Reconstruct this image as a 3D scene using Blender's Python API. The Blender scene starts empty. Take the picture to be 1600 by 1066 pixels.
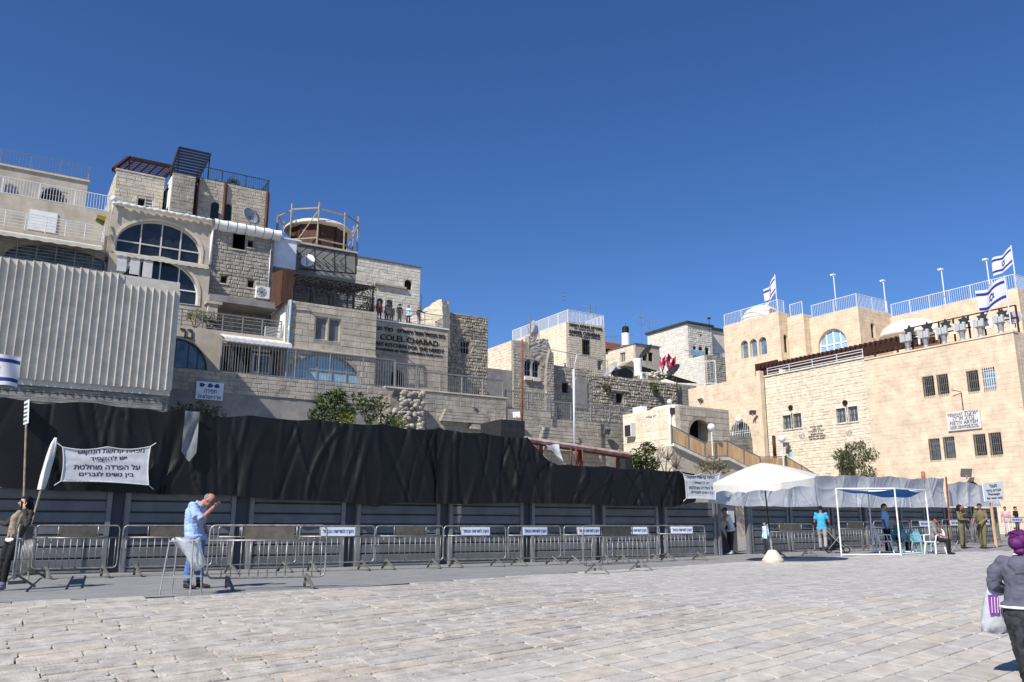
import bpy, bmesh, math, random
import numpy as np
from mathutils import Vector, Matrix, kdtree
from mathutils.geometry import tessellate_polygon
R = math.radians
rnd = random.Random(7)
SC = bpy.context.scene
COL = SC.collection

# ---------------------------------------------------------------- camera
F_PX, IMW, IMH = 1295.0, 1600.0, 1066.0
PITCH = math.atan(292 / F_PX)
YAW = R(31.7)              # world X runs along the hoarding, world Y away from it
CZ = 1.05
cam_d = bpy.data.cameras.new('camera')
cam = bpy.data.objects.new('camera', cam_d)
COL.objects.link(cam)
cam.location = (0, 0, CZ)
cam.rotation_euler = (R(90) + PITCH, 0, -YAW)
cam_d.sensor_width = 22.3
cam_d.lens = 22.3 * F_PX / IMW
cam_d.clip_start = 0.1
cam_d.clip_end = 6000
SC.camera = cam

# ---------------------------------------------------------------- sky, sun, exposure
SUN_EL = 43.0
SUN_DIR = Vector((-0.93, -0.37, 0)).normalized()      # horizontal direction towards the sun
world = bpy.data.worlds.new('World')
SC.world = world
world.use_nodes = True
wn = world.node_tree.nodes
bg = wn['Background']
sky = wn.new('ShaderNodeTexSky')
sky.sky_type = 'NISHITA'
sky.sun_disc = False
sky.sun_elevation = R(SUN_EL)
sky.sun_rotation = math.atan2(SUN_DIR.x, SUN_DIR.y)
sky.altitude = 1800
sky.air_density = 1.0
sky.dust_density = 0.6
sky.ozone_density = 5.0
hs = wn.new('ShaderNodeHueSaturation')
hs.inputs['Saturation'].default_value = 1.17
hs.inputs['Hue'].default_value = 0.508
world.node_tree.links.new(sky.outputs[0], hs.inputs['Color'])
world.node_tree.links.new(hs.outputs[0], bg.inputs[0])
bg.inputs[1].default_value = 0.1
sun_d = bpy.data.lights.new('sun', 'SUN')
sun_d.energy = 4.8
sun_d.angle = R(0.53)
sun_d.color = (1.0, 0.955, 0.88)
sun = bpy.data.objects.new('sun', sun_d)
COL.objects.link(sun)
_tow = Vector((SUN_DIR.x * math.cos(R(SUN_EL)), SUN_DIR.y * math.cos(R(SUN_EL)), math.sin(R(SUN_EL))))
sun.rotation_euler = _tow.to_track_quat('Z', 'Y').to_euler()
sun.location = (-30, -10, 60)
vs = SC.view_settings
vs.view_transform = 'Standard'
vs.look = 'None'
vs.exposure = 0.42
vs.gamma = 1.0
vs.use_curve_mapping = False
SC.cycles.max_bounces = 6

# ---------------------------------------------------------------- measuring helpers (photo point -> a point on a real plane)
def ray(px, py):
    u = (px - 800) / F_PX; v = (533 - py) / F_PX
    x = u; y = math.cos(PITCH) - v * math.sin(PITCH); z = math.sin(PITCH) + v * math.cos(PITCH)
    c, s = math.cos(YAW), math.sin(YAW)
    return Vector((x * c + y * s, -x * s + y * c, z))
def onY(px, py, Y):
    r = ray(px, py); t = Y / r.y
    return Vector((r.x * t, Y, CZ + r.z * t))
def onX(px, py, X):
    r = ray(px, py); t = X / r.x
    return Vector((X, r.y * t, CZ + r.z * t))
def sp(x):
    return x if x > 20 else math.log(1 + math.exp(x))
def gz(x, y):
    d = .525 * x + .851 * y
    return -.075 * sp((13.6 - d) * 1.2) / 1.2 + .0175 * sp((min(x, 80) - 19) * .6) / .6
def onG(px, py):
    r = ray(px, py); t = 1.0
    for i in range(60):
        p = r * t
        z = gz(p.x, p.y)
        t += ((z - CZ) / r.z - t) * .6
    p = r * t
    return Vector((p.x, p.y, gz(p.x, p.y)))

# ---------------------------------------------------------------- materials
MATS = {}
def nd(nt, t, **k):
    n = nt.nodes.new(t)
    for a, b in k.items():
        setattr(n, a, b)
    return n
def mat(name, col, rough=.8, var=.12, scale=3.0, bump=0.0, bscale=25.0, island=0.0, metal=0.0, spec=.3, stain=0.0, stretch=(1, 1, 1), col2=None,
        trans=0.0, stcol=(.05, .045, .04), spots=0.0):
    m = bpy.data.materials.new(name); m.use_nodes = True
    MATS[name] = m
    nt = m.node_tree; L = nt.links.new
    b = nt.nodes['Principled BSDF']
    b.inputs['Roughness'].default_value = rough
    b.inputs['Metallic'].default_value = metal
    b.inputs['Specular IOR Level'].default_value = spec
    tc = nd(nt, 'ShaderNodeNewGeometry')
    mp = nd(nt, 'ShaderNodeMapping'); mp.inputs['Scale'].default_value = stretch
    L(tc.outputs['Position'], mp.inputs[0])
    nz = nd(nt, 'ShaderNodeTexNoise'); nz.inputs['Scale'].default_value = scale; nz.inputs['Detail'].default_value = 6; nz.inputs['Roughness'].default_value = .65
    L(mp.outputs[0], nz.inputs['Vector'])
    rp = nd(nt, 'ShaderNodeValToRGB')
    c2 = col2 or tuple(c * (1 - 2.2 * var) for c in col)
    rp.color_ramp.elements[0].position = .33; rp.color_ramp.elements[1].position = .67
    rp.color_ramp.elements[0].color = (*c2, 1)
    rp.color_ramp.elements[1].color = (*[min(1, c * (1 + var)) for c in col], 1)
    L(nz.outputs[0], rp.inputs[0])
    out = rp.outputs[0]
    if island:
        mr = nd(nt, 'ShaderNodeMapRange'); mr.inputs['To Min'].default_value = 1 - island; mr.inputs['To Max'].default_value = 1 + island * .75
        L(tc.outputs['Random Per Island'], mr.inputs[0])
        mx = nd(nt, 'ShaderNodeMix', data_type='RGBA', blend_type='MULTIPLY'); mx.inputs[0].default_value = 1
        L(out, mx.inputs[6]); L(mr.outputs[0], mx.inputs[7]); out = mx.outputs[2]
    if stain:
        n2 = nd(nt, 'ShaderNodeTexNoise'); n2.inputs['Scale'].default_value = .55; n2.inputs['Detail'].default_value = 8; n2.inputs['Roughness'].default_value = .7
        m2 = nd(nt, 'ShaderNodeMapping'); m2.inputs['Scale'].default_value = (1, 1, .45)
        L(tc.outputs['Position'], m2.inputs[0]); L(m2.outputs[0], n2.inputs['Vector'])
        mr2 = nd(nt, 'ShaderNodeMapRange'); mr2.inputs['From Min'].default_value = .52; mr2.inputs['From Max'].default_value = .78; mr2.inputs['To Max'].default_value = stain
        L(n2.outputs[0], mr2.inputs[0])
        mx = nd(nt, 'ShaderNodeMix', data_type='RGBA', blend_type='MIX'); mx.inputs[7].default_value = (*stcol, 1)
        L(mr2.outputs[0], mx.inputs[0]); L(out, mx.inputs[6]); out = mx.outputs[2]
        n5 = nd(nt, 'ShaderNodeTexNoise'); n5.inputs['Scale'].default_value = 1.0; n5.inputs['Detail'].default_value = 6; n5.inputs['Roughness'].default_value = .6
        m5 = nd(nt, 'ShaderNodeMapping'); m5.inputs['Scale'].default_value = (1.5, 1.5, .14)
        L(tc.outputs['Position'], m5.inputs[0]); L(m5.outputs[0], n5.inputs['Vector'])
        mr5 = nd(nt, 'ShaderNodeMapRange'); mr5.inputs['From Min'].default_value = .54; mr5.inputs['From Max'].default_value = .75; mr5.inputs['To Max'].default_value = stain * .7
        L(n5.outputs[0], mr5.inputs[0])
        mx = nd(nt, 'ShaderNodeMix', data_type='RGBA', blend_type='MIX'); mx.inputs[7].default_value = (*stcol, 1)
        L(mr5.outputs[0], mx.inputs[0]); L(out, mx.inputs[6]); out = mx.outputs[2]
    if spots:
        vo = nd(nt, 'ShaderNodeTexVoronoi'); vo.inputs['Scale'].default_value = 2.6
        L(tc.outputs['Position'], vo.inputs['Vector'])
        n4 = nd(nt, 'ShaderNodeTexNoise'); n4.inputs['Scale'].default_value = 30; n4.inputs['Detail'].default_value = 3
        L(tc.outputs['Position'], n4.inputs['Vector'])
        ad = nd(nt, 'ShaderNodeMath', operation='MULTIPLY_ADD'); ad.inputs[1].default_value = .09; L(n4.outputs[0], ad.inputs[0]); L(vo.outputs['Distance'], ad.inputs[2])
        m4 = nd(nt, 'ShaderNodeMapRange'); m4.inputs['From Min'].default_value = .075; m4.inputs['From Max'].default_value = .10; m4.inputs['To Min'].default_value = spots; m4.inputs['To Max'].default_value = 0
        L(ad.outputs[0], m4.inputs[0])
        mx = nd(nt, 'ShaderNodeMix', data_type='RGBA', blend_type='MIX'); mx.inputs[7].default_value = (.13, .12, .11, 1)
        L(m4.outputs[0], mx.inputs[0]); L(out, mx.inputs[6]); out = mx.outputs[2]
    L(out, b.inputs['Base Color'])
    if trans:
        b.inputs['Transmission Weight'].default_value = 0
        tr = nd(nt, 'ShaderNodeBsdfTranslucent'); L(out, tr.inputs[0])
        ms = nd(nt, 'ShaderNodeMixShader'); ms.inputs[0].default_value = trans
        L(b.outputs[0], ms.inputs[1]); L(tr.outputs[0], ms.inputs[2])
        L(ms.outputs[0], nt.nodes['Material Output'].inputs[0])
    if bump:
        n3 = nd(nt, 'ShaderNodeTexNoise'); n3.inputs['Scale'].default_value = bscale; n3.inputs['Detail'].default_value = 6
        L(mp.outputs[0], n3.inputs['Vector'])
        bp = nd(nt, 'ShaderNodeBump'); bp.inputs['Strength'].default_value = bump; bp.inputs['Distance'].default_value = .03
        L(n3.outputs[0], bp.inputs['Height']); L(bp.outputs[0], b.inputs['Normal'])
    return m

mat('stone_grey', (.385, .355, .305), .9, .16, 1.6, .5, 14, .11, stain=.5)
mat('stone_grey_core', (.32, .29, .245), .95, .15, 2, .5, 14, stain=.4)
mat('stone_light', (.58, .52, .42), .9, .1, 1.8, .4, 14, .1, stain=.22, stcol=(.2, .17, .13))
mat('stone_light_core', (.47, .42, .34), .9, .1, 1.8, .4, 14, stain=.2)
mat('stone_beige', (.47, .415, .335), .9, .13, 1.6, .4, 14, .09, stain=.3, stcol=(.12, .1, .08))
mat('stone_beige_core', (.42, .37, .30), .9, .12, 1.6, .4, 14, stain=.3)
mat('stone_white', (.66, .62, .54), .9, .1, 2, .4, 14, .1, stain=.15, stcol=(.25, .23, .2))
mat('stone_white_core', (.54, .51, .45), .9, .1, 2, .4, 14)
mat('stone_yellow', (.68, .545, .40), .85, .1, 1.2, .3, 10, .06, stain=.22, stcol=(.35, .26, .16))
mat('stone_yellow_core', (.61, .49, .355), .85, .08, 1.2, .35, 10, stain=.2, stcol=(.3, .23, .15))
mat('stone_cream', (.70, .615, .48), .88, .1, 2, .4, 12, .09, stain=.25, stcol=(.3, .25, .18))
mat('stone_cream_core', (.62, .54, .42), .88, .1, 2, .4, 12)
mat('rubble', (.40, .36, .30), .95, .22, 2.2, .8, 9, .2, stain=.45)
mat('rubble_core', (.26, .23, .185), .95, .2, 2.2, .8, 9, stain=.4)
mat('plaster', (.50, .44, .355), .9, .1, 1.2, .2, 18, stain=.35, stcol=(.16, .14, .12))
mat('plaster_grey', (.27, .26, .245), .9, .12, 1.2, .2, 18, stain=.45, stcol=(.1, .1, .1))
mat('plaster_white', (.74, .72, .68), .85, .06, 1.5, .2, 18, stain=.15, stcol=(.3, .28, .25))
mat('concrete', (.27, .265, .25), .95, .25, 2.5, .6, 12, stain=.5, stretch=(.5, .5, 3))
mat('roof_dark', (.05, .05, .05), .9, .2)
mat('paving', (.45, .43, .40), .8, .12, 4.5, .4, 45, .09, stain=.16, stcol=(.22, .19, .15))
mat('paving_old', (.44, .41, .375), .85, .16, 5, .6, 38, .12, stain=.25, stcol=(.24, .17, .12))
mat('mortar', (.29, .275, .25), .95, .2, 8, .5, 60)
mat('pavement', (.26, .258, .256), .9, .14, 5, .5, 60, stretch=(.25, 1.6, 1), stain=.35, stcol=(.16, .16, .16))
mat('hoarding', (.135, .139, .150), .45, .14, 1.5, .06, 30, .1, spec=.5, stain=.3, stcol=(.09, .095, .105))
mat('hoarding_post', (.19, .195, .205), .42, .12, 2, spec=.5)
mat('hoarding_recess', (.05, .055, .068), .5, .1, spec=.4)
mat('black_cloth', (.004, .004, .0044), .5, .25, 2, .25, 60, spec=.35, stain=.35, stcol=(.010, .0098, .0096))
mat('grey_tarp', (.62, .63, .66), .24, .07, 1.5, spec=.6, trans=.3)
mat('white_vinyl', (.66, .67, .70), .4, .06, 3, .25, 6, spec=.5, trans=.1)
mat('galvanised', (.40, .40, .41), .45, .15, 8, metal=.55, spec=.5)
mat('galv_dull', (.20, .19, .175), .6, .2, 6, metal=.3)
mat('barrier_steel', (.34, .33, .32), .45, .22, 9, metal=.6, spec=.5)
mat('barrier_plate', (.115, .105, .088), .65, .15, 6, metal=.2)
mat('steel_dark', (.03, .03, .032), .55, .2, 5)
mat('rail_grey', (.235, .235, .24), .55, .12, 4, metal=.3)
mat('rail_white', (.62, .635, .65), .5, .05, 4)
mat('white_paint', (.78, .78, .77), .5, .05, 3)
mat('sheet_metal', (.57, .53, .465), .4, .08, 2.5, .05, 10, metal=.0, spec=.5, stain=.15, stcol=(.25, .23, .21))
mat('glass_dark', (.030, .034, .040), .06, .1, .7, spec=.6, col2=(.008, .010, .014))
mat('glass_blue', (.15, .22, .28), .12, .2, .9, spec=.6, col2=(.05, .085, .12))
mat('glass_sky', (.30, .46, .58), .12, .1, 1.0, spec=.6)
mat('shade_panel', (.16, .165, .17), .6, .1, 2)
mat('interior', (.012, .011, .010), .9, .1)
mat('window_frame', (.55, .53, .5), .6, .08)
mat('frame_dark', (.10, .09, .08), .6, .1)
mat('awning', (.62, .585, .52), .8, .1, 3, .15, 20, trans=.15, stain=.2, stcol=(.3, .26, .2))
mat('clear_plastic', (.26, .27, .29), .3, .1, 4, spec=.5, trans=.3)
mat('white_awning', (.74, .73, .71), .7, .05, 3, trans=.15)
mat('wood_orange', (.62, .40, .21), .65, .14, 3, .1, 30, .16, stretch=(1, 1, .15))
mat('wood_brown', (.085, .04, .025), .7, .2, 4, .2, 20, .15, stretch=(1, 1, .2))
mat('wood_raw', (.36, .29, .21), .8, .2, 5, .2, 20, .15)
mat('red_brown', (.055, .018, .014), .6, .2, 4)
mat('rust', (.24, .075, .04), .85, .3, 6, .3, 30)
mat('rust_white', (.50, .42, .38), .8, .3, 2.2, .3, 30, col2=(.25, .05, .035))
mat('slat_dark', (.022, .020, .022), .6, .2, 4)
mat('leaf', (.07, .105, .03), .7, .3, 3, island=.45, spec=.2, trans=.3)
mat('leaf_yellow', (.24, .27, .05), .7, .2, 3, island=.35, spec=.2, trans=.3)
mat('leaf_olive', (.125, .145, .07), .7, .25, 3, island=.4, spec=.2, trans=.3)
mat('twig', (.14, .11, .08), .9, .2, 5)
mat('grass_dry', (.20, .17, .10), .9, .2, 5, island=.4)
mat('terracotta', (.36, .13, .08), .8, .15, 5)
mat('flag_white', (.80, .80, .82), .75, .04, 3, trans=.3)
mat('flag_blue', (.035, .05, .28), .75, .05, 3, trans=.3)
mat('flag_yellow', (.62, .45, .03), .7, .1, 3, trans=.2)
mat('text_black', (.018, .018, .02), .6, .05)
mat('text_blue', (.03, .06, .22), .6, .05)
mat('text_steel', (.055, .05, .045), .6, .05)
mat('sign_white', (.66, .70, .78), .5, .05, 2)
mat('sign_board', (.60, .58, .58), .5, .06, 2)
mat('umbrella_cloth', (.80, .79, .74), .8, .04, 3, .1, 14, trans=.35, stain=.1, stcol=(.5, .46, .38))
mat('pole_black', (.015, .015, .015), .4, .1)
mat('blue_fabric', (.02, .10, .32), .8, .1, 3, trans=.3)
mat('plastic_white', (.78, .78, .77), .4, .03)
mat('plastic_teal', (.20, .42, .48), .4, .06)
mat('plastic_bag', (.70, .72, .75), .3, .08, 8, .5, 12, spec=.5, trans=.4)
mat('purple_print', (.20, .04, .30), .5, .05)
mat('green_banner', (.50, .60, .30), .7, .08)
mat('red_cloth', (.55, .03, .06), .8, .15, 4, .2, 8, trans=.2)
mat('tank_black', (.012, .012, .013), .5, .1)
mat('dish', (.33, .33, .34), .5, .1)
mat('star_metal', (.06, .07, .07), .4, .15, metal=.5)
mat('lamp_glass', (.62, .66, .66), .15, .06, 6, spec=.6, trans=.3)
mat('globe_white', (.82, .82, .80), .35, .03, trans=.2)
mat('dome_white', (.74, .67, .56), .85, .06, 2, .2, 14)
# people
for k, c in dict(skin=(.40, .235, .165), skin_tan=(.29, .155, .10), skin_dark=(.13, .075, .05), skin_pale=(.50, .33, .26), skin_red=(.42, .20, .15)).items():
    mat(k, c, .55, .06, 12, spec=.35)
for k, c in dict(shirt_blue=(.34, .46, .70), shirt_light=(.50, .68, .82), shirt_turq=(.05, .40, .66), shirt_sky=(.30, .52, .80), shirt_white=(.72, .72, .74), jeans=(.10, .17, .36),
                 trousers_black=(.012, .012, .016), trousers_navy=(.022, .026, .045), trousers_grey=(.36, .33, .34), trousers_dark=(.03, .03, .035), khaki=(.155, .135, .07),
                 khaki_dark=(.09, .085, .045), jacket_dark=(.045, .042, .035), blouse_tan=(.30, .24, .17), hoodie=(.105, .105, .145), hoodie_trim=(.75, .75, .75), skirt=(.028, .028, .034),
                 black_cloth_wear=(.012, .012, .014), shoe_black=(.012, .011, .01), shoe_brown=(.045, .03, .022), shoe_grey=(.16, .16, .20), shoe_white=(.72, .72, .72), red_wear=(.28, .02, .02),
                 pink_wear=(.60, .35, .38), olive_wear=(.06, .06, .04), grey_wear=(.22, .22, .24), hair_black=(.008, .007, .007), hair_brown=(.03, .018, .012), hair_grey=(.2, .2, .2), teal_wear=(.05, .2, .22)).items():
    mat(k, c, .85, .10, 9, .35, 22)
def _scarf():
    m = mat('scarf_purple', (.105, .012, .11), .6, .3, 9, .6, 14)
    return m
_scarf()
def _camo():
    m = mat('skirt_print', (.03, .03, .036), .85, .6, 16, .2, 30, col2=(.010, .010, .012))
_camo()

# ---------------------------------------------------------------- mesh building
ORG = {}
class MB:
    def __init__(s):
        s.v = []; s.f = []; s.m = []
    def add(s, vs, fs, mi=0):
        o = len(s.v)
        s.v.extend([tuple(p) for p in vs])
        for f in fs:
            s.f.append(tuple(i + o for i in f)); s.m.append(mi)
        return s
    def box(s, a, b, mi=0):
        x0, y0, z0 = a; x1, y1, z1 = b
        return s.add([(x0, y0, z0), (x1, y0, z0), (x1, y1, z0), (x0, y1, z0), (x0, y0, z1), (x1, y0, z1), (x1, y1, z1), (x0, y1, z1)],
                     [(3, 2, 1, 0), (4, 5, 6, 7), (0, 1, 5, 4), (1, 2, 6, 5), (2, 3, 7, 6), (3, 0, 4, 7)], mi)
    def bar(s, p, q, w, h=None, mi=0, up=(0, 0, 1)):
        p = Vector(p); q = Vector(q); t = (q - p)
        if t.length < 1e-6: return s
        t.normalize(); h = h or w
        u = Vector(up)
        if abs(t.dot(u)) > .97: u = Vector((1, 0, 0))
        a = t.cross(u).normalized() * (w / 2); b = a.cross(t).normalized() * (h / 2)
        vs = [p - a - b, p + a - b, p + a + b, p - a + b, q - a - b, q + a - b, q + a + b, q - a + b]
        return s.add(vs, [(0, 1, 2, 3), (7, 6, 5, 4), (0, 4, 5, 1), (1, 5, 6, 2), (2, 6, 7, 3), (3, 7, 4, 0)], mi)
    def tube(s, pts, r, n=6, mi=0, closed=False, cap=True):
        pts = [Vector(p) for p in pts]; rs = r if isinstance(r, (list, tuple)) else [r] * len(pts)
        k = len(pts); rings = []; last = None
        for i, p in enumerate(pts):
            if closed: t = pts[(i + 1) % k] - pts[i - 1]
            else: t = pts[min(i + 1, k - 1)] - pts[max(i - 1, 0)]
            t.normalize()
            if last is None:
                u = Vector((0, 0, 1)) if abs(t.z) < .9 else Vector((1, 0, 0))
            else: u = last
            a = (u - t * u.dot(t)).normalized(); last = a; b = t.cross(a)
            rings.append([p + (a * math.cos(2 * math.pi * j / n) + b * math.sin(2 * math.pi * j / n)) * rs[i] for j in range(n)])
        vs = [q for g in rings for q in g]; fs = []
        for i in range(k if closed else k - 1):
            for j in range(n):
                a0 = i * n + j; a1 = i * n + (j + 1) % n; b0 = ((i + 1) % k) * n + j; b1 = ((i + 1) % k) * n + (j + 1) % n
                fs.append((a0, a1, b1, b0))
        if cap and not closed:
            fs.append(tuple(range(n))[::-1]); fs.append(tuple((k - 1) * n + j for j in range(n)))
        return s.add(vs, fs, mi)
    def lathe(s, c, prof, n=16, mi=0):
        c = Vector(c); vs = []; fs = []
        for (r, z) in prof:
            for j in range(n):
                a = 2 * math.pi * j / n
                vs.append(c + Vector((r * math.cos(a), r * math.sin(a), z)))
        for i in range(len(prof) - 1):
            for j in range(n):
                fs.append((i * n + j, i * n + (j + 1) % n, (i + 1) * n + (j + 1) % n, (i + 1) * n + j))
        fs.append(tuple(range(n))[::-1]); fs.append(tuple((len(prof) - 1) * n + j for j in range(n)))
        return s.add(vs, fs, mi)
    def sphere(s, c, r, n=12, m=8, mi=0):
        r3 = r if isinstance(r, (tuple, list)) else (r, r, r)
        vs = []; fs = []
        for i in range(m + 1):
            th = math.pi * i / m
            for j in range(n):
                a = 2 * math.pi * j / n
                vs.append((c[0] + r3[0] * math.sin(th) * math.cos(a), c[1] + r3[1] * math.sin(th) * math.sin(a), c[2] + r3[2] * math.cos(th)))
        for i in range(m):
            for j in range(n):
                fs.append((i * n + j, (i + 1) * n + j, (i + 1) * n + (j + 1) % n, i * n + (j + 1) % n))
        return s.add(vs, fs, mi)
    def prism(s, poly, pt, o0, o1, mi=0, holes=()):
        """poly (u,z) extruded between offsets o0..o1 through the plane map pt(u,z,o)"""
        loops = [poly] + list(holes)
        tri = tessellate_polygon([[Vector((u, z, 0)) for u, z in lp] for lp in loops])
        flat = [q for lp in loops for q in lp]
        n = len(flat)
        vs = [pt(u, z, o0) for u, z in flat] + [pt(u, z, o1) for u, z in flat]
        fs = [tuple(t) for t in tri] + [tuple(i + n for i in t)[::-1] for t in tri]
        o = 0
        for lp in loops:
            k = len(lp)
            for i in range(k):
                a, b = o + i, o + (i + 1) % k
                fs.append((a, b, b + n, a + n))
            o += k
        return s.add(vs, fs, mi)
    def mesh(s, name, mats, org=(0, 0, 0), smooth=False):
        me = bpy.data.meshes.new(name)
        ox, oy, oz = org
        me.from_pydata([(x - ox, y - oy, z - oz) for x, y, z in s.v], [], s.f)
        ms = mats if isinstance(mats, (list, tuple)) else [mats]
        for k in ms: me.materials.append(MATS[k])
        if len(ms) > 1: me.polygons.foreach_set('material_index', s.m)
        if smooth: me.polygons.foreach_set('use_smooth', [True] * len(me.polygons))
        me.update()
        return me
    def build(s, name, mats, parent=None, smooth=False, local=False, **tags):
        if parent is not None:
            org = (0, 0, 0) if local else ORG[parent.name]
            o = bpy.data.objects.new(name, s.mesh(name, mats, org, smooth))
            COL.objects.link(o); o.parent = parent
            ORG[o.name] = org
        else:
            xs = [v[0] for v in s.v]; ys = [v[1] for v in s.v]; zs = [v[2] for v in s.v]
            org = ((min(xs) + max(xs)) / 2, (min(ys) + max(ys)) / 2, min(zs))
            if local: org = (0, 0, 0)
            o = bpy.data.objects.new(name, s.mesh(name, mats, org, smooth))
            o.location = org
            COL.objects.link(o); ORG[o.name] = org
        tag(o, **tags)
        return o
def tag(o, label=None, cat=None, group=None, kind=None):
    if label: o['label'] = label
    if cat: o['category'] = cat
    if group: o['group'] = group
    if kind: o['kind'] = kind
    return o
def thing(name, label, cat, loc=(0, 0, 0), rz=0, group=None):
    o = bpy.data.objects.new(name, None)
    o.empty_display_size = .2
    o.location = loc; o.rotation_euler = (0, 0, rz)
    COL.objects.link(o); ORG[o.name] = tuple(loc)
    return tag(o, label, cat, group)
def inst(name, me, parent, loc=(0, 0, 0), rz=0):
    o = bpy.data.objects.new(name, me)
    COL.objects.link(o); o.parent = parent; o.location = loc; o.rotation_euler = (0, 0, rz)
    ORG[o.name] = (0, 0, 0)
    return o
def copy_tree(o, parent=None):
    c = o.copy(); COL.objects.link(c); c.parent = parent
    ORG[c.name] = ORG.get(o.name, (0, 0, 0))
    for ch in list(o.children): copy_tree(ch, c)
    return c

# ---------------------------------------------------------------- walls, windows
def plane(ax, c):
    if ax == 'Y': return lambda u, z, o=0.: (u, c + o, z)
    return lambda u, z, o=0.: (c + o, u, z)
def pxuz(ax, c, px, py):
    p = onY(px, py, c) if ax == 'Y' else onX(px, py, c)
    return (p.x if ax == 'Y' else p.y, p.z)
def pxrect(ax, c, x0, y0, x1, y1):
    """photo rectangle -> (u0,u1,z0,z1) on that plane"""
    xm, ym = (x0 + x1) / 2, (y0 + y1) / 2
    ua = pxuz(ax, c, x0, ym)[0]; ub = pxuz(ax, c, x1, ym)[0]
    za = pxuz(ax, c, xm, y1)[1]; zb = pxuz(ax, c, xm, y0)[1]
    return min(ua, ub), max(ua, ub), min(za, zb), max(za, zb)
def rectpoly(u0, u1, z0, z1): return [(u0, z0), (u1, z0), (u1, z1), (u0, z1)]
def archpoly(u0, u1, z0, z1, spring=None, n=12):
    if spring is None: spring = max(z0, z1 - (u1 - u0) / 2)
    pts = [(u0, z0), (u1, z0)]
    cu = (u0 + u1) / 2; a = (u1 - u0) / 2; h = z1 - spring
    for i in range(n + 1):
        t = math.pi * i / n
        pts.append((cu + a * math.cos(t), spring + h * math.sin(t)))
    return pts
def _band(poly, z0, z1):
    us = []
    n = len(poly)
    for i in range(n):
        (ua, za), (ub, zb) = poly[i], poly[(i + 1) % n]
        if z0 <= za <= z1: us.append(ua)
        for zz in (z0, z1):
            if (za - zz) * (zb - zz) < 0: us.append(ua + (ub - ua) * (zz - za) / (zb - za))
    return (min(us), max(us)) if us else None
def _zat(poly, u):
    zs = []
    n = len(poly)
    for i in range(n):
        (ua, za), (ub, zb) = poly[i], poly[(i + 1) % n]
        if (ua - u) * (ub - u) <= 0 and ua != ub: zs.append(za + (zb - za) * (u - ua) / (ub - ua))
    return (min(zs), max(zs)) if zs else None
def blocks(mb, pt, outline, openings, bl, bh, depth=.022, gap=.016, jit=.25, rough=0.0, margin=.06, rg=None):
    rg = rg or rnd
    z0 = min(p[1] for p in outline); z1 = max(p[1] for p in outline)
    z = z0
    while z < z1 - .05:
        h = bh * (1 + rg.uniform(-jit, jit) * .6)
        zt = min(z + h, z1)
        if z1 - zt < bh * .4: zt = z1
        b = _band(outline, z + (zt - z) * .1, zt - (zt - z) * .1)
        if b:
            segs = [b]
            for op in openings:
                ib = _band(op, z, zt)
                zlo = min(p[1] for p in op); zhi = max(p[1] for p in op)
                if ib is None:
                    if zlo < z and zhi > zt: ib = (min(p[0] for p in op), max(p[0] for p in op))
                    else: continue
                ns = []
                for (a, c) in segs:
                    lo, hi = ib[0] - margin, ib[1] + margin
                    if hi <= a or lo >= c: ns.append((a, c)); continue
                    if lo - a > .08: ns.append((a, lo))
                    if c - hi > .08: ns.append((hi, c))
                segs = ns
            for (a, c) in segs:
                u = a; first = True
                while u < c - .02:
                    ln = bl * (1 + rg.uniform(-jit, jit) * 1.6)
                    if first: ln *= rg.uniform(.4, 1); first = False
                    ue = min(u + ln, c)
                    if c - ue < bl * .3: ue = c
                    g = gap / 2; d = depth * rg.uniform(.5, 1.3)
                    if rg.random() < .04: d *= .2
                    ins = min(.35 * (ue - u), d * .6 + .01, .3 * (zt - z))
                    j = lambda: rg.uniform(-rough, rough)
                    A = [(u + g + j(), z + g + j()), (ue - g + j(), z + g + j()), (ue - g + j(), zt - g + j()), (u + g + j(), zt - g + j())]
                    B = [(A[0][0] + ins, A[0][1] + ins), (A[1][0] - ins, A[1][1] + ins), (A[2][0] - ins, A[2][1] - ins), (A[3][0] + ins, A[3][1] - ins)]
                    vs = [pt(*q, .01) for q in A] + [pt(q[0], q[1], -d * rg.uniform(.75, 1.2)) for q in B]
                    mb.add(vs, [(4, 5, 6, 7), (0, 1, 5, 4), (1, 2, 6, 5), (2, 3, 7, 6), (3, 0, 4, 7)])
                    u = ue
        z = zt
def wall(parent, name, ax, c, outline, openings=(), stone='stone_grey', bl=None, thick=.4, core=None, **kw):
    """solid wall slab with real openings; courses of stone proud of it when bl=(length,height)"""
    pt = plane(ax, c)
    m = MB(); m.prism(outline, pt, 0, thick, holes=openings)
    o = m.build(name, core or (stone + '_core' if bl and stone + '_core' in MATS else stone), parent)
    if bl:
        b = MB(); blocks(b, pt, outline, openings, bl[0], bl[1], **kw)
        b.build('stone_courses', stone, o, kind='stuff')
    return o
def shell(parent, name, x0, x1, y0, y1, z0, z1, m='plaster_grey', front=False, left=False):
    """the building's body behind its front walls"""
    b = MB(); b.box((x0, y0, z0), (x1, y1, z1))
    return b.build(name, m, parent)
def shrink(poly, w):
    us = [p[0] for p in poly]; zs = [p[1] for p in poly]
    cu, cz = (min(us) + max(us)) / 2, (min(zs) + max(zs)) / 2
    fu = max(.05, 1 - 2 * w / (max(us) - min(us))); fz = max(.05, 1 - 2 * w / (max(zs) - min(zs)))
    return [(cu + (u - cu) * fu, cz + (z - cz) * fz) for u, z in poly]
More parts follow.
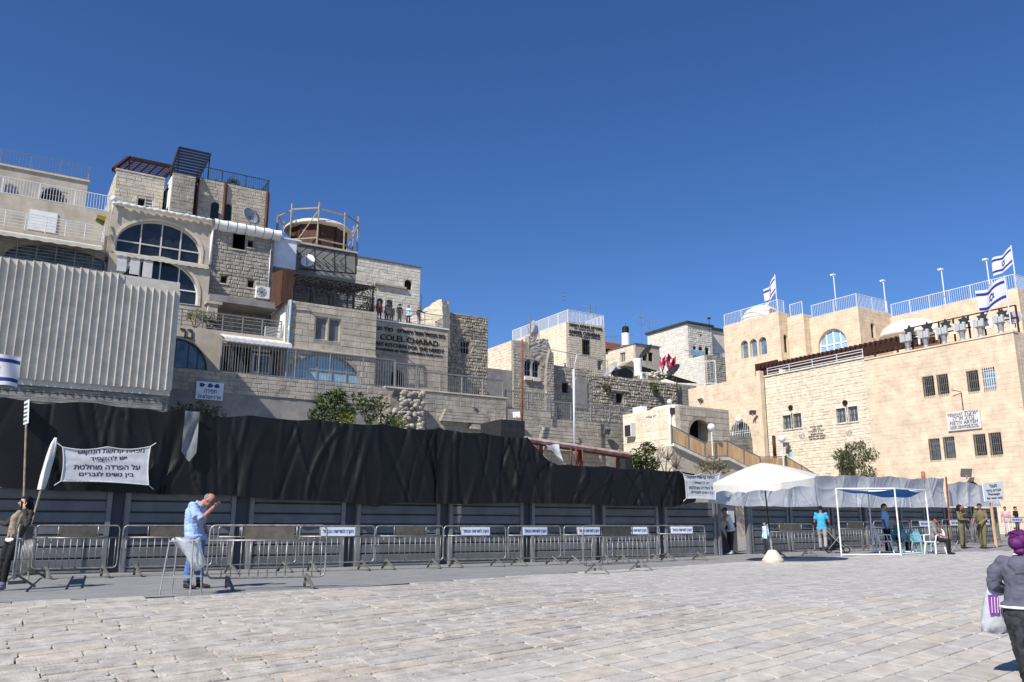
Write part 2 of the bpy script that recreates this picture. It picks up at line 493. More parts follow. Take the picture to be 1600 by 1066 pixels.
def window(parent, ax, c, poly, dep=.18, fw=.07, frame='window_frame', pane='glass_dark', mull=(), trans=(), grille=0, gmat='steel_dark', sill=None, name='window', bw=.05, gout=.05):
    pt = plane(ax, c)
    m = MB(); m.prism(poly, pt, dep - .05, dep + .03, holes=[shrink(poly, fw)])
    w = m.build(name, frame, parent)
    m = MB(); m.prism(shrink(poly, fw * .8), pt, dep + .0, dep + .02); m.build('pane', pane, w)
    us = [p[0] for p in poly]; zs = [p[1] for p in poly]
    u0, u1, z0, z1 = min(us), max(us), min(zs), max(zs)
    def bars(name, m2, fr_u, fr_z, wd, o0, o1, ov=0):
        for f in fr_u:
            u = u0 + (u1 - u0) * f; r = _zat(poly, u)
            if r:
                q = MB(); q.prism(rectpoly(u - wd / 2, u + wd / 2, r[0] - ov, r[1] + ov), pt, o0, o1); q.build(name, m2, w)
        for f in fr_z:
            z = z0 + (z1 - z0) * f; r = _band(poly, z - .01, z + .01)
            if r is None: r = (u0, u1)
            q = MB(); q.prism(rectpoly(r[0], r[1], z - wd / 2, z + wd / 2), pt, o0 + .005, o1 - .005); q.build(name, m2, w)
    bars('mullion', frame, mull, (), bw, dep - .06, dep + .012)
    bars('transom', frame, (), trans, bw, dep - .062, dep + .01)
    if grille:
        q = MB()
        for i in range(grille):
            u = u0 + (u1 - u0) * (i + .5) / grille; r = _zat(poly, u)
            q.prism(rectpoly(u - .018, u + .018, r[0] - .02, r[1] + .02), pt, -gout - .03, -gout)
        for f in (.12, .5, .88):
            z = z0 + (z1 - z0) * f
            q.prism(rectpoly(u0, u1, z - .015, z + .015), pt, -gout + .0, -gout + .025)
        q.build('grille', gmat, w)
    if sill:
        q = MB(); q.prism(rectpoly(u0 - .08, u1 + .08, z0 - .1, z0 - .005), pt, -.09, dep - .05); q.build('sill', sill, w)
    return w
def railing(path, h, name='railing', label=None, parent=None, m='rail_grey', post=2.0, picket=.14, bars=0, pr=.028, kr=.011, group=None, cat='railing', closed_top=True, low=.1):
    """posts and rails along a path of base points"""
    path = [Vector(p) for p in path]
    if parent is None: t = thing(name, label, cat, tuple(path[0]), 0, group)
    else:
        t = bpy.data.objects.new(name, None); COL.objects.link(t); t.parent = parent; ORG[t.name] = ORG[parent.name]
    pk = MB(); up = Vector((0, 0, 1))
    rl = MB()
    for a, b in zip(path[:-1], path[1:]):
        L = (b - a).length; k = max(1, round(L / post))
        for i in range(k + 1):
            p = a.lerp(b, i / k)
            if i == k and b is not path[-1]: continue
            q = MB(); q.tube([p, p + up * (h + .03)], pr, 6); q.build('post', m, t)
        rl.bar(a + up * h, b + up * h, pr * 1.6, pr * 1.6)
        if bars:
            for i in range(bars): rl.bar(a + up * h * (i + .6) / (bars + .4), b + up * h * (i + .6) / (bars + .4), kr * 2)
        else: rl.bar(a + up * low, b + up * low, pr * 1.3)
        if picket:
            n = max(1, int(L / picket))
            for i in range(n):
                p = a.lerp(b, (i + .5) / n); pk.bar(p + up * low, p + up * h, kr * 2)
    rl.build('rail', m, t)
    if pk.v: pk.build('picket', m, t, kind='stuff')
    return t

# ---------------------------------------------------------------- lettering
def lettering(parent, s, org, uvec, vvec, w, h, m, ext=.012, name='lettering', rtl=False, off=.01, bold=.012):
    """a line of writing fitted into a w x h box whose lower left corner is org"""
    if rtl: s = s[::-1]
    cu = bpy.data.curves.new('letters', 'FONT'); cu.body = s; cu.size = 1; cu.fill_mode = 'NONE'; cu.resolution_u = 3
    t = bpy.data.objects.new('letters', cu); COL.objects.link(t)
    bpy.context.view_layer.update()
    me = bpy.data.meshes.new_from_object(t.evaluated_get(bpy.context.evaluated_depsgraph_get()))
    bpy.data.objects.remove(t); bpy.data.curves.remove(cu)
    n = len(me.vertices)
    if n == 0: return None
    co = [(v.co.x, v.co.y) for v in me.vertices]
    nxt = {}
    for e in me.edges: nxt.setdefault(e.vertices[0], []).append(e.vertices[1]); nxt.setdefault(e.vertices[1], []).append(e.vertices[0])
    bpy.data.meshes.remove(me)
    seen = set(); loops = []
    for i in range(n):
        if i in seen or i not in nxt: continue
        lp = [i]; seen.add(i); cur = i + 1 if i + 1 in nxt[i] else nxt[i][0]
        while cur not in seen:
            lp.append(cur); seen.add(cur)
            c2 = [k for k in nxt[cur] if k not in seen]
            if not c2: break
            cur = c2[0] if cur + 1 not in c2 else cur + 1
        if len(lp) > 2: loops.append([co[k] for k in lp])
    area = lambda L: sum(L[k - 1][0] * L[k][1] - L[k][0] * L[k - 1][1] for k in range(len(L))) / 2
    ar = [area(L) for L in loops]
    sg = 1 if ar[max(range(len(ar)), key=lambda k: abs(ar[k]))] > 0 else -1
    def inside(p, L):
        r = False
        for k in range(len(L)):
            (x0, y0), (x1, y1) = L[k - 1], L[k]
            if (y0 > p[1]) != (y1 > p[1]) and p[0] < (x1 - x0) * (p[1] - y0) / (y1 - y0) + x0: r = not r
        return r
    lo = (min(c[0] for c in co), min(c[1] for c in co)); hi = (max(c[0] for c in co), max(c[1] for c in co))
    uvec = Vector(uvec).normalized(); vvec = Vector(vvec).normalized(); nv = uvec.cross(vvec); org = Vector(org)
    ku, kv = w / (hi[0] - lo[0]), h / (hi[1] - lo[1])
    P3 = lambda x, y, o: org + uvec * ((x - lo[0]) * ku) + vvec * ((y - lo[1]) * kv) + nv * o
    k = 0; outs = sorted([(min(p[0] for p in L), max(p[0] for p in L), L) for L, A in zip(loops, ar) if A * sg > 0], key=lambda q: q[0])
    words = []; xe = None
    for x0, x1, L in outs:
        if xe is None or (ext >= .009 and x0 - xe > .15): words.append([]); xe = x1
        words[-1].append(L); xe = max(xe, x1)
    for wd in words:
        mb = MB()
        for L in wd:
            hs_ = [H for H, B in zip(loops, ar) if B * sg < 0 and inside(H[0], L)]
            for dx in ((-bold, bold) if bold else (0,)):
                k += 1
                mb.prism([(x + dx, y) for x, y in L], lambda x, y, o: P3(x, y, o), off + ext + .0004 * (k % 5), off - .003, holes=[[(x + dx, y) for x, y in H] for H in hs_])
        o = mb.build(name, m, parent)
    return o

# ================================================================ THE SETTING: ground, paving, pavement
def project(p):
    c, s = math.cos(YAW), math.sin(YAW)
    xc = p[0] * c - p[1] * s; yc = p[0] * s + p[1] * c; zc = p[2] - CZ
    d = yc * math.cos(PITCH) + zc * math.sin(PITCH); v = -yc * math.sin(PITCH) + zc * math.cos(PITCH)
    if d < .2: return None
    return 800 + F_PX * xc / d, 533 - F_PX * v / d, d
def axis_steps(lo, hi, n0, n1, st):
    a = list(np.arange(n0, n1, st))
    return sorted(set([lo, lo / 3, lo / 10] + a + [n1 + 15, n1 + 60, hi / 3, hi]))
gx = axis_steps(-1500, 2500, -40, 90, 1.5); gy = axis_steps(-1500, 2500, -30, 100, 1.5)
gm = MB()
gm.v = [(x, y, gz(x, y) - .03) for y in gy for x in gx]
W_ = len(gx)
gm.f = [(j * W_ + i, j * W_ + i + 1, (j + 1) * W_ + i + 1, (j + 1) * W_ + i) for j in range(len(gy) - 1) for i in range(W_ - 1)]
gm.m = [0] * len(gm.f)
plaza = gm.build('plaza', 'mortar', None, smooth=True, local=True, kind='structure')

_edge = [onG(*p) for p in [(-40, 943), (0, 940), (300, 930), (500, 920), (910, 893), (1210, 873.5), (1400, 866), (1600, 859)]]
_edge = [Vector((-14, 14.2, 0))] + _edge + [Vector((75, _edge[-1].y + 5, 0))]
def edge_y(x):
    for a, b in zip(_edge[:-1], _edge[1:]):
        if a.x <= x <= b.x: return a.y + (b.y - a.y) * (x - a.x) / (b.x - a.x)
    return _edge[0].y if x < _edge[0].x else _edge[-1].y
pv = MB(); xs = list(np.arange(-14, 75, .75)); NV = 8
for x in xs:
    ey = edge_y(x)
    for j in range(NV + 1):
        y = ey + (27.5 - ey) * j / NV
        pv.v.append((x, y, gz(x, y) - .012))
for i in range(len(xs) - 1):
    for j in range(NV):
        a = i * (NV + 1) + j
        pv.f.append((a, a + NV + 1, a + NV + 2, a + 1)); pv.m.append(0)
pv.build('pavement', 'pavement', None, smooth=True, local=True, kind='structure')

def row_shift(x): return .15 * sp((x - 4.5) * .7) / .7
def stone_poly(x0, x1, q0, q1, j, rg):
    c = [(x0, q0), (x1, q0), (x1, q1), (x0, q1)]
    out = []
    for i in range(4):
        a = Vector(c[i]); b = Vector(c[(i + 1) % 4]); L = (b - a).length
        t = (b - a) / L
        cut = rg.uniform(.01, .035) * (1 + 3 * j / .03 * rg.random() ** 3)
        out.append(a + t * min(cut, .2 * L))
        if L > .5:
            for f in (.33, .66): out.append(a + t * L * f + Vector((rg.uniform(-j, j), rg.uniform(-j, j))) * .8)
        out.append(b - t * min(rg.uniform(.01, .035), .2 * L))
    return out
stones = []
rg = random.Random(21)
q = 2.0
while q < 26:
    qh = rg.choice([.22, .26, .3, .34, .38])
    x = -9 + rg.uniform(0, 1)
    while x < 62:
        old = (x < 9 and q > 7.5)
        ln = rg.uniform(.42, 1.0) if not old else rg.uniform(.35, 1.1)
        xm = x + ln / 2
        ym = q + qh / 2 + row_shift(xm)
        if ym < edge_y(xm) - qh * .3:
            pr = project((xm, ym, gz(xm, ym)))
            if pr and -260 < pr[0] < 1860 and 800 < pr[1] < 1240:
                g = .0055 if not old else rg.uniform(.004, .010)
                sk = rg.uniform(-.05, .05) if old else rg.uniform(-.015, .015)
                parts = [(x + g, x + ln - g, q + g, q + qh - g)]
                if old and rg.random() < .25:
                    mid = q + qh * rg.uniform(.4, .6); parts = [(x + g, x + ln - g, q + g, mid - g), (x + g, x + ln - g, mid + g, q + qh - g)]
                for (a0, a1, b0, b1) in parts:
                    pl = stone_poly(a0, a1, b0, b1, .014 if old else .004, rg)
                    hh = rg.uniform(-.004, .004) if old else rg.uniform(-.0015, .0015)
                    tx, ty = (rg.uniform(-.004, .004), rg.uniform(-.006, .006)) if old else (rg.uniform(-.001, .001), rg.uniform(-.0015, .0015))
                    top = []; bot = []; ctr = Vector((0, 0, 0)); cx = sum(p.x for p in pl) / len(pl); cy = sum(p.y for p in pl) / len(pl)
                    for p in pl:
                        px_, py_ = p.x + sk * (p.y - cy), p.y
                        yw = py_ + row_shift(px_); zz = gz(px_, yw)
                        bot.append((px_, yw, zz - .05))
                        ix, iy = cx + (px_ - cx) * (1 - .006 / max(.1, (a1 - a0) / 2)), cy + (py_ - cy) * (1 - .006 / max(.1, (b1 - b0) / 2))
                        yw2 = iy + row_shift(ix)
                        top.append((ix, yw2, gz(ix, yw2) + hh + tx * (ix - cx) / .5 + ty * (iy - cy) / .25))
                    ps = [project(t) for t in top]
                    ps = [(min(max(p[0], 0), 1600), min(max(p[1], 0), 1066)) for p in ps if p]
                    ar = abs(sum(ps[i][0] * ps[(i + 1) % len(ps)][1] - ps[(i + 1) % len(ps)][0] * ps[i][1] for i in range(len(ps)))) / 2 if len(ps) > 2 else 0
                    stones.append((ar, top, bot, old))
        x += ln
    q += qh
stones.sort(key=lambda s: -s[0])
def stone_geo(mb, top, bot, mi=0):
    n = len(top)
    mid = [tuple((Vector(t) * .35 + Vector(b) * .65) + Vector((0, 0, (t[2] - b[2]) * .45))) for t, b in zip(top, bot)]
    mb.add(list(bot) + mid + list(top), [tuple(range(2 * n, 3 * n))] + [(i, (i + 1) % n, n + (i + 1) % n, n + i) for i in range(n)]
           + [(n + i, n + (i + 1) % n, 2 * n + (i + 1) % n, 2 * n + i) for i in range(n)], mi)
PAVE_M = []
for k in range(7):       # a few stones' own tints
    t = [(1, 1, 1), (1.05, 1.02, .97), (.93, .93, .95), (1.06, 1.0, .92), (.97, .98, 1.0), (.92, .9, .88), (1.06, 1.04, 1.02)][k]
    mat('paving_%d' % k, tuple(c * d for c, d in zip((.472, .443, .402), t)), .8, .11, 5, .4, 45, stain=.18, stcol=(.3, .26, .22), spots=.35)
    mat('paving_old_%d' % k, tuple(c * d for c, d in zip((.455, .423, .382), t)), .85, .15, 5, .6, 38, stain=.25, stcol=(.28, .22, .17), spots=.3)
for ar, top, bot, old in stones[:300]:
    mb = MB(); stone_geo(mb, top, bot)
    mb.build('paving_stone', ('paving_old_%d' if old else 'paving_%d') % rg.choice([0, 0, 1, 2, 3, 4, 5, 6]), plaza)
far = MB()
for ar, top, bot, old in stones[300:]: stone_geo(far, top, bot, 1 if old else 0)
far.build('paving', ['paving', 'paving_old'], plaza, kind='stuff')

# ================================================================ HOUSES ON THE LEFT
UPV = Vector((0, 0, 1))
def Z(ax, c, px, py): return pxuz(ax, c, px, py)[1]
def U(ax, c, px, py): return pxuz(ax, c, px, py)[0]
def slab(parent, name, m, x0, x1, y0, y1, z0, z1):
    b = MB(); b.box((x0, y0, z0), (x1, y1, z1)); return b.build(name, m, parent)
def pipe(parent, name, m, pts, r=.06):
    b = MB(); b.tube(pts, r, 8); return b.build(name, m, parent, smooth=True)
def awning(parent, x0, x1, y, z, out, drop, m='awning', name='awning', wave=.05):
    """a sloping cloth canopy with a scalloped front edge, standing out from a wall"""
    b = MB(); n = 28
    for i in range(n + 1):
        x = x0 + (x1 - x0) * i / n; s = wave * math.sin(i * 1.9) * .4
        for (o, dz) in ((0, 0), (out * .5, -drop * .45 + s * .3), (out, -drop + s * .6), (out + .02, -drop - .22 - wave * (i % 2)), (out - .02, -drop - .2 - wave * (i % 2)), (out - .04, -drop - .05), (0, -.06)):
            b.v.append((x, y - o, z + dz))
    for i in range(n):
        for j in range(7): b.f.append((i * 7 + j, i * 7 + (j + 1) % 7, (i + 1) * 7 + (j + 1) % 7, (i + 1) * 7 + j)); b.m.append(0)
    b.f.append(tuple(range(7))); b.m.append(0); b.f.append(tuple(n * 7 + j for j in range(7))); b.m.append(0)
    return b.build(name, m, parent)
def ac_unit(parent, x, y, z, w=.85, h=.65, d=.35, ax='Y', label=None):
    m = MB()
    m.box((x, y - d, z), (x + w, y, z + h))
    o = m.build('air_conditioner', 'plastic_white', parent)
    if label: tag(o, label, 'air conditioner')
    f = MB(); c = Vector((x + w * .4, y - d - .006, z + h / 2)); n = 16
    for k in range(4):
        r = h * .4 * (k + 1) / 4; f.tube([c + Vector((r * math.cos(2 * math.pi * i / n), 0, r * math.sin(2 * math.pi * i / n))) for i in range(n)], .01, 4, closed=True)
    for k in range(4):
        a = math.pi * k / 4; f.bar(c - Vector((math.cos(a), 0, math.sin(a))) * h * .4, c + Vector((math.cos(a), 0, math.sin(a))) * h * .4, .015)
    f.build('fan_grille', 'steel_dark', o)
    return o
def sat_dish(name, label, c, r, face, m='dish', mast=None, group=None):
    """parabolic dish facing 'face' on a bent arm"""
    c = Vector(c); f = Vector(face).normalized(); a = f.cross(UPV).normalized(); b = a.cross(f)
    t = thing(name, label, 'satellite dish', tuple(c - UPV * (mast or r * 1.3)), 0, group)
    mb = MB(); n = 18; rings = [0.02, .35, .7, 1.0]
    for s_, off in ((1, 0), (-1, -.03)):
        for q_ in rings:
            for i in range(n):
                th = 2 * math.pi * i / n
                mb.v.append(tuple(c + (a * math.cos(th) + b * math.sin(th)) * r * q_ + f * (r * .28 * q_ * q_ - r * .14 + off)))
    K = len(rings) * n
    for k in range(len(rings) - 1):
        for i in range(n):
            q_ = (k * n + i, k * n + (i + 1) % n, (k + 1) * n + (i + 1) % n, (k + 1) * n + i)
            mb.f.append(q_); mb.m.append(0); mb.f.append(tuple(x + K for x in q_)[::-1]); mb.m.append(0)
    for i in range(n): mb.f.append(((len(rings) - 1) * n + i, (len(rings) - 1) * n + (i + 1) % n, K + (len(rings) - 1) * n + (i + 1) % n, K + (len(rings) - 1) * n + i)); mb.m.append(0)
    mb.build('reflector', m, t, smooth=True)
    q = MB(); q.tube([c - f * .05, c - UPV * (mast or r * 1.3)], .035, 6); q.build('mast', 'galv_dull', t)
    q = MB(); q.tube([c - b * r * .9 + f * r * .1, c + f * r * .75 - b * .15 * r], .02, 5); q.sphere(c + f * r * .75 - b * .15 * r, .06, 8, 6); q.build('feed_arm', 'galv_dull', t)
    return t
def ragged_leaves(mb, c, rad, n, size, rg, mi=0, flat=.75, droop=0.):
    for i in range(n):
        while True:
            p = Vector((rg.uniform(-1, 1), rg.uniform(-1, 1), rg.uniform(-1, 1)))
            if .25 < p.length < 1: break
        p = Vector((p.x * rad[0], p.y * rad[1], p.z * rad[2])) + Vector(c)
        a = Vector((rg.gauss(0, 1), rg.gauss(0, 1), rg.gauss(0, .6) - droop)).normalized(); b = a.cross(Vector((rg.gauss(0, 1), rg.gauss(0, 1), rg.gauss(0, 1)))).normalized()
        s = size * rg.uniform(.6, 1.4)
        mb.add([p - a * s, p - b * s * flat * .4, p + a * s, p + b * s * flat * .4], [(0, 1, 2, 3)], mi)
def shrub(name, label, base, h, clumps, leafm, seed, stems=5, size=.11, group=None, cat='plant', n=420, droop=.4, kind_name='foliage'):
    rg = random.Random(seed); base = Vector(base)
    t = thing(name, label, cat, tuple(base), 0, group)
    st = MB()
    for (dx, dy, dz, r) in clumps:
        tip = base + Vector((dx, dy, dz))
        st.tube([base + Vector((dx * .1, dy * .1, 0)), base + Vector((dx * .4, dy * .4, dz * .5)), tip], [.05, .035, .015], 5)
        for k in range(stems):
            d = Vector((rg.gauss(0, 1), rg.gauss(0, 1), rg.gauss(.4, .7))).normalized() * r
            st.tube([tip - UPV * r * .5, tip + d * .9], [.018, .006], 4)
    st.build('stem', 'twig', t)
    lf = MB()
    for (dx, dy, dz, r) in clumps:
        ragged_leaves(lf, base + Vector((dx, dy, dz)), (r, r, r * .8), int(n * r * r), size, rg, droop=droop)
    lf.build(kind_name, leafm, t, kind='stuff')
    return t

BL = (.62, .30)
# ---------- A: the terraced house at the photograph's left edge
A = thing('terraced_house', 'beige terraced house with stacked balconies at the far left edge', 'house', (-2, 62, 0))
cA = 58.6; zA = Z('Y', cA, 90, 317); uA0 = U('Y', cA, -140, 400); uA1 = U('Y', cA, 169, 360)
arA = pxrect('Y', cA, 5, 384, 172, 440); opA = archpoly(arA[0], arA[1], arA[2] - 1.2, arA[3], arA[3] - 1.1)
wall(A, 'wall', 'Y', cA, rectpoly(uA0, uA1, 6, zA), [opA], 'plaster')
window(A, 'Y', cA, opA, .3, .08, 'frame_dark', 'glass_blue', mull=(.25, .5, .75), trans=(.6,))
shell(A, 'body', uA0, uA1, cA + .42, 68, 6, zA - .05)
cA2 = 63; zA2 = Z('Y', cA2, 85, 275); uB1 = U('Y', cA2, 136, 300)
opa = []
for (x0, y0, x1, y1) in ((4, 287, 26, 305), (62, 293, 103, 318)):
    r = pxrect('Y', cA2, x0, y0, x1, y1); opa.append(archpoly(*r, spring=r[2] + .15))
wall(A, 'wall', 'Y', cA2, rectpoly(uA0, uB1, zA - .04, zA2), opa, 'plaster')
for o in opa: window(A, 'Y', cA2, o, .25, .05, 'frame_dark', 'interior', grille=9, gmat='galvanised')
shell(A, 'body', uA0, uB1 - .002, cA2 + .42, 68, zA - .03, zA2 - .03)
slab(A, 'parapet_cap', 'stone_light', uA0, uB1 + .08, cA2 - .1, cA2 + .5, zA2 + .003, zA2 + .14)
slab(A, 'roof_box', 'plaster', uA0, U('Y', cA2, 36, 270), cA2 + .6, 67, zA2, zA2 + .35)
zr = zA2 + .14
railing([(uA0, cA2 + .1, zr), (uB1, cA2 + .1, zr), (uB1, 67.5, zr)], 1.1, parent=A, m='rail_grey', picket=.2, pr=.02, kr=.008)
railing([(uA0, cA + .15, zA), (uA1 - .1, cA + .15, zA), (uA1 - .1, cA2 - .1, zA)], 1.15, parent=A, m='rail_white', picket=.17, pr=.035, kr=.016)
# balconies
def balcony(parent, c, x0, x1, zs, out, h, rm, nb, slabm='plaster', th=.22):
    slab(parent, 'balcony_floor', slabm, x0, x1, c - out, c + .01, zs - th, zs)
    railing([(x0 + .05, c - out + .08, zs), (x1 - .05, c - out + .08, zs), (x1 - .05, c - .1, zs)], h, parent=parent, m=rm, picket=0, bars=nb, pr=.03, kr=.017, post=1.1)
zb1 = Z('Y', cA - 1.3, 80, 366)
balcony(A, cA, uA0, uA1 - .25, zb1, 1.3, 1.1, 'rail_white', 5)
awning(A, uA0, uA1 - .35, cA - 1.32, zb1 - .24, .55, .25, 'awning')
zb2 = Z('Y', cA - 1.3, 90, 412)
balcony(A, cA, uA0, uA1 + .35, zb2, 1.3, 1.15, 'rail_grey', 5, 'plaster_grey')
bd = pxrect('Y', cA - .06, 44, 330, 89, 361)
slab(A, 'white_board', 'white_paint', bd[0], bd[1], cA - .07, cA - .01, bd[2], bd[3])
fp = onY(166, 340, cA - .6)
fl = thing('draped_flag', 'small yellow flag drooping from its stick beside the left balconies', 'flag', tuple(fp))
q = MB(); q.tube([fp, fp + Vector((-.6, -.5, -.1))], .02, 5); q.build('stick', 'galv_dull', fl)
q = MB()
for i in range(7):
    for j in range(5):
        a = i / 6; b = j / 4
        q.v.append(tuple(fp + Vector((-.55 * a - .1 * b, -.5 * a + .07 * math.sin(b * 7), -.1 * a - .62 * b * (1 - .3 * a)))))
q.f = [(i * 5 + j, i * 5 + j + 1, (i + 1) * 5 + j + 1, (i + 1) * 5 + j) for i in range(6) for j in range(4)]; q.m = [0 if (k % 4) < 2 else 1 for k in range(24)]
q.build('cloth', ['flag_yellow', 'leaf_olive'], fl, smooth=True)

# ---------- B: the apartment house with the wide arched windows
B = thing('apartment_house', 'tall plastered house with wide arched windows and two rooftop pergolas', 'house', (7, 62, 0))
cB = 58.2; zB = Z('Y', cB, 250, 331); uB0 = uA1 + .02; uBr = U('Y', cB, 329, 380)
r1 = pxrect('Y', cB, 181, 346, 316, 405); w1 = archpoly(r1[0], r1[1], r1[2], r1[3], r1[2] + .75, 20)
zs1 = Z('Y', cB, 250, 406)
wall(B, 'wall', 'Y', cB, rectpoly(uB0, uBr, zs1 - .3, zB), [w1], 'plaster')
window(B, 'Y', cB, w1, .3, .1, 'window_frame', 'glass_dark', mull=(.28, .52, .75), trans=(.36,), bw=.09)
q = MB(); q.prism([(u + (u - (r1[0] + r1[1]) / 2) * .055, z + .16 if z > r1[2] + .1 else z) for u, z in w1], plane('Y', cB), -.05, .02, holes=[w1]); q.build('arch_trim', 'stone_light', B)
cB2 = 57.2
r2 = pxrect('Y', cB2, 184, 404, 312, 470); w2 = archpoly(r2[0], r2[1], r2[2], r2[3], r2[2] + .6, 20)
zD = Z('Y', 54.6, 380, 520)
uB2r = U('Y', cB2, 327, 440)
wall(B, 'wall', 'Y', cB2, rectpoly(uB0 + .1, uB2r, zD - 3, zs1 - .32), [w2], 'plaster')
window(B, 'Y', cB2, w2, .3, .1, 'white_paint', 'glass_dark', mull=(.25, .5, .74), trans=(.35,), bw=.08)
q = MB(); q.prism([(u + (u - (r2[0] + r2[1]) / 2) * .06, z + .15 if z > r2[2] + .1 else z) for u, z in w2], plane('Y', cB2), -.05, .02, holes=[w2]); q.build('arch_trim', 'stone_light', B)
for k in range(3):
    rr = pxrect('Y', cB2 - .1, 183 + k * 20, 400 + k * 4, 198 + k * 20, 424 + k * 5)
    slab(B, 'roller_blind', 'sign_board', rr[0], rr[1], cB2 - .12, cB2 - .06, rr[2], rr[3])
shell(B, 'body', uB0 + .12, uB2r - .02, cB2 + .42, 69, 6, zs1 - .33)
shell(B, 'body', uB0 + .02, uBr - .02, cB + .42, 69, zs1 - .34, zB - .03)
awning(B, r1[0] - .1, uBr - .2, cB - .02, zs1 + .1, 1.15, .35, 'awning')
slab(B, 'window_sill', 'stone_light', r1[0] - .2, r1[1] + .2, cB - .22, cB + .2, zs1 - .02, zs1 + .09)
# rolled awning along the parapet
q = MB(); n = 40
q.tube([(uB0 + (uBr - uB0) * i / n, cB - .25 + .06 * math.sin(i * 2.1), zB - .02 - .05 * abs(math.sin(i * 1.3))) for i in range(n + 1)], [.11 + .05 * abs(math.sin(i * 1.7)) for i in range(n + 1)], 8)
q.build('rolled_awning', 'white_awning', B, smooth=True)
q = MB(); g = onY(178, 311, cB - .2); q.sphere(g, .22, 14, 10); q.tube([g, g - UPV * 1.1], .05, 6); q.build('lamp', 'globe_white', B, smooth=True)
# upper blocks
c3 = 63.0; z3 = Z('Y', c3, 215, 272); u30 = U('Y', c3, 180, 290); u31 = U('Y', c3, 256, 300)
o3 = [rectpoly(*pxrect('Y', c3, 215, 310, 226, 328)), rectpoly(*pxrect('Y', c3, 227, 311, 239, 326))]
wall(B, 'wall', 'Y', c3, rectpoly(u30, u31, zB - .03, z3), o3, 'stone_light', BL, rough=.012)
window(B, 'Y', c3, o3[0], .2, .04, 'frame_dark', 'interior'); window(B, 'Y', c3, o3[1], .08, .05, 'white_paint', 'shade_panel', trans=(.33, .66))
yb = 68.5
wall(B, 'wall', 'X', u30 + .003, rectpoly(c3 + .41, yb, zB - .6, z3), [], 'stone_light', BL)
shell(B, 'body', u30 + .42, u31, c3 + .42, yb, zB - .05, z3 - .04)
slab(B, 'parapet_cap', 'stone_light', u30 - .06, u31, c3 - .06, c3 + .4, z3 + .003, z3 + .12)
c4 = 61.3; z4 = Z('Y', c4, 282, 272); u40 = U('Y', c4, 267, 310); u41 = U('Y', c4, 303, 310)
wall(B, 'wall', 'Y', c4, rectpoly(u40, u41, zB - .04, z4), [], 'stone_grey', BL, core='stone_beige_core', rough=.012)
o4 = [rectpoly(*pxrect('X', u40, 253, 302, 257, 326)), rectpoly(*pxrect('X', u40, 259, 301, 263, 325))]
wall(B, 'wall', 'X', u40 + .003, rectpoly(c4 + .41, c3 + 2.2, zB - .05, z4), o4, 'stone_white', None, core='plaster_white')  # lit side of this block: its brightness is put into a whiter colour
for o in o4: window(B, 'X', u40 + .003, o, .15, .05, 'frame_dark', 'glass_dark')
shell(B, 'body', u40 + .42, u41 - .01, c4 + .42, yb, zB - .06, z4 - .03)
c5 = 62.2; z5 = Z('Y', c5, 360, 288); u51 = U('Y', c5, 421, 320)
o5 = [archpoly(*pxrect('Y', c5, 329, 315, 343, 343)), archpoly(*pxrect('Y', c5, 350, 318, 362, 346))]
wall(B, 'wall', 'Y', c5, rectpoly(u41, u51, zB - 2.4, z5), o5, 'stone_beige', (.5, .27), rough=.02)
for o in o5: window(B, 'Y', c5, o, .25, .05, 'frame_dark', 'glass_dark')
shell(B, 'body', u41 + .01, u51 - .01, c5 + .42, yb, zB - 2.4, z5 - .03)
for px in (306, 350.5, 417.5):
    u = U('Y', c5 - .1, px, 320)
    pipe(B, 'downpipe', 'red_brown', [(u, c5 - .1, z5 - .05), (u, c5 - .1, zB - 1.6 if px > 310 else zB)], .13)
z5r = z5
railing([(u41 + .3, c5 + .2, z5r), (u51 - .1, c5 + .2, z5r), (u51 - .1, c5 + 5, z5r)], 1.05, parent=B, m='steel_dark', picket=.16, pr=.03, kr=.008)
sat_dish('satellite_dish', 'grey satellite dish behind the white sheet-metal roll, beside the arched windows', onY(392, 338, 60.6), .75, (.45, -1, .35))
shrub('potted_shrub', 'round dark shrub in a white pot on the roof edge at the rusty downpipes', (onY(364, 287, c5 + .7).x, c5 + .7, z5), .9, [(0, 0, .62, .42), (.2, 0, .45, .35), (-.22, .1, .5, .34)], 'leaf_olive', 3, n=900, size=.09)
q = MB(); q.lathe((onY(364, 287, c5 + .7).x, c5 + .7, z5), [(.15, 0), (.2, .28), (.22, .3)], 12); q.build('flower_pot', 'plastic_white', None, label='white flower pot under the round shrub on the roof', cat='flower pot')
for i, px in enumerate((332, 345, 382, 398, 410)):
    p = onY(px, 284 + (px - 332) * .16, c5 + .35)
    shrub('trailing_plant', ['reddish trailing plant at the left of the roof railing', 'reddish trailing plant left of the round shrub', 'reddish trailing plant right of the round shrub', 'reddish trailing plant in the middle of the roof railing', 'reddish trailing plant at the end of the roof railing'][i],
          (p.x, c5 + .35, z5), .4, [(-.2, 0, .12, .22), (.2, 0, .12, .22)], 'grass_dry', 40 + i, n=500, size=.07, group='plants on the roof edge')
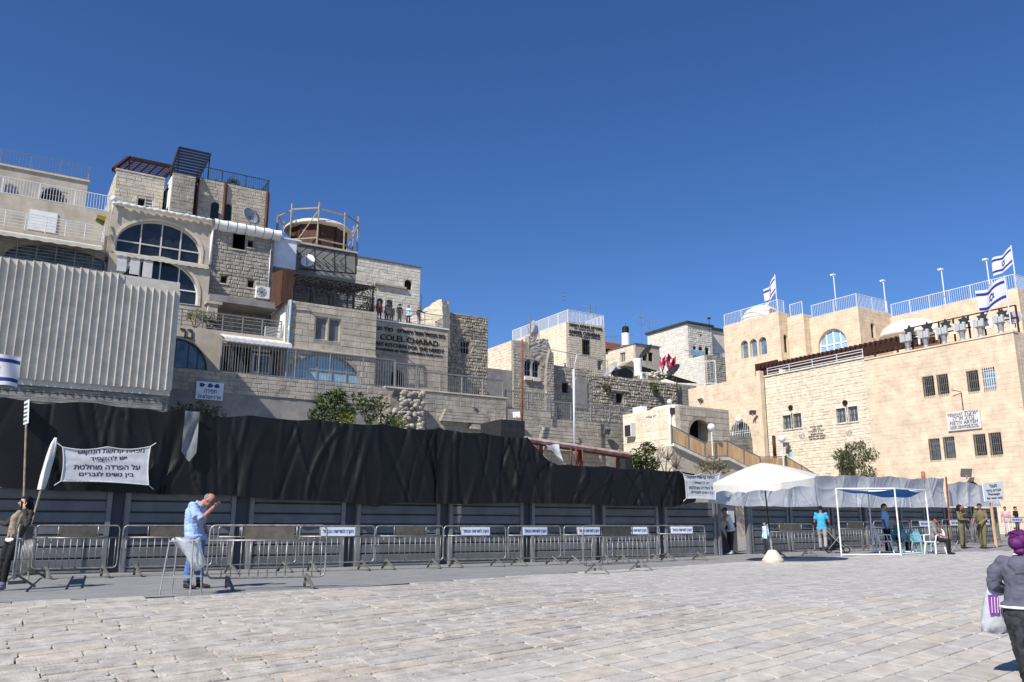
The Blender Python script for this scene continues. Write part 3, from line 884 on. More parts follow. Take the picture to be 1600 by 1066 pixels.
# red pergola roof and black slatted pergola
def pergola(parent_thing, corners, nsl, m, sw, sh, posts, zbase, name_sl='slat', along=0):
    """corners: four top points; slats run between edges 0-1 and 3-2"""
    a, b, c, d = [Vector(p) for p in corners]
    for p, q_ in ((a, b), (d, c), (a, d), (b, c)):
        f = MB(); f.bar(p, q_, .12, .16); f.build('beam', m, parent_thing)
    f = MB(); f.bar(Vector((0, 0, 0)), b - a, sw, sh)
    for i in range(nsl):
        t = (i + .5) / nsl; p = a.lerp(d, t); q_ = b.lerp(c, t)
        f = MB(); f.bar(p + UPV * .1, q_ + UPV * .1, sw, sh); f.build(name_sl, m, parent_thing)
    for p in posts:
        f = MB(); f.bar(p, (p[0], p[1], zbase), .1, .1); f.build('post', m, parent_thing)
pr_ = thing('red_pergola', 'dark red wooden pergola roof with a square lattice on the stone block', 'pergola', (u30 + 2, c3 + 3, z3))
fy, by = c3 + .5, c3 + 3.6
zl = z3 + .15; zt = Z('Y', by, 215, 250)
P = [Vector((u30 - .2, fy, zl)), Vector((u31 - .2, fy, zl)), Vector((u31 - .2 + 1.2, by, zt)), Vector((u30 - .2 + 1.2, by, zt))]
for p, q_ in ((P[0], P[1]), (P[3], P[2]), (P[0], P[3]), (P[1], P[2])):
    f = MB(); f.bar(p, q_, .22, .3); f.build('beam', 'red_brown', pr_)
for i in range(1, 6):
    f = MB(); f.bar(P[0].lerp(P[1], i / 6), P[3].lerp(P[2], i / 6), .1, .12); f.build('rafter', 'red_brown', pr_)
lat = MB()
for i in range(1, 24): lat.bar(P[0].lerp(P[1], i / 24) + UPV * .1, P[3].lerp(P[2], i / 24) + UPV * .1, .035, .03)
for i in range(1, 8): lat.bar(P[0].lerp(P[3], i / 8) + UPV * .12, P[1].lerp(P[2], i / 8) + UPV * .12, .06, .03)
lat.build('lattice', 'red_brown', pr_, kind='stuff')
for x_, y_ in ((u30 + .1, fy), (u31 - .4, fy), (u31 + .9, by), (u30 + 1.1, by)):
    f = MB(); f.bar((x_, y_, z3 - .1), (x_, y_, zl if y_ == fy else zt), .14); f.build('post', 'red_brown', pr_)
pb = thing('slatted_pergola', 'black slatted pergola roof tilted up over the roof terrace', 'pergola', (u40 + 1, c4 + 2, z4))
fz = z4 + .12; bz = Z('Y', c4 + 3.6, 295, 234)
pergola(pb, [(u40 - .15, c4 + .4, fz), (u41 + .25, c4 + .4, fz), (u41 + 1.55, c4 + 3.6, bz), (u40 + .75, c4 + 3.6, bz)], 9, 'slat_dark', .2, .1, [], z4)
for p in ((u41 + 1.5, c4 + 3.6), (u40 + .8, c4 + 3.6), (u40 + .0, c4 + .5)):
    f = MB(); f.bar((p[0], p[1], z4 - .1), (p[0], p[1], bz if p[1] > c4 + 2 else fz), .09); f.build('post', 'slat_dark', pb)

# ---------- C: the narrow house of rough stone
C = thing('stone_house', 'narrow house of rough grey stone with four small windows', 'house', (13, 62, 0))
cC = 58.3; zC = Z('Y', cC, 378, 362); uC0 = uBr + .01; uC1 = U('Y', cC, 426, 420)
oC = [rectpoly(*pxrect('Y', cC, *r)) for r in ((364, 361, 383, 390), (387, 376, 396, 387), (345, 431, 355, 443), (387, 438, 397, 450))]
zTer = Z('Y', 54.6, 380, 521)
wall(C, 'wall', 'Y', cC, rectpoly(uC0, uC1, zTer - .5, zC), oC, 'stone_grey', (.46, .26), depth=.04, rough=.02, gap=.025)
for i, o in enumerate(oC): window(C, 'Y', cC, o, .25, .05 if i else .08, 'frame_dark' if i else 'rust', 'interior', sill='stone_light')
shell(C, 'body', uC0 + .02, uC1 - .02, cC + .42, 69, 6, zC - .04)
# bulging white sheet along the roof edge
q = MB(); n = 14
pts = [(-.05, -.35), (-.45, -.25), (-.6, .05), (-.4, .35), (0, .45), (.6, .45)]
for i in range(n + 1):
    u = uC0 + .1 + (uC1 + .25 - uC0) * i / n
    for (o, h) in pts: q.v.append((u, cC + o, zC + .1 + h + .03 * math.sin(i * 2.3 + h * 3)))
q.f = [(i * 6 + j, i * 6 + j + 1, (i + 1) * 6 + j + 1, (i + 1) * 6 + j) for i in range(n) for j in range(5)]; q.m = [0] * len(q.f)
sh = q.build('roof_sheet', 'white_paint', C, smooth=True)
q = MB()
for k in range(7):
    u = uC0 + .35 + (uC1 - uC0) * k / 7; q.tube([(u, cC + o - .012, zC + .1 + h + .015) for o, h in pts], .025, 5)
q.build('strap', 'galv_dull', sh)
acx = onY(398, 466, cC - .05)
ac_unit(C, acx.x, cC - .03, acx.z, .95, .85)
pipe(C, 'downpipe', 'galvanised', [(uC1 - .25, cC - .1, zC), (uC1 - .25, cC - .1, zTer + 1.9)], .05)
pipe(C, 'downpipe', 'white_paint', [(uC0 + .05, cC - .14, zC), (uC0 + .05, cC - .14, Z('Y', cC, 329, 415))], .09)

# ---------- D: the lowest floor with the terrace on top
D = thing('terrace_house', 'low plastered house with a railed terrace on top and a white awning', 'house', (12, 57, 10))
cD = 54.6; uD0 = U('Y', cD, 205, 545); uD1 = U('Y', cD, 441, 560); zD0 = 9.6
oD = [archpoly(*pxrect('Y', cD, 222, 528, 326, 574)), rectpoly(*pxrect('Y', cD, 344, 541, 439, 584))]
wall(D, 'wall', 'Y', cD, rectpoly(uD0, uD1, zD0, zTer), oD, 'plaster')
window(D, 'Y', cD, oD[0], .25, .07, 'frame_dark', 'glass_blue', mull=(.3, .5, .7, .85))
slab(D, 'door_recess', 'interior', oD[1][0][0], oD[1][1][0], cD + 1.6, cD + 1.8, zD0, oD[1][2][1])
slab(D, 'terrace_floor', 'concrete', uD0, uD1, cD + .42, cC - .02, zTer - .3, zTer - .02)
shell(D, 'body', uD0, oD[1][0][0] - .05, cD + .42, cC - .02, zD0, zTer - .31)
awning(D, oD[1][0][0] - .1, oD[1][1][0] + .3, cD - .02, Z('Y', cD, 390, 527), 1.3, .45, 'white_awning', wave=.08)
q = MB()
for k in range(26):
    u = oD[1][0][0] + (oD[1][1][0] - oD[1][0][0]) * (k + .5) / 26; q.bar((u, cD - .6, zD0 + .4), (u, cD - .6, oD[1][2][1] - .2), .03)
q.bar((oD[1][0][0], cD - .6, oD[1][2][1] - .25), (oD[1][1][0], cD - .6, oD[1][2][1] - .25), .05); q.build('grille', 'rail_grey', D)
q = MB(); dd = pxrect('Y', cD + .5, 393, 553, 424, 584)
q.prism(rectpoly(*dd), plane('Y', cD + .5), 0, .06, holes=[shrink(rectpoly(*dd), .12)]); do = q.build('door', 'white_paint', D)
for k in range(2):
    q = MB(); a = dd[0] + .14 + k * (dd[1] - dd[0] - .28) * .52; q.box((a, cD + .52, dd[2] + .1), (a + (dd[1] - dd[0]) * .36, cD + .55, dd[3] - .15)); q.build('pane', 'glass_blue' if k else 'glass_dark', do)
q = MB(); q.box((dd[0] - .1, cD + .2, dd[3] + .1), (dd[1] - .2, cD + .3, dd[3] + .25)); q.build('strip_lamp', 'white_paint', D)
slab(D, 'counter', 'red_cloth', oD[1][0][0] + .6, dd[0] - .3, cD + .9, cD + 1.3, zD0 + .4, zD0 + 1.0)
lettering(D, 'בר-', onY(274, 527, cD), (1, 0, 0), UPV, onY(302, 520, cD).x - onY(274, 520, cD).x, .62, 'text_steel', .05, rtl=True)
railing([(uD0 + .2, cD + .15, zTer), (uD1 - .15, cD + .15, zTer)], 1.15, parent=D, m='rail_grey', picket=0, bars=4, pr=.045, kr=.022, post=1.25)
lv = pxrect('Y', cD + .05, 414, 512, 438, 530)
q = MB()
for k in range(9): q.bar((lv[0], cD + .06, lv[2] + (lv[3] - lv[2]) * k / 8), (lv[1], cD + .06, lv[2] + (lv[3] - lv[2]) * k / 8), .05, .03)
for u in (lv[0], lv[1]): q.bar((u, cD + .06, lv[2]), (u, cD + .06, lv[3]), .06)
q.build('louvre', 'sign_board', D)
slab(D, 'overhang', 'plaster_grey', U('Y', 56, 325, 470), U('Y', 56, 432, 485), 55.6, cC - .03, Z('Y', 55.6, 380, 476), Z('Y', 55.6, 380, 466))
for i, (px, py, s, lm, lb) in enumerate(((305, 492, .55, 'leaf_yellow', 'yellow-green bushy plant on the terrace left of the lantern post'), (327, 498, .5, 'leaf', 'green plant with orange leaves beside the terrace post'), (416, 506, .4, 'leaf', 'small green plant by the white louvre on the terrace'))):
    p = onY(px, py + 16, cD + .6)
    shrub('terrace_plant', lb, (p.x, cD + .6, zTer), .9, [(0, 0, .9 * s + .5, s), (s * .7, 0, .5 * s + .35, s * .7), (-s * .8, 0, .6 * s + .5, s * .6)], lm, 60 + i, n=420, size=.11, group='plants on the railed terrace')
q = MB(); p = onY(331, 490, cD + .8); q.box((p.x - .3, p.y - .2, zTer), (p.x + .3, p.y + .2, p.z + .6)); q.box((p.x - .45, p.y - .3, p.z + .6), (p.x + .55, p.y + .3, p.z + .78)); q.build('terrace_pier', 'plaster', D)

# ---------- E: the corner house with the pergola
E_ = thing('corner_house', 'smooth pale stone house with twin shuttered windows under a dark pergola', 'house', (21, 58, 8))
cE = 54.0; zE = Z('Y', cE, 515, 478); uE0 = uD1 + .02; uE1 = U('Y', cE, 588, 520)
oE = [rectpoly(*pxrect('Y', cE, 493, 495, 512, 531)), rectpoly(*pxrect('Y', cE, 514, 498, 532, 534))]
rE = pxrect('Y', cE, 449, 554, 566, 594)
oE.append(archpoly(rE[0], rE[1], 10.0, rE[3], 10.6, 18))
wall(E_, 'wall', 'Y', cE, rectpoly(uE0, uE1, 9.6, zE), oE, 'stone_beige', (1.0, .42), core='stone_grey_core', depth=.018, gap=.02, jit=.1)
for o in oE[:2]: window(E_, 'Y', cE, o, .2, .07, 'stone_light', 'shade_panel')
window(E_, 'Y', cE, oE[2], .3, .08, 'galvanised', 'glass_sky', mull=(.2, .4, .6, .8), trans=(.6,), bw=.09)
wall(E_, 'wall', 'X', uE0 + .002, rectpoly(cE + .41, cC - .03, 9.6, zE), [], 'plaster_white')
shell(E_, 'body', uE0 + .42, uE1 - .01, cE + .42, 63, 9.6, zE - .03)
ledz = Z('Y', cE, 515, 553)
slab(E_, 'string_course', 'stone_light', uE0 + .1, uE1, cE - .14, cE - .02, ledz, ledz + .18)
pipe(E_, 'downpipe', 'glass_sky', [(uE0 + .12, cE - .1, zE), (uE0 + .12, cE - .1, 10)], .09)
q = MB(); a0 = onY(447, 478, cE - .12); a1 = onY(482, 481, cE - .12); a2 = onY(494, 494, cE - .12); q.tube([onY(446, 540, cE - .12), a0, a1, a2], .035, 6); q.build('cable_duct', 'galvanised', E_)
# dark pergola on its roof
pd = thing('steel_pergola', 'dark steel pergola with vines and drooping mesh on the corner house roof', 'pergola', (uE0 + 3, cE + 3, zE))
h1 = Z('Y', cE + .2, 510, 427) if False else Z('Y', cE + .3, 515, 440)
def xy(px, py, y): p = onY(px, py, y); return (p.x, p.y, p.z)
yf, ybk = cE + .3, cE + 5.5
x0_, x1_ = uE0 + .3, uE1 - .25
for i in range(5):
    x_ = x0_ + (x1_ - x0_) * i / 4
    f = MB(); f.bar((x_, yf, zE - .05), (x_, yf, h1), .1); f.build('post', 'steel_dark', pd)
    f = MB(); f.bar((x_, ybk, zE - .05), (x_, ybk, h1 + .9), .1); f.build('post', 'steel_dark', pd)
for i in range(13):
    x_ = x0_ + (x1_ - x0_) * i / 12; f = MB(); f.bar((x_, yf - .3, h1), (x_, ybk, h1 + .9), .08, .14); f.build('rafter', 'slat_dark', pd)
for i in range(9):
    t = i / 8; y_ = yf + (ybk - yf) * t; f = MB(); f.bar((x0_ - .2, y_, h1 + .9 * t + .12), (x1_ + .2, y_, h1 + .9 * t + .12), .07, .07); f.build('beam', 'slat_dark', pd)
net = MB(); rgn = random.Random(4)
for i in range(1100):
    x_ = rgn.uniform(x0_, x1_); t = rgn.random(); p = Vector((x_, yf + (ybk - yf) * t, h1 + .9 * t - rgn.random() ** 2 * .7))
    a_ = Vector((rgn.gauss(0, 1), rgn.gauss(0, 1), rgn.gauss(0, .5))).normalized() * rgn.uniform(.12, .4)
    net.bar(p, p + a_, .025)
net.build('vine', 'slat_dark', pd, kind='stuff')
railing([(x0_, cE + .15, zE), (uE1 - .2, cE + .15, zE), (uE1 - .2, ybk, zE)], 1.1, parent=E_, m='steel_dark', picket=0, bars=6, pr=.03, kr=.018, post=1.4)
# brown boarded side
bs = thing('board_screen', 'brown vertical board screen on the left of the dark pergola', 'screen', (uE0, cE + .2, zE))
for k in range(9):
    y_ = cE + .25 + k * .3; q = MB(); q.box((uE0 - .45, y_, zE - .25), (uE0 - .38, y_ + .28, h1 + .35 + .05 * k)); q.build('board', 'wood_brown', bs)
for k in range(6):
    x_ = uE0 - .45 + .0; q = MB(); x2 = uE0 - .36 + k * .13; q.box((x2, cE + .17, zE - .2), (x2 + .12, cE + .22, h1 + .35)); q.build('board', 'wood_brown', bs)
# foliage at the pergola's right end
shrub('climbing_plant', 'dry climbing plant hanging at the right end of the dark pergola', (uE1 - .3, cE + .4, zE), 2, [(-.1, 0, 1.9, .5), (-.3, .3, 1.2, .55), (.1, .2, .5, .5), (-.6, 0, .25, .45)], 'leaf_olive', 9, n=420, size=.1, cat='plant')

# upper pergola frame and the white tank box behind, rear house
E2 = thing('rear_house', 'grey plastered house behind the pergola, carrying the scaffolded dome', 'house', (20, 66, 8))
cE2 = 60.2; zE2 = Z('Y', cE2, 490, 385); uF0 = U('Y', cE2, 428, 400); uF1 = U('Y', cE2, 557, 410)
wall(E2, 'wall', 'Y', cE2, rectpoly(uF0, uF1, zE - .5, zE2), [], 'plaster_grey', (1.2, .5), core='stone_grey_core', depth=.015, gap=.02)
shell(E2, 'body', uF0 + .02, uF1 - .02, cE2 + .42, 69, zE - .5, zE2 - .03)
slab(E2, 'parapet_cap', 'plaster', uF0 - .05, uF1 + .05, cE2 - .12, cE2 + .42, zE2 + .003, zE2 + .16)
q = MB()
bx = pxrect('Y', cE2 - 1.6, 427, 374, 463, 419)
q.box((bx[0], cE2 - 1.6, bx[2]), (bx[1], cE2 - .02, bx[3])); q.box((bx[0] - .12, cE2 - 1.7, bx[3]), (bx[1] + .3, cE2 - .01, bx[3] + .12))
q.build('metal_cabinet', 'sign_white', E2)
uf = thing('upper_pergola', 'thin dark pergola frame with chevron bars above the vine pergola', 'pergola', (24, cE2 - 1.5, zE + 3))
yu = cE2 - .8
fr = [(468, 383), (556, 397), (556, 428), (468, 420)]
for a_, b_ in ((0, 1), (1, 2), (3, 2)):
    f = MB(); f.bar(xy(*fr[a_], yu), xy(*fr[b_], yu), .09); f.build('beam', 'steel_dark', uf)
for px in (492, 523, 540):
    f = MB(); f.bar(xy(px, 383 + (px - 468) * .16, yu), xy(px, 425, yu), .08); f.build('post', 'steel_dark', uf)
for k in range(6):
    px = 480 + k * 13
    f = MB(); f.bar(xy(px, 385 + (px - 468) * .16, yu), xy(px - 16, 400 + k * 2, yu + .9), .05); f.build('rafter', 'steel_dark', uf)
    f = MB(); f.bar(xy(px - 16, 400 + k * 2, yu + .9), xy(px, 418 + k, yu + .3), .05); f.build('rafter', 'steel_dark', uf)
sat_dish('satellite_dish', 'white dish half hidden above the vine pergola beside the metal cabinet', onY(481, 408, cE2 - .7), .55, (-.6, -1, .3), m='white_paint')
# rotunda and scaffold
ct = Vector((onY(497, 372, 64.5).x, 64.5, zE2))
ro = thing('rotunda', 'brown round kiosk with a white shallow dome inside timber scaffolding', 'kiosk', tuple(ct))
zt_ = Z('Y', 61.5, 497, 343) - zE2
q = MB(); q.lathe(ct, [(2.35, -.05), (2.35, zt_ - .05)], 10); q.build('drum', 'wood_brown', ro)
q = MB(); q.lathe(ct, [(2.75, zt_ - .05), (2.8, zt_ + .12), (2.4, zt_ + .42), (1.5, zt_ + .72), (.5, zt_ + .88), (.05, zt_ + .9)], 24); q.build('dome', 'dome_white', ro, smooth=True)
for k in range(10):
    a_ = math.pi * 2 * k / 10; q = MB(); q.bar(ct + Vector((2.38 * math.cos(a_), 2.38 * math.sin(a_), 0)), ct + Vector((2.38 * math.cos(a_), 2.38 * math.sin(a_), zt_)), .12); q.build('column', 'red_brown', ro)
scf = thing('scaffold', 'timber pole scaffold around the white-domed kiosk', 'scaffold', tuple(ct))
top = zt_ + 1.1
def sc_pt(k): a_ = math.pi * 2 * (k + .3) / 9; return ct + Vector((3.35 * math.cos(a_), 3.1 * math.sin(a_), 0))
for k in range(9):
    p = sc_pt(k); rr = random.Random(k); f = MB(); f.tube([p, p + Vector((rr.uniform(-.08, .08), 0, top + rr.uniform(-.1, .5)))], .07, 6); f.build('pole', 'wood_raw', scf)
    p2 = sc_pt(k + 1)
    for hz in (.55, 1.15, top - .15):
        f = MB(); f.bar(p + UPV * hz, p2 + UPV * (hz + rr.uniform(-.12, .12)), .06, .12); f.build('ledger', 'wood_raw', scf)
    if k % 2: f = MB(); f.bar(p + UPV * .1, p2 + UPV * (top - .3), .05, .08); f.build('brace', 'wood_raw', scf)

# ---------- F: the light house behind the terrace
F_ = thing('rear_stone_house', 'tall pale stone house with one arched window behind the terrace visitors', 'house', (36, 76, 10))
cF = 70; zF = Z('Y', cF, 607, 410); uf0 = U('Y', cF, 552, 420); uf1 = U('Y', cF, 657, 430)
oF = [archpoly(*pxrect('Y', cF, 632, 437, 644, 453)), archpoly(*pxrect('Y', cF, 588, 466, 599, 488)), archpoly(*pxrect('Y', cF, 603, 468, 614, 490))]
wall(F_, 'wall', 'Y', cF, rectpoly(uf0, uf1, 12, zF), oF, 'stone_white', BL, rough=.01)
for o in oF: window(F_, 'Y', cF, o, .3, .06, 'frame_dark', 'glass_blue' if o is not oF[0] else 'interior')
shell(F_, 'body', uf0, uf1 - .01, cF + .42, 80, 12, zF - .03)
slab(F_, 'roof_edge', 'galv_dull', uf0 - .1, uf1 + .1, cF - .1, cF + 9, zF + .003, zF + .1)
zx = Z('Y', cF + .5, 655, 470); ux1 = U('Y', cF + .5, 663, 465)
slab(F_, 'side_bay', 'stone_white', uf1 + .01, ux1, cF + 1, 78, 12, zx)
railing([(uf1 + .1, cF + 1.1, zx), (ux1 - .05, cF + 1.1, zx)], .8, parent=F_, m='rail_grey', picket=.2)
slab(F_, 'ledge', 'stone_grey', U('Y', cF, 585, 442), U('Y', cF, 634, 451), cF - .25, cF - .02, Z('Y', cF, 610, 449), Z('Y', cF, 610, 446))

# ---------- G: the kitchen house with the big lettering
G_ = thing('lettered_house', 'house front covered in large black Hebrew and English lettering', 'house', (32, 66, 8))
cG = 62.5; zG = Z('Y', cG, 640, 508); ug0 = U('Y', cG, 586, 540); ug1 = U('Y', cG, 700, 560)
oG = [archpoly(*pxrect('Y', cG, 611, 578, 630, 602)), rectpoly(*pxrect('Y', cG, 580, 580, 586, 600))][:1]
wall(G_, 'wall', 'Y', cG, rectpoly(ug0, ug1, 9, zG), oG, 'stone_beige', (1.1, .45), core='stone_grey_core', depth=.018, gap=.02, jit=.12)
window(G_, 'Y', cG, oG[0], .3, .08, 'frame_dark', 'interior', name='door')
shell(G_, 'body', ug0, ug1 - .01, cG + .42, 69.9, 9, zG - .3)
slab(G_, 'terrace_floor', 'stone_light', ug0, ug1, cG + .36, 69.9, zG - .28, zG + .1)
slab(G_, 'parapet_cap', 'white_paint', ug0, ug1, cG - .12, cG + .35, zG + .003, zG + .12)
def ln(s, xa, ya, xb, yb, hpx, rtl=False, m='text_black', ext=.04, par=G_, c=cG, bold=.025):
    a_ = onY(xa, ya, c); b_ = onY(xb, yb, c); hh = Z('Y', c, xa, ya - hpx) - a_.z
    lettering(par, s, (a_.x, c, (a_.z + b_.z) / 2), (1, 0, 0), UPV, b_.x - a_.x, hh, m, ext, rtl=rtl, off=.03, bold=bold)
ln('בית תבשיל אשל ירושלים - כולל חב', 588, 515.5, 695, 529.5, 7, True)
ln('COLEL CHABAD', 594, 530.5, 684, 541.5, 8.5)
ln('REE KITCHEN FOR THE NEEDY', 587, 539.5, 693, 552.5, 6)
ln('SPONSORED BY THE LUXENBERG FAMILY N.Y.', 586, 546, 691, 559.5, 3.6)
railing([(ug0 + .2, cG + .15, zG + .12), (ug1 - .1, cG + .15, zG + .12), (ug1 - .1, cG + 5, zG + .12)], 1.15, parent=G_, m='rail_grey', picket=.13, pr=.03, kr=.011)
def rock(name, label, base, outline, thick, seed, m='rubble', rz=0., cat='ruin', jit=.12, sub=3):
    """a broken wall: outline in (u,z), own thickness, lumpy faces"""
    t = MB(); rr = random.Random(seed)
    c, s = math.cos(rz), math.sin(rz)
    pt = lambda u, z, o=0.: (base[0] + u * c - o * s, base[1] + u * s + o * c, base[2] + z)
    t.prism(outline, pt, 0, thick)
    bm = bmesh.new(); me = bpy.data.meshes.new('t'); me.from_pydata(t.v, [], t.f); bm.from_mesh(me); bpy.data.meshes.remove(me)
    bmesh.ops.triangulate(bm, faces=bm.faces[:])
    for _ in range(sub):
        bmesh.ops.subdivide_edges(bm, edges=[e for e in bm.edges if e.calc_length() > .35], cuts=1, use_grid_fill=True)
        bmesh.ops.triangulate(bm, faces=bm.faces[:])
    for v in bm.verts: v.co += Vector((rr.uniform(-1, 1), rr.uniform(-1, 1), rr.uniform(-1, 1))) * jit
    out = MB(); bm.verts.index_update(); out.v = [tuple(v.co) for v in bm.verts]; out.f = [tuple(v.index for v in f.verts) for f in bm.faces]; out.m = [0] * len(out.f); bm.free()
    return out.build(name, m, None, label=label, cat=cat)
ra = Vector((onY(614, 500, 69).x, 69, zG)); rb = Vector((onY(692, 500, 64.2).x, 64.2, zG)); rl_ = (rb - ra).length
rock('ruined_wall', 'jagged sunlit ruin wall rising behind the terrace visitors', ra, [(0, -1), (rl_, -1), (rl_, 1.6), (rl_ * .97, 3.3), (rl_ * .86, 3.2), (rl_ * .6, 2.5), (rl_ * .3, 1.9), (0, 1.4)], 1.2, 5, 'stone_cream', math.atan2(rb.y - ra.y, rb.x - ra.x), jit=.045)

# ---------- H: the rubble tower
H_ = thing('rubble_tower', 'square tower of rough rubble stone with one barred window', 'tower', (37, 69, 8))
cH = 65.5; zH = Z('Y', cH, 728, 494); uh0 = U('Y', cH, 694, 540); uh1 = U('Y', cH, 762, 560)
oH = [rectpoly(*pxrect('Y', cH, 720, 533, 734, 553))]
wall(H_, 'wall', 'Y', cH, rectpoly(uh0, uh1, 8, zH), oH, 'rubble', (.42, .28), depth=.07, gap=.035, rough=.05, jit=.5)
window(H_, 'Y', cH, oH[0], .25, .08, 'galvanised', 'interior', mull=(.33, .66), trans=(.5,))
shell(H_, 'body', uh0 + .01, uh1 - .01, cH + .42, 73, 8, zH - .04, 'rubble_core')
slab(H_, 'coping', 'stone_grey', uh0 - .05, uh1 + .05, cH - .06, cH + .5, zH + .003, zH + .12)
q = MB(); p = onY(745, 495, cH + 1); q.tube([(p.x, p.y, zH - .1), (p.x, p.y, zH + 1.6)], .02, 5); q.build('aerial', 'galv_dull', H_)

# ================================================================ RETAINING WALL, SCREEN, CENTRE HOUSES
# ---------- corrugated screen on the structure at the left
cS = 49.0
s0, s1 = U('Y', cS, -90, 500), U('Y', cS, 276, 520)
zs_t = Z('Y', cS, 140, 420); zs_b = Z('Y', cS, 140, 600)
scn = thing('corrugated_screen', 'tall white corrugated metal screen wall at the left', 'screen wall', ((s0 + s1) / 2, cS, zs_b))
step = (s1 - U('Y', cS, 0, 500)) / 23.0
n_p = int((s1 - s0) / step)
prof = [(0, 0), (.04, 0), (.08, -.13), (.17, -.13), (.22, 0), (1, 0)]
pm = MB()
for (u, o) in prof: pm.v += [(u * step, o, 0), (u * step, o, 1)]
pm.v += [(1 * step, .012, 0), (1 * step, .012, 1), (0, .012, 0), (0, .012, 1)]
pm.f = [(2 * i, 2 * i + 2, 2 * i + 3, 2 * i + 1) for i in range(5)] + [(12, 14, 15, 13), (0, 1, 15, 14), (10, 12, 13, 11)]; pm.m = [0] * len(pm.f)
pme = pm.mesh('panel', 'sheet_metal')
for k in range(n_p):
    x_ = s1 - (k + 1) * step
    tall = zs_t - zs_b - (.55 if k < 8 else 0) - rnd.uniform(0, .05)
    o = inst('panel', pme, scn, (x_ - (s0 + s1) / 2, 0, rnd.uniform(-.06, .02)))
    o.scale = (1, 1, tall)
q = MB(); q.box((s1 - 8 * step, cS + .03, zs_t - .75), (s1 - .05, cS + .06, zs_t - .05)); q.build('top_strip', 'sheet_metal', scn)
q = MB(); q.box((s0, cS + .08, zs_b - .3), (s1 - .04, 53.9, zs_t - .2)); q.build('frame_body', 'sheet_metal', scn)
cw = thing('concrete_wall', 'rough streaked concrete wall under the corrugated screen', 'wall', ((s0 + s1) / 2, cS, 0))
wx1 = U('Y', cS + .25, 262, 630)
q = MB(); q.box((s0, cS + .25, 0), (wx1, 53.9, zs_b - .31)); q.build('wall_body', 'concrete', cw)
rg = random.Random(5)
for k in range(9):
    z_ = zs_b - .35 - k * .26 - rg.uniform(0, .05); q = MB(); q.box((s0, cS + .2 - rg.uniform(0, .03), z_ - .22), (wx1 - rg.uniform(0, .3), cS + .245, z_)); q.build('shuttering_board', 'concrete', cw)

# ---------- the retaining wall
RW = thing('retaining_wall', 'long grey stone retaining wall carrying the railed walkway', 'wall', (25, 52, 0))
cR = 52.0; r0 = U('Y', cR, 235, 580); rz1 = Z('Y', cR, 500, 596); rx1 = U('Y', cR, 791, 640)
rz2 = Z('Y', cR, 845, 643); rx2 = U('Y', cR, 862, 650); rz3 = Z('Y', cR, 925, 660); rx3 = U('Y', cR, 990, 690)
zlow = Z('Y', cR, 480, 625); ua = U('Y', cR, 600, 640)
wall(RW, 'wall', 'Y', cR, rectpoly(r0, ua, zlow, rz1), [], 'stone_grey', (.55, .26), rough=.012)
wall(RW, 'wall', 'Y', cR + .05, rectpoly(r0, ua, 0, zlow), [], 'plaster_grey')
wall(RW, 'wall', 'Y', cR, rectpoly(ua, rx1, 0, rz1), [], 'stone_grey', (.6, .3), rough=.012)
wall(RW, 'wall', 'Y', cR + .08, rectpoly(rx1 + .01, rx2, 0, rz2), [], 'stone_grey', (.6, .3), rough=.012)
wall(RW, 'wall', 'Y', cR + .08, rectpoly(rx2 + .01, rx3, 0, rz3), [], 'stone_grey', (.6, .3), rough=.012)
b = MB(); b.box((r0, cR + .42, 0), (rx1, 66, rz1 - .1)); b.box((rx1 + .01, cR + .5, 0), (rx2, 76, rz2 - .1)); b.box((rx2 + .01, cR + .5, 0), (rx3 + 20, 76, rz3 - .1)); b.build('walkway_fill', 'concrete', RW)
slab(RW, 'coping', 'stone_light', ua, rx1 + .1, cR - .08, cR + .4, rz1 + .003, rz1 + .1)
# timber-look ledges low on the wall (horizontal courses seen above the cloth)
for i, (xa, ya, xb, yb) in enumerate(((690, 640, 765, 660), (735, 655, 800, 672), (845, 668, 905, 690), (850, 690, 930, 705))):
    rr = pxrect('Y', cR - .4, xa, ya, xb, yb)
    for k in range(4): slab(RW, 'ledge_course', 'stone_grey', rr[0] + .12 * k, rr[1] - .07 * k, cR - .42 + .04 * k, cR + .0, rr[2] + (rr[3] - rr[2]) * k / 4, rr[2] + (rr[3] - rr[2]) * (k + .86) / 4)
# tall walkway railing
rA = onY(440, 590, cR + .2)
zt1 = Z('Y', cR + .2, 500, 550) - rz1
railing([(U('Y', cR, 345, 580), cR + .2, rz1), (U('Y', cR, 618, 610), cR + .2, rz1)], zt1, 'walkway_railing', 'tall grey railing in front of the blue arched window', m='rail_grey', picket=.19, pr=.045, kr=.011, post=2.4)
zt2 = Z('Y', cR + .2, 700, 585) - rz1
railing([(U('Y', cR, 619, 610), cR + .2, rz1), (U('Y', cR, 652, 610), cR + .2, rz1)], zt1 * .92, 'walkway_gate', 'tall grey railing gate beside the lettered house', m='rail_grey', picket=.15, pr=.05, kr=.016, post=1.6)
railing([(U('Y', cR, 655, 610), cR + .2, rz1), (U('Y', cR, 788, 620), cR + .2, rz1)], zt2, 'walkway_railing', 'grey picket railing on the retaining wall below the rubble tower', m='rail_grey', picket=.16, pr=.06, kr=.013, post=1.9)
railing([(rx1 + .1, cR + .3, rz2), (rx2, cR + .3, rz2)], zt2, 'walkway_railing', 'grey picket railing on the lower step by the rusty pole', m='rail_grey', picket=.16, pr=.06, kr=.013, post=1.9)
railing([(rx2 + .1, cR + .3, rz3), (rx3 - .2, cR + .3, rz3)], zt2, 'walkway_railing', 'grey picket railing on the lowest step left of the arched porch', m='rail_grey', picket=.16, pr=.06, kr=.013, post=1.9)
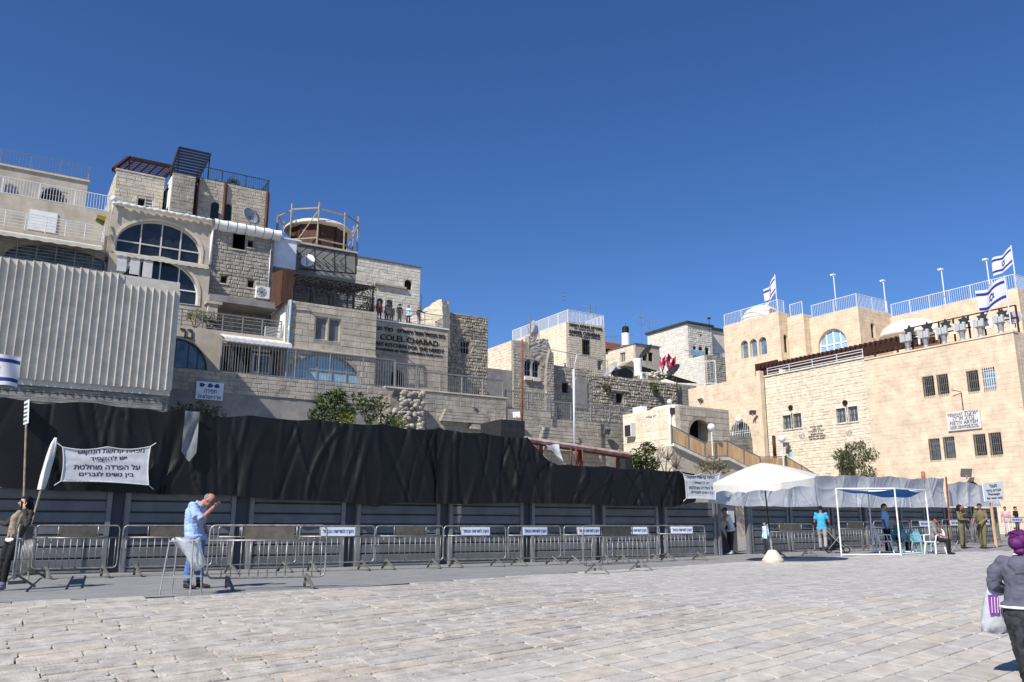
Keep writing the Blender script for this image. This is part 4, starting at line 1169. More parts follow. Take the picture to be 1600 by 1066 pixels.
# excavation sign
sg = thing('excavation_sign', 'white Hebrew notice board on the shaded wall under the walkway', 'sign', tuple(onY(327, 624, cR - .15)))
rs = pxrect('Y', cR - .12, 306, 597, 349, 625)
q = MB(); q.box((rs[0], cR - .14, rs[2]), (rs[1], cR - .09, rs[3])); q.build('board', 'sign_white', sg)
w_ = rs[1] - rs[0]; h_ = rs[3] - rs[2]
lettering(sg, 'חפירה', (rs[0] + w_ * .3, cR - .14, rs[2] + h_ * .36), (1, 0, 0), UPV, w_ * .45, h_ * .22, 'text_blue', .01, rtl=True)
lettering(sg, 'ארכיאולוגית', (rs[0] + w_ * .08, cR - .14, rs[2] + h_ * .06), (1, 0, 0), UPV, w_ * .84, h_ * .22, 'text_blue', .01, rtl=True)
for k, f in enumerate((.2, .5, .75)):
    q = MB()
    q.prism([(rs[0] + w_ * f + .16 * (1 + .25 * math.cos(3 * a_ + k)) * math.cos(a_), rs[2] + h_ * .8 + .13 * math.sin(a_)) for a_ in [2 * math.pi * i / 10 for i in range(10)]], plane('Y', cR - .14), -.02, -.012)
    q.build('emblem', 'text_blue', sg)
# rubble pier and floodlights
px0 = onY(606, 690, cR - 1.6).x; px1 = onY(662, 690, cR - 1.6).x; pz = Z('Y', cR - 1.6, 640, 611)
pier = thing('rubble_pier', 'broken pier of loose round rubble stones in front of the wall', 'pier', ((px0 + px1) / 2, cR - 1, 0))
q = MB(); q.box((px0 + .15, cR - 1.45, 0), (px1 - .1, cR - .02, pz - .3)); q.build('core', 'rubble_core', pier)
q = MB(); rg = random.Random(8)
for i in range(420):
    u = rg.uniform(px0, px1); z_ = rg.uniform(4.5, pz)
    if z_ > pz - 1.3 and u < px0 + (px1 - px0) * .35: continue
    r_ = rg.uniform(.09, .19); q.sphere((u, cR - 1.5 + rg.uniform(-.06, .08), z_), (r_ * 1.2, r_, r_ * .85), 7, 5)
for i in range(160):
    r_ = rg.uniform(.09, .19); q.sphere((px0 + .05 + rg.uniform(-.06, .06), rg.uniform(cR - 1.5, cR), rg.uniform(4.5, pz - 1.4)), (r_, r_ * 1.2, r_ * .85), 7, 5)
    r_ = rg.uniform(.1, .2); q.sphere((rg.uniform(px0 + (px1 - px0) * .35, px1), rg.uniform(cR - 1.5, cR - .2), pz - .15 + rg.uniform(-.1, .1)), (r_ * 1.2, r_ * 1.1, r_ * .8), 7, 5)
q.build('loose_stones', 'stone_grey', pier, kind='stuff')
def floodlight(label, p, s=.42, tilt=(.3, -1, -.5), m='shade_panel'):
    p = Vector(p); f = Vector(tilt).normalized(); a_ = f.cross(UPV).normalized(); b_ = a_.cross(f)
    t = thing('floodlight', label, 'floodlight', tuple(p - UPV * s))
    q = MB(); v = [p + a_ * s * i + b_ * s * .75 * j for i, j in ((-1, -1), (1, -1), (1, 1), (-1, 1))]; w = [p - f * s * .7 + a_ * s * .6 * i + b_ * s * .5 * j for i, j in ((-1, -1), (1, -1), (1, 1), (-1, 1))]
    q.add(v + w, [(0, 1, 2, 3), (7, 6, 5, 4), (0, 4, 5, 1), (1, 5, 6, 2), (2, 6, 7, 3), (3, 7, 4, 0)]); q.build('housing', 'galv_dull', t)
    q = MB(); q.add([x + f * .012 + (p - x) * .12 for x in v], [(0, 1, 2, 3)]); q.build('lens', m, t)
    q = MB(); q.tube([p - f * s * .3, p - UPV * s], .05, 6); q.build('bracket', 'galv_dull', t)
    return t
floodlight('dark square floodlight beside the loose rubble pier', onY(620, 615, cR - 1.5), .33)
floodlight('white floodlight on the step of the wall near the cloth gap', onY(807, 648, cR - .6), .33, (-.8, -.6, -.3), 'white_paint')
floodlight('black round floodlight on the wall left of the arched porch', onY(949, 675, cR - .4), .32, (.2, -1, -.4))
floodlight('small dark lamp fixed high on the stone below the walkway railing', onY(741, 634, cR - .3), .22, (.8, -.5, -.2))
# plants before the wall
shrub('fig_bush', 'large green bush with drooping leaves in front of the shaded wall', onY(520, 672, cR - 3), 3, [(-.5, 0, 1.7, .75), (.3, .2, 2.1, .7), (-.9, .2, .9, .7), (.8, 0, 1.1, .7), (.1, -.3, .9, .8)], 'leaf', 11, n=300, size=.19, cat='bush')
shrub('fig_bush', 'sparser dark bush between the large bush and the rubble pier', onY(575, 672, cR - 2.5), 3, [(-.6, 0, 1.7, .9), (.7, .2, 1.8, .75), (.1, -.3, .9, .8), (1.4, 0, .6, .6)], 'leaf', 12, n=190, size=.18, cat='bush')
shrub('yellow_bush', 'small yellow-green bush at the foot of the large bush', onY(538, 668, cR - 4), 1, [(0, 0, .6, .45), (.4, 0, .4, .35)], 'leaf_yellow', 13, n=420, size=.12, cat='bush')
shrub('yellow_bush', 'low yellow-green bush just left of the rubble pier', onY(618, 668, cR - 2.2), 1, [(0, 0, .5, .45), (.45, 0, .3, .4)], 'leaf_yellow', 14, n=420, size=.12, cat='bush')
shrub('dark_bush', 'dark bush in the shade under the Hebrew notice board', onY(310, 650, cR - 1.2), 1, [(0, 0, .3, .7), (1.0, 0, .2, .6), (-1, 0, .25, .6)], 'leaf_olive', 15, n=260, size=.16, cat='bush')

# ---------- J: the ruined front with twin arched windows
J = thing('ruined_house', 'old stone house front with twin arched windows and a broken spire', 'house', (49, 79, 8))
cJ = 75.0; uj0 = U('Y', cJ, 802, 560); uj1 = U('Y', cJ, 862, 600); zJ = Z('Y', cJ, 815, 533)
oJ = [archpoly(*pxrect('Y', cJ, 820, 562, 830.5, 592)), archpoly(*pxrect('Y', cJ, 832, 564, 843, 594))]
wall(J, 'wall', 'Y', cJ, rectpoly(uj0, uj1, 8, zJ - 1.4), oJ, 'stone_grey', (.6, .33), rough=.03, depth=.05)
wall(J, 'wall', 'Y', cJ + .003, [(uj0, zJ - 1.41), (uj1, zJ - 1.41), (U('Y', cJ, 848, 560), zJ - .7), (U('Y', cJ, 832, 540), zJ - .25), (uj0, zJ)], [], 'stone_grey', (.6, .33), rough=.03)
for o in oJ: window(J, 'Y', cJ, o, .35, .09, 'glass_blue', 'interior', mull=(.5,), trans=(.45,), bw=.12)
wx = [pxrect('Y', cJ - .2, 820, 588, 830, 594), pxrect('Y', cJ - .2, 832, 590, 843, 596)]
for r_ in wx: slab(J, 'window_box', 'stone_white', r_[0], r_[1], cJ - .35, cJ - .02, r_[2], r_[3])
yJ2 = onX(758, 560, uj0).y
wall(J, 'wall', 'X', uj0 + .002, [(cJ + .41, 8), (yJ2, 8), (yJ2, zJ), (cJ + .41, zJ)], [], 'stone_cream', (.6, .34), rough=.01)  # sunlit side: paler colour than the front, sunlight painted in
shell(J, 'body', uj0 + .42, uj1 - .02, cJ + .42, yJ2, 8, zJ - 1.5, 'rubble_core')
zlow2 = Z('X', uj0 - .4, 785, 565)
q = MB(); q.box((uj0 - 5.5, cJ + .3, 8), (uj0 - .05, 84, zlow2 - 1.2)); q.build('lower_wing', 'plaster_grey', J)
rock('broken_spire', 'jagged broken stone spire on the ruined front', (U('Y', cJ - .1, 826, 560), cJ - .1, zJ - 1.6), [(0, .9), (.6, 0), (2.6, -1.5), (3.2, -1.2), (3.2, .4), (2.9, 1.2), (2.6, 2.2), (1.2, 2.1), (.1, 2.3)], .9, 6, 'stone_grey', jit=.06)
wall(J, 'wall', 'Y', cJ - .45, [(U('Y', cJ, 846, 610), 8), (U('Y', cJ, 862, 610), 8), (U('Y', cJ, 862, 590), zJ - 1.2), (U('Y', cJ, 856, 570), zJ - .6), (U('Y', cJ, 851, 590), zJ - 2.2)], [], 'stone_grey', (.45, .3), rough=.04, depth=.06)

# ---------- K: long rubble wall
K = thing('rubble_wall', 'long rubble stone wall with two small windows below the rooftops', 'wall', (63, 78, 4))
cK = 76.0; uk0 = uj1 + .02; uk1 = U('Y', cK, 1058, 630); uk2 = U('Y', cK, 1092, 630)
zk = [Z('Y', cK, 875, 572), Z('Y', cK, 960, 589), Z('Y', cK, 1050, 599)]
um = U('Y', cK, 925, 590)
oK = [rectpoly(*pxrect('Y', cK, 878, 598, 888, 614)), rectpoly(*pxrect('Y', cK, 963, 614.5, 973, 630))]
wall(K, 'wall', 'Y', cK, rectpoly(uk0, um, 5, zk[0]), oK[:1], 'stone_grey', (.55, .35), depth=.06, gap=.035, rough=.05, jit=.5)
wall(K, 'wall', 'Y', cK + .02, [(um + .01, 5), (uk1, 5), (uk1, zk[2]), (um + .01, zk[1])], oK[1:], 'rubble', (.5, .36), depth=.11, gap=.04, rough=.06, jit=.5)
wall(K, 'wall', 'Y', cK + .3, rectpoly(uk1 + .01, uk2, 5, zk[2] + .1), [], 'stone_grey', (.7, .38), rough=.02)
for o in oK: window(K, 'Y', cK, o, .3, .08, 'frame_dark', 'interior')
lz = Z('Y', cK, 965, 611); slab(K, 'lintel', 'stone_light', U('Y', cK, 955, 612), U('Y', cK, 981, 616), cK - .22, cK - .02, lz, lz + .14)
b = MB(); b.box((uk0, cK + .42, 5), (um, 100, zk[0] - .3)); b.box((um + .01, cK + .72, 5), (uk2, 100, zk[1] - .3)); b.build('roof_terrace', 'plaster', K)
arch = archpoly(*pxrect('Y', cK - .08, 898, 588, 917, 638))
q = MB(); q.prism(arch, plane('Y', cK - .1), -.06, .05); q.build('blocked_arch', 'plaster_grey', K)
pipe(K, 'downpipe', 'red_brown', [(uk1, cK - .1, zk[2] + .6), (uk1 + .1, cK - .1, 9)], .08)
for i, (px, py, lb) in enumerate(((945, 600, 'dry brown tuft growing from the rubble wall above its small window'), (1020, 603, 'dark green tuft hanging over the top of the rubble wall'))):
    p = onY(px, py, cK - .25); shrub('wall_tuft', lb, p - UPV * .6, 1, [(0, 0, .5, .55), (.35, 0, .2, .5), (.5, -.1, -.2, .45)], 'grass_dry' if i == 0 else 'leaf_olive', 70 + i, n=380, size=.15, cat='plant')
# ---------- the white lettered house with roof fence
GA = thing('roof_fence_house', 'pale stone house with white roof fence and small black lettering', 'house', (63, 90, 8))
cg = 84.0; xg0 = U('Y', cg, 888, 540); xg1 = U('Y', cg, 946, 540); zg = Z('Y', cg, 915, 507); yg2 = onX(800, 530, xg0).y
og = [rectpoly(*pxrect('Y', cg, 910, 531, 922, 554)), rectpoly(*pxrect('Y', cg, 934, 563, 942, 578))]
wall(GA, 'wall', 'Y', cg, rectpoly(xg0, xg1, zk[0] - .4, zg), og, 'stone_light', (.55, .3), rough=.02, core='stone_grey_core')
window(GA, 'Y', cg, og[0], .25, .06, 'frame_dark', 'interior', grille=4); window(GA, 'Y', cg, og[1], .25, .06, 'white_paint', 'shade_panel')
wall(GA, 'wall', 'X', xg0 + .002, rectpoly(cg + .41, yg2 + 3, zk[0] - .4, zg), [], 'stone_cream', (.6, .34))  # side facing the sun is coloured paler than the front to look lit
shell(GA, 'body', xg0 + .42, xg1 - .01, cg + .42, yg2, zk[0] - .4, zg - .03)
ln('מוסדות מעלות חומות', 889, 508.5, 940, 517.5, 5, True, 'text_black', .05, GA, cg)
ln('the campus of torah', 897, 514, 928, 519, 2.5, False, 'text_black', .04, GA, cg)
ln('GABRIEL CHEHEBAR', 889, 520.5, 937, 527.5, 5.5, False, 'text_black', .05, GA, cg)
ln('מוסדות חינוך תורת חיים', 889, 524.5, 937, 531.5, 2.6, True, 'text_black', .04, GA, cg)
hf = Z('Y', cg, 888, 484) - zg
railing([(xg0 + .1, yg2, zg), (xg0 + .1, cg + .1, zg), (xg1 - .1, cg + .1, zg), (xg1 - .1, cg + 4, zg)], hf, 'roof_fence', 'white picket fence round the roof of the small lettered house', m='rail_white', picket=.2, pr=.05, kr=.028, post=2.2)
sat_dish('satellite_dish', 'tall narrow-looking grey dish before the white roof fence', onX(832, 512, xg0 - .5), 1.0, (-.9, .1, .2), m='dish', mast=2.0)
q = MB(); p = onY(829, 520, 90); q.tube([(p.x, p.y, p.z - 2), (p.x, p.y, Z('Y', 90, 829, 492))], .09, 6); q.build('flue_pipe', 'galv_dull', None, label='plain grey pipe beside the dish at the white roof fence', cat='pipe')
q = MB(); p = onY(881, 505, 86); zt_ = Z('Y', 86, 881, 455); am = thing('antenna_mast', 'tall thin antenna mast with small crossbars at the fenced roof corner', 'antenna', (p.x, p.y, zg)); q.tube([(p.x, p.y, zg - .2), (p.x, p.y, zt_)], .05, 6); q.build('mast', 'galv_dull', am)
q = MB()
for k in range(3): q.bar((p.x - .3, p.y, zt_ - .3 - k * .5), (p.x + .3, p.y, zt_ - .2 - k * .5), .06)
q.build('crossbar', 'galv_dull', am)
railing([(U('Y', 78, 860, 572), 78, zk[0] - .3), (U('Y', 78, 950, 590), 78, zk[1] - .3)], Z('Y', 78, 905, 552) - zk[0] + .3, 'wire_fence', 'thin wire fence on the rubble wall before the lettered house', m='rail_grey', picket=.3, pr=.035, kr=.006, post=3.2)

def yagi(label, base, ztop, booms, group='rooftop aerials'):
    t = thing('tv_aerial', label, 'antenna', tuple(base), 0, group); base = Vector(base)
    q = MB(); q.tube([base, (base.x, base.y, ztop)], .045, 5); q.build('mast', 'galv_dull', t)
    for (z_, dx, dy, dz, ne, el) in booms:
        a_ = Vector((base.x, base.y, z_)) - Vector((dx, dy, dz)) * .4; b_ = a_ + Vector((dx, dy, dz)); q = MB(); q.bar(a_, b_, .06)
        for i in range(ne):
            p = a_.lerp(b_, i / max(1, ne - 1)); q.bar(p - Vector((dy, -dx, 0)).normalized() * el, p + Vector((dy, -dx, 0)).normalized() * el, .035)
        q.build('boom', 'galvanised', t)
def AP(px, py, Y): p = onY(px, py, Y); return (p.x, p.y, p.z)
yagi('tv aerial with two long tilted booms above the white roof fence', AP(923, 506, 87), Z('Y', 87, 923, 473), [(Z('Y', 87, 923, 478), 3.0, .5, .6, 8, .35), (Z('Y', 87, 915, 484), 1.6, .3, .6, 6, .3)])
yagi('tallest bare aerial mast behind the flat-roofed cottage', AP(1003, 536, 96), Z('Y', 96, 1000, 483), [(Z('Y', 96, 1000, 496), 2.2, .2, 0, 2, .4), (Z('Y', 96, 1001, 506), 2.6, .2, .3, 5, .3)])
yagi('short aerial by the corner of the dark-roofed house', AP(1015, 520, 99), Z('Y', 99, 1014, 500), [(Z('Y', 99, 1014, 502), 3.4, .4, .7, 8, .3), (Z('Y', 99, 1014, 513), 2.2, .3, 0, 5, .3)])

# ---------- L: the flat-roofed cottage
Lh = thing('flat_cottage', 'small sunlit flat-roofed cottage among the rooftop clutter', 'house', (79, 94, 18))
cl = 90.0; xl0 = U('Y', cl, 993, 555); xl1 = U('Y', cl, 1031, 560); zl_ = Z('Y', cl, 1010, 540); yl2 = onX(933, 560, xl0).y
ol = [rectpoly(*pxrect('Y', cl, 1004, 553, 1011, 564)), rectpoly(*pxrect('Y', cl, 1013, 551, 1020.5, 565))]
wall(Lh, 'wall', 'Y', cl, rectpoly(xl0, xl1, zk[1] - .5, zl_), ol, 'plaster')
for o in ol: window(Lh, 'Y', cl, o, .2, .06, 'frame_dark', 'interior')
ox = [rectpoly(*pxrect('X', xl0, 969, 551, 977, 566))]
wall(Lh, 'wall', 'X', xl0 + .002, rectpoly(cl + .41, yl2, zk[1] - .5, zl_), ox, 'stone_cream', (.7, .4), depth=.02)  # sunlit face painted brighter than the cottage front
window(Lh, 'X', xl0 + .002, ox[0], .2, .08, 'window_frame', 'shade_panel', mull=(.5,))
shell(Lh, 'body', xl0 + .42, xl1 - .01, cl + .42, yl2, zk[1] - .5, zl_ - .03)
slab(Lh, 'roof_edge', 'galv_dull', xl0 - .1, xl1 + .15, cl - .15, yl2, zl_ + .003, zl_ + .12)
tk = thing('water_tank', 'black-topped white water tank standing on the flat cottage roof', 'water tank', AP(978, 536, 94))
p = onY(978, 536, 94); zt_ = Z('Y', 94, 978, 510) - p.z; q = MB(); q.lathe(p, [(.62, -.4), (.62, zt_ * .56), (.55, zt_ * .57)], 16); q.build('base', 'white_paint', tk, smooth=False)
q = MB(); q.lathe(p, [(.5, zt_ * .55), (.52, zt_ * .9), (.4, zt_ * .98), (.05, zt_)], 16); q.build('drum', 'tank_black', tk)
q = MB(); q.tube([(p.x, p.y, p.z + zt_), (p.x, p.y, p.z + zt_ + .5)], .03, 5); q.build('vent', 'tank_black', tk)
q = MB(); rr = AP(952, 540, 97); q.box((rr[0] - 1.6, rr[1] - 1, rr[2] - .8), (rr[0] + 1.4, rr[1] + 1, rr[2] + .2)); q.build('red_parapet', 'terracotta', Lh)
railing([AP(945, 541, 99), AP(990, 538, 99)], 1.5, parent=Lh, m='rail_grey', picket=.25)
# rooftop clutter on the rubble wall
zz = zk[1] - .28
sat_dish('satellite_dish', 'grey dish lying edge-on at the left of the rooftop clutter', AP(955, 578, 80), 1.25, (-.77, .10, .6), m='dish')
sat_dish('satellite_dish', 'dark dish tilted skyward before the cottage windows', AP(1010, 550, 84), 1.2, (-.77, .15, .6), m='slat_dark', mast=3.0)
sat_dish('satellite_dish', 'large dark dish over the right end of the rubble wall', AP(1052, 580, 77), 1.15, (-.77, .05, .65), m='slat_dark', mast=1.2)
q = MB(); a_ = onY(958, 590, 79); q.add([a_ + Vector(v) for v in ((0, 0, 0), (3.2, .4, 0), (3.0, 1.6, 1.7), (.4, 1.3, 1.9), (0, .1, -.08), (3.2, .5, -.08), (3.0, 1.7, 1.6), (.4, 1.4, 1.8))], [(0, 1, 2, 3), (7, 6, 5, 4), (0, 4, 5, 1), (1, 5, 6, 2), (2, 6, 7, 3), (3, 7, 4, 0)]); q.build('tin_roof_sheet', 'sheet_metal', None, label='bent white tin sheet leaning between the rooftop dishes', cat='metal sheet')
q = MB(); a_ = onY(974, 591, 78.2); q.add([a_ + Vector(v) for v in ((-.9, 0, -.8), (1.5, 0, -.8), (1.6, 0, .9), (.4, 0, 1.4), (-.8, 0, .8), (-.9, 1.4, -.8), (1.5, 1.4, -.8), (1.6, 1.4, .9), (.4, 1.4, 1.4), (-.8, 1.4, .8))], [(0, 1, 2, 3, 4), (9, 8, 7, 6, 5), (0, 5, 6, 1), (1, 6, 7, 2), (2, 7, 8, 3), (3, 8, 9, 4), (4, 9, 5, 0)]); q.build('black_sack', 'tank_black', None, label='bulging black tarpaulin bundle on the rubble wall', cat='bundle')
q = MB(); a_ = onY(988, 586, 80); q.box((a_.x - 1.3, a_.y, a_.z - .8), (a_.x + .8, a_.y + 1.2, a_.z + 1.0)); q.add([a_ + Vector(v) for v in ((-1.6, -.2, 1.0), (1.1, -.2, 1.0), (-.2, -.2, 1.8), (-1.6, 1.4, 1.0), (1.1, 1.4, 1.0), (-.2, 1.4, 1.8))], [(0, 1, 2), (5, 4, 3), (0, 3, 4, 1), (1, 4, 5, 2), (2, 5, 3, 0)]); q.build('wooden_shed', 'wood_raw', None, label='little wooden shed among the dishes on the rooftop', cat='shed')
q = MB(); a_ = onY(997, 583, 78.5); q.lathe(a_, [(.5, -.4), (.52, 1.7), (.45, 1.8)], 14); q.build('white_drum', 'white_paint', None, label='white cylindrical drum beside the little wooden shed', cat='drum')
ac = onY(1000, 591, 77.5); o = ac_unit(None, ac.x, ac.y, ac.z - .1, 1.0, .8, label='white air conditioner box on the rubble wall top')
q = MB(); rg = random.Random(3)
for i in range(90):
    r_ = rg.uniform(.12, .3); pp = onY(1024 + rg.gauss(0, 10), 588, 77.3); q.sphere((pp.x, pp.y + rg.uniform(0, 1), pp.z + rg.uniform(-.3, .55)), (r_, r_, r_ * .7), 6, 4)
q.build('rubble_heap', 'stone_light', None, label='pale rubble heap on the wall before the red cloths', cat='rubble heap')
q = MB(); a_ = onY(1030, 583, 79); q.add([a_ + Vector(v) for v in ((-2.8, 0, .6), (5.5, -1, -.9), (6, 3, -.2), (-2.5, 3, 1.1), (-2.8, 0, .5), (5.5, -1, -1.0), (6, 3, -.3), (-2.5, 3, 1.0))], [(0, 1, 2, 3), (7, 6, 5, 4), (0, 4, 5, 1), (1, 5, 6, 2), (2, 6, 7, 3), (3, 7, 4, 0)]); q.build('lean_to_roof', 'roof_dark', None, label='dark sloping lean-to roof behind the rubble heap', cat='roof')
# red laundry
ry = 82
q = MB(); n = 16; rg = random.Random(2)
for i in range(n + 1):
    for j in range(9):
        px = 1031 + 25 * i / n; py = 556 + 4 * math.sin(i * .6) + (20 + 5 * math.sin(i * .9)) * j / 8
        p = onY(px, py, ry + .25 * math.sin(i * 1.4 + j * .3)); q.v.append(tuple(p))
for i in range(n):
    for j in range(8): q.f.append((i * 9 + j, i * 9 + j + 1, (i + 1) * 9 + j + 1, (i + 1) * 9 + j)); q.m.append(1 if ((i // 2 + j // 2) % 3 == 0 and i < 13) else 0)
q.build('hanging_cloth', ['red_cloth', 'flag_white'], None, smooth=True, label='red and white cloths hanging among the rooftop dishes', cat='cloth')

# ---------- M, N: the dark-roofed house and its lower wing
Mh = thing('dark_roofed_house', 'tall whitish stone house with a dark flat roof edge', 'house', (99, 105, 16))
cm = 100.0; xm0 = U('Y', cm, 1075, 540); xm1 = U('Y', cm, 1113, 540); zm = Z('Y', cm, 1090, 508); ym2 = onX(1012, 540, xm0).y
om = [archpoly(*pxrect('Y', cm, 1083, 541, 1088, 553)), archpoly(*pxrect('Y', cm, 1092, 542, 1098, 555)), archpoly(*pxrect('Y', cm, 1102, 543, 1108, 556))]
wall(Mh, 'wall', 'Y', cm, rectpoly(xm0, xm1, 16, zm), om, 'stone_white', (.7, .38), rough=.02, depth=.06)
for o in om: window(Mh, 'Y', cm, o, .25, .07, 'frame_dark', 'interior')
q = MB(); rr = pxrect('Y', cm - .4, 1079, 547, 1101, 556)
for k in range(4): q.box((rr[0] + (rr[1] - rr[0]) * k / 4 + .03, cm - .4, rr[2]), (rr[0] + (rr[1] - rr[0]) * (k + 1) / 4 - .03, cm - .36, rr[3]))
q.build('glass_balustrade', 'glass_sky', Mh)
wall(Mh, 'wall', 'X', xm0 + .002, rectpoly(cm + .41, ym2, 16, zm), [], 'stone_white', (.8, .4), rough=.01)
shell(Mh, 'body', xm0 + .42, xm1 - .01, cm + .42, ym2, 16, zm - .03)
slab(Mh, 'roof_edge', 'roof_dark', xm0 - .35, xm1 + .3, cm - .35, ym2 + .3, zm + .003, zm + .35)
q = MB(); n = 12; c_ = onY(1094, 522, cm - .04); q.add([c_ + Vector((.42 * math.cos(2 * math.pi * i / n), 0, .42 * math.sin(2 * math.pi * i / n))) for i in range(n)], [tuple(range(n))]); q.build('round_vent', 'interior', Mh)
p = AP(1109, 520, cm - .5); q = MB(); q.tube([(p[0], p[1], p[2]), (p[0], p[1], Z('Y', cm - .5, 1109, 497))], .06, 5); q.box((p[0] - .2, p[1] - .2, Z('Y', cm - .5, 1109, 499)), (p[0] + .2, p[1] + .2, Z('Y', cm - .5, 1109, 496.5))); q.build('roof_mast', 'steel_dark', Mh)
x2_ = xm1 + .3; slab(Mh, 'rear_wing', 'stone_white', xm1 + .02, U('Y', cm + 1, 1140, 540), cm + 1.2, cm + 8, 16, Z('Y', cm + 1.2, 1125, 518))
slab(Mh, 'wing_roof_edge', 'roof_dark', xm1 + .31, U('Y', cm + 1, 1140, 540), cm + .9, cm + 8, Z('Y', cm + 1.2, 1125, 518) + .003, Z('Y', cm + 1.2, 1125, 514))
Nh = thing('lower_wing_house', 'pale stone wing stepping down in front of the dark-roofed house', 'house', (95, 95, 14))
cn = 92.0; xn0 = U('Y', cn, 1104, 570); xn1 = U('Y', cn, 1137, 570); zn = Z('Y', cn, 1115, 556); yn2 = onX(1053, 575, xn0).y
wall(Nh, 'wall', 'Y', cn, rectpoly(xn0, xn1, 14, zn), [], 'stone_grey', (.6, .34), rough=.03, depth=.07)
wall(Nh, 'wall', 'X', xn0 + .002, rectpoly(cn + .41, yn2, 14, zn), [], 'stone_white', (.7, .38))
shell(Nh, 'body', xn0 + .42, xn1 - .01, cn + .42, yn2, 14, zn - .03)
q = MB()
for k in range(3):
    a_ = onY(1110 + k * 8, 509 + 33 + k * 5, cn + 2); b_ = onY(1075 - k * 4, 530 + k * 8, 101)
    q.tube([b_, a_.lerp(b_, .5) - UPV * .5, a_], .02, 4)
q.build('sagging_cable', 'pole_black', None, label='thin cables sagging from the dark-roofed house', cat='cable')
# ---------- Q: the porch building
Q = thing('porch_building', 'plain cream stone building with one dark arched doorway above the stairs', 'building', (44, 47, 0))
cq = 44.0; xq0 = U('Y', cq, 1063, 690); xq1 = U('Y', cq, 1141, 690); zq = Z('Y', cq, 1100, 637); yq2 = onX(974, 680, xq0).y
rq = pxrect('Y', cq, 1077, 656, 1112, 693); zq0 = 2.0
oq = [archpoly(rq[0], rq[1], rq[2], rq[3])]
wall(Q, 'wall', 'Y', cq, rectpoly(xq0, xq1, zq0, zq), oq, 'stone_beige', (.95, .42), depth=.02, gap=.02, core='stone_grey_core')  # shaded front: its shade is put into a darker, greyer colour
slab(Q, 'door_recess', 'interior', rq[0] - .1, rq[1] + .1, cq + 1.5, cq + 1.55, rq[2], rq[3] + .2)
slab(Q, 'passage_floor', 'concrete', rq[0] - .1, rq[1] + .1, cq + .41, cq + 1.5, rq[2] - .2, rq[2])
wall(Q, 'wall', 'X', xq0 + .002, rectpoly(cq + .41, yq2, 0, zq), [], 'stone_cream', (1.0, .45), depth=.012, gap=.015, core='stone_cream')  # sunlit side of the same building, light put into the paler colour
b = MB(); b.box((xq0 + .42, cq + 1.6, 0), (xq1 - .01, yq2, zq - .04)); b.box((xq0 + .42, cq + .42, 0), (rq[0] - .12, cq + 1.6, zq - .04)); b.box((rq[1] + .12, cq + .42, 0), (xq1 - .01, cq + 1.6, zq - .04)); b.box((xq0 + .42, cq + .42, rq[3] + .25), (xq1 - .01, cq + 1.6, zq - .05)); b.build('body', 'stone_cream', Q)
dm = Vector(((xq0 + xq1) / 2 - .3, cq + 3, zq - .5)); q = MB(); q.lathe(dm, [(2.3, 0), (2.1, .45), (1.5, .8), (.7, .98), (.05, 1.02)], 24); q.build('dome', 'dome_white', Q, smooth=True)
for u, v in ((.33, .004), (.55, .004), (.9, .004)):
    pass
acq = onX(985, 712, xq0)
q = MB(); yy = onX(978, 700, xq0 - .2).y; q.box((xq0 - .45, yy - 1.0, Z('X', xq0, 983, 684)), (xq0 - .02, yy - .1, Z('X', xq0, 983, 663))); q.build('wall_cabinet', 'sign_board', Q)
q = MB(); q.box((xq0 - .475, yy - .9, Z('X', xq0, 983, 683)), (xq0 - .455, yy - .25, Z('X', xq0, 983, 666))); q.build('cabinet_grille', 'steel_dark', Q)
q = MB(); a_ = onX(1003, 634, xq0 + .6); q.box((a_.x, a_.y, zq), (a_.x + .5, a_.y + 1.1, zq + .55)); q.build('roof_box', 'white_paint', Q)
q = MB(); gy_ = cq + .8; q.tube([(xq0 - .12, gy_, zq - 3.6), (xq0 - .12, gy_, zq + .2)], .05, 6); q.sphere((xq0 - .12, gy_, zq + .32), .2, 12, 8); q.build('globe_lamp', 'globe_white', Q, smooth=True)
q = MB(); q.lathe((xq0 - .06, cq + .6, zq - .35), [(.2, -.2), (.2, .2)], 10); q.build('dark_vent', 'steel_dark', Q)
for yy2, dz in ((cq + 2.8, 0), (cq + 1.0, 0), (cq + .55, 0)): pipe(Q, 'conduit', 'plaster_white', [(xq0 - .05, yy2, zq - .1), (xq0 - .05, yy2, 1)], .035)
slab(Q, 'string_line', 'stone_cream', xq0 - .03, xq0 - .001, cq + 1.2, yq2, Z('X', xq0, 1010, 690), Z('X', xq0, 1010, 687))

# ================================================================ THE YESHIVA ON THE RIGHT
YV = thing('school_building', 'large sunlit honey-coloured stone school with barred windows at the right', 'building', (60, 42, 0))
cx = 58.0
y_far = onX(1088, 640, cx).y; y_p1 = onX(1191, 640, cx).y; y_p2 = onX(1197, 640, cx).y; y_p3 = onX(1356, 620, cx).y; y_p4 = onX(1589, 560, cx).y
zP1 = Z('X', cx, 1140, 595.5); zP2 = Z('X', cx, 1280, 573); zP3 = Z('X', cx, 1470, 541)
oP1 = [archpoly(*pxrect('X', cx, 1140, 658, 1173, 690))]
wall(YV, 'wall', 'X', cx, rectpoly(y_p1, y_far + 1, 0, zP1), oP1, 'stone_yellow', (.8, .36), depth=.009, gap=.011, jit=.2)
window(YV, 'X', cx, oP1[0], .35, .07, 'white_paint', 'interior', grille=12, gmat='rail_white', trans=(.42,), gout=.02)
slab(YV, 'pilaster', 'stone_yellow', cx - .5, cx - .01, y_p2 + .02, y_p1, 0, zP1 + .3)
oP2 = [rectpoly(*pxrect('X', cx, *r)) for r in ((1223, 649, 1236, 671), (1239, 646, 1252, 669), (1306.5, 638, 1321, 661), (1325, 635, 1340, 659))]
oP2.append(archpoly(*pxrect('X', cx, 1309, 705, 1335, 748)))
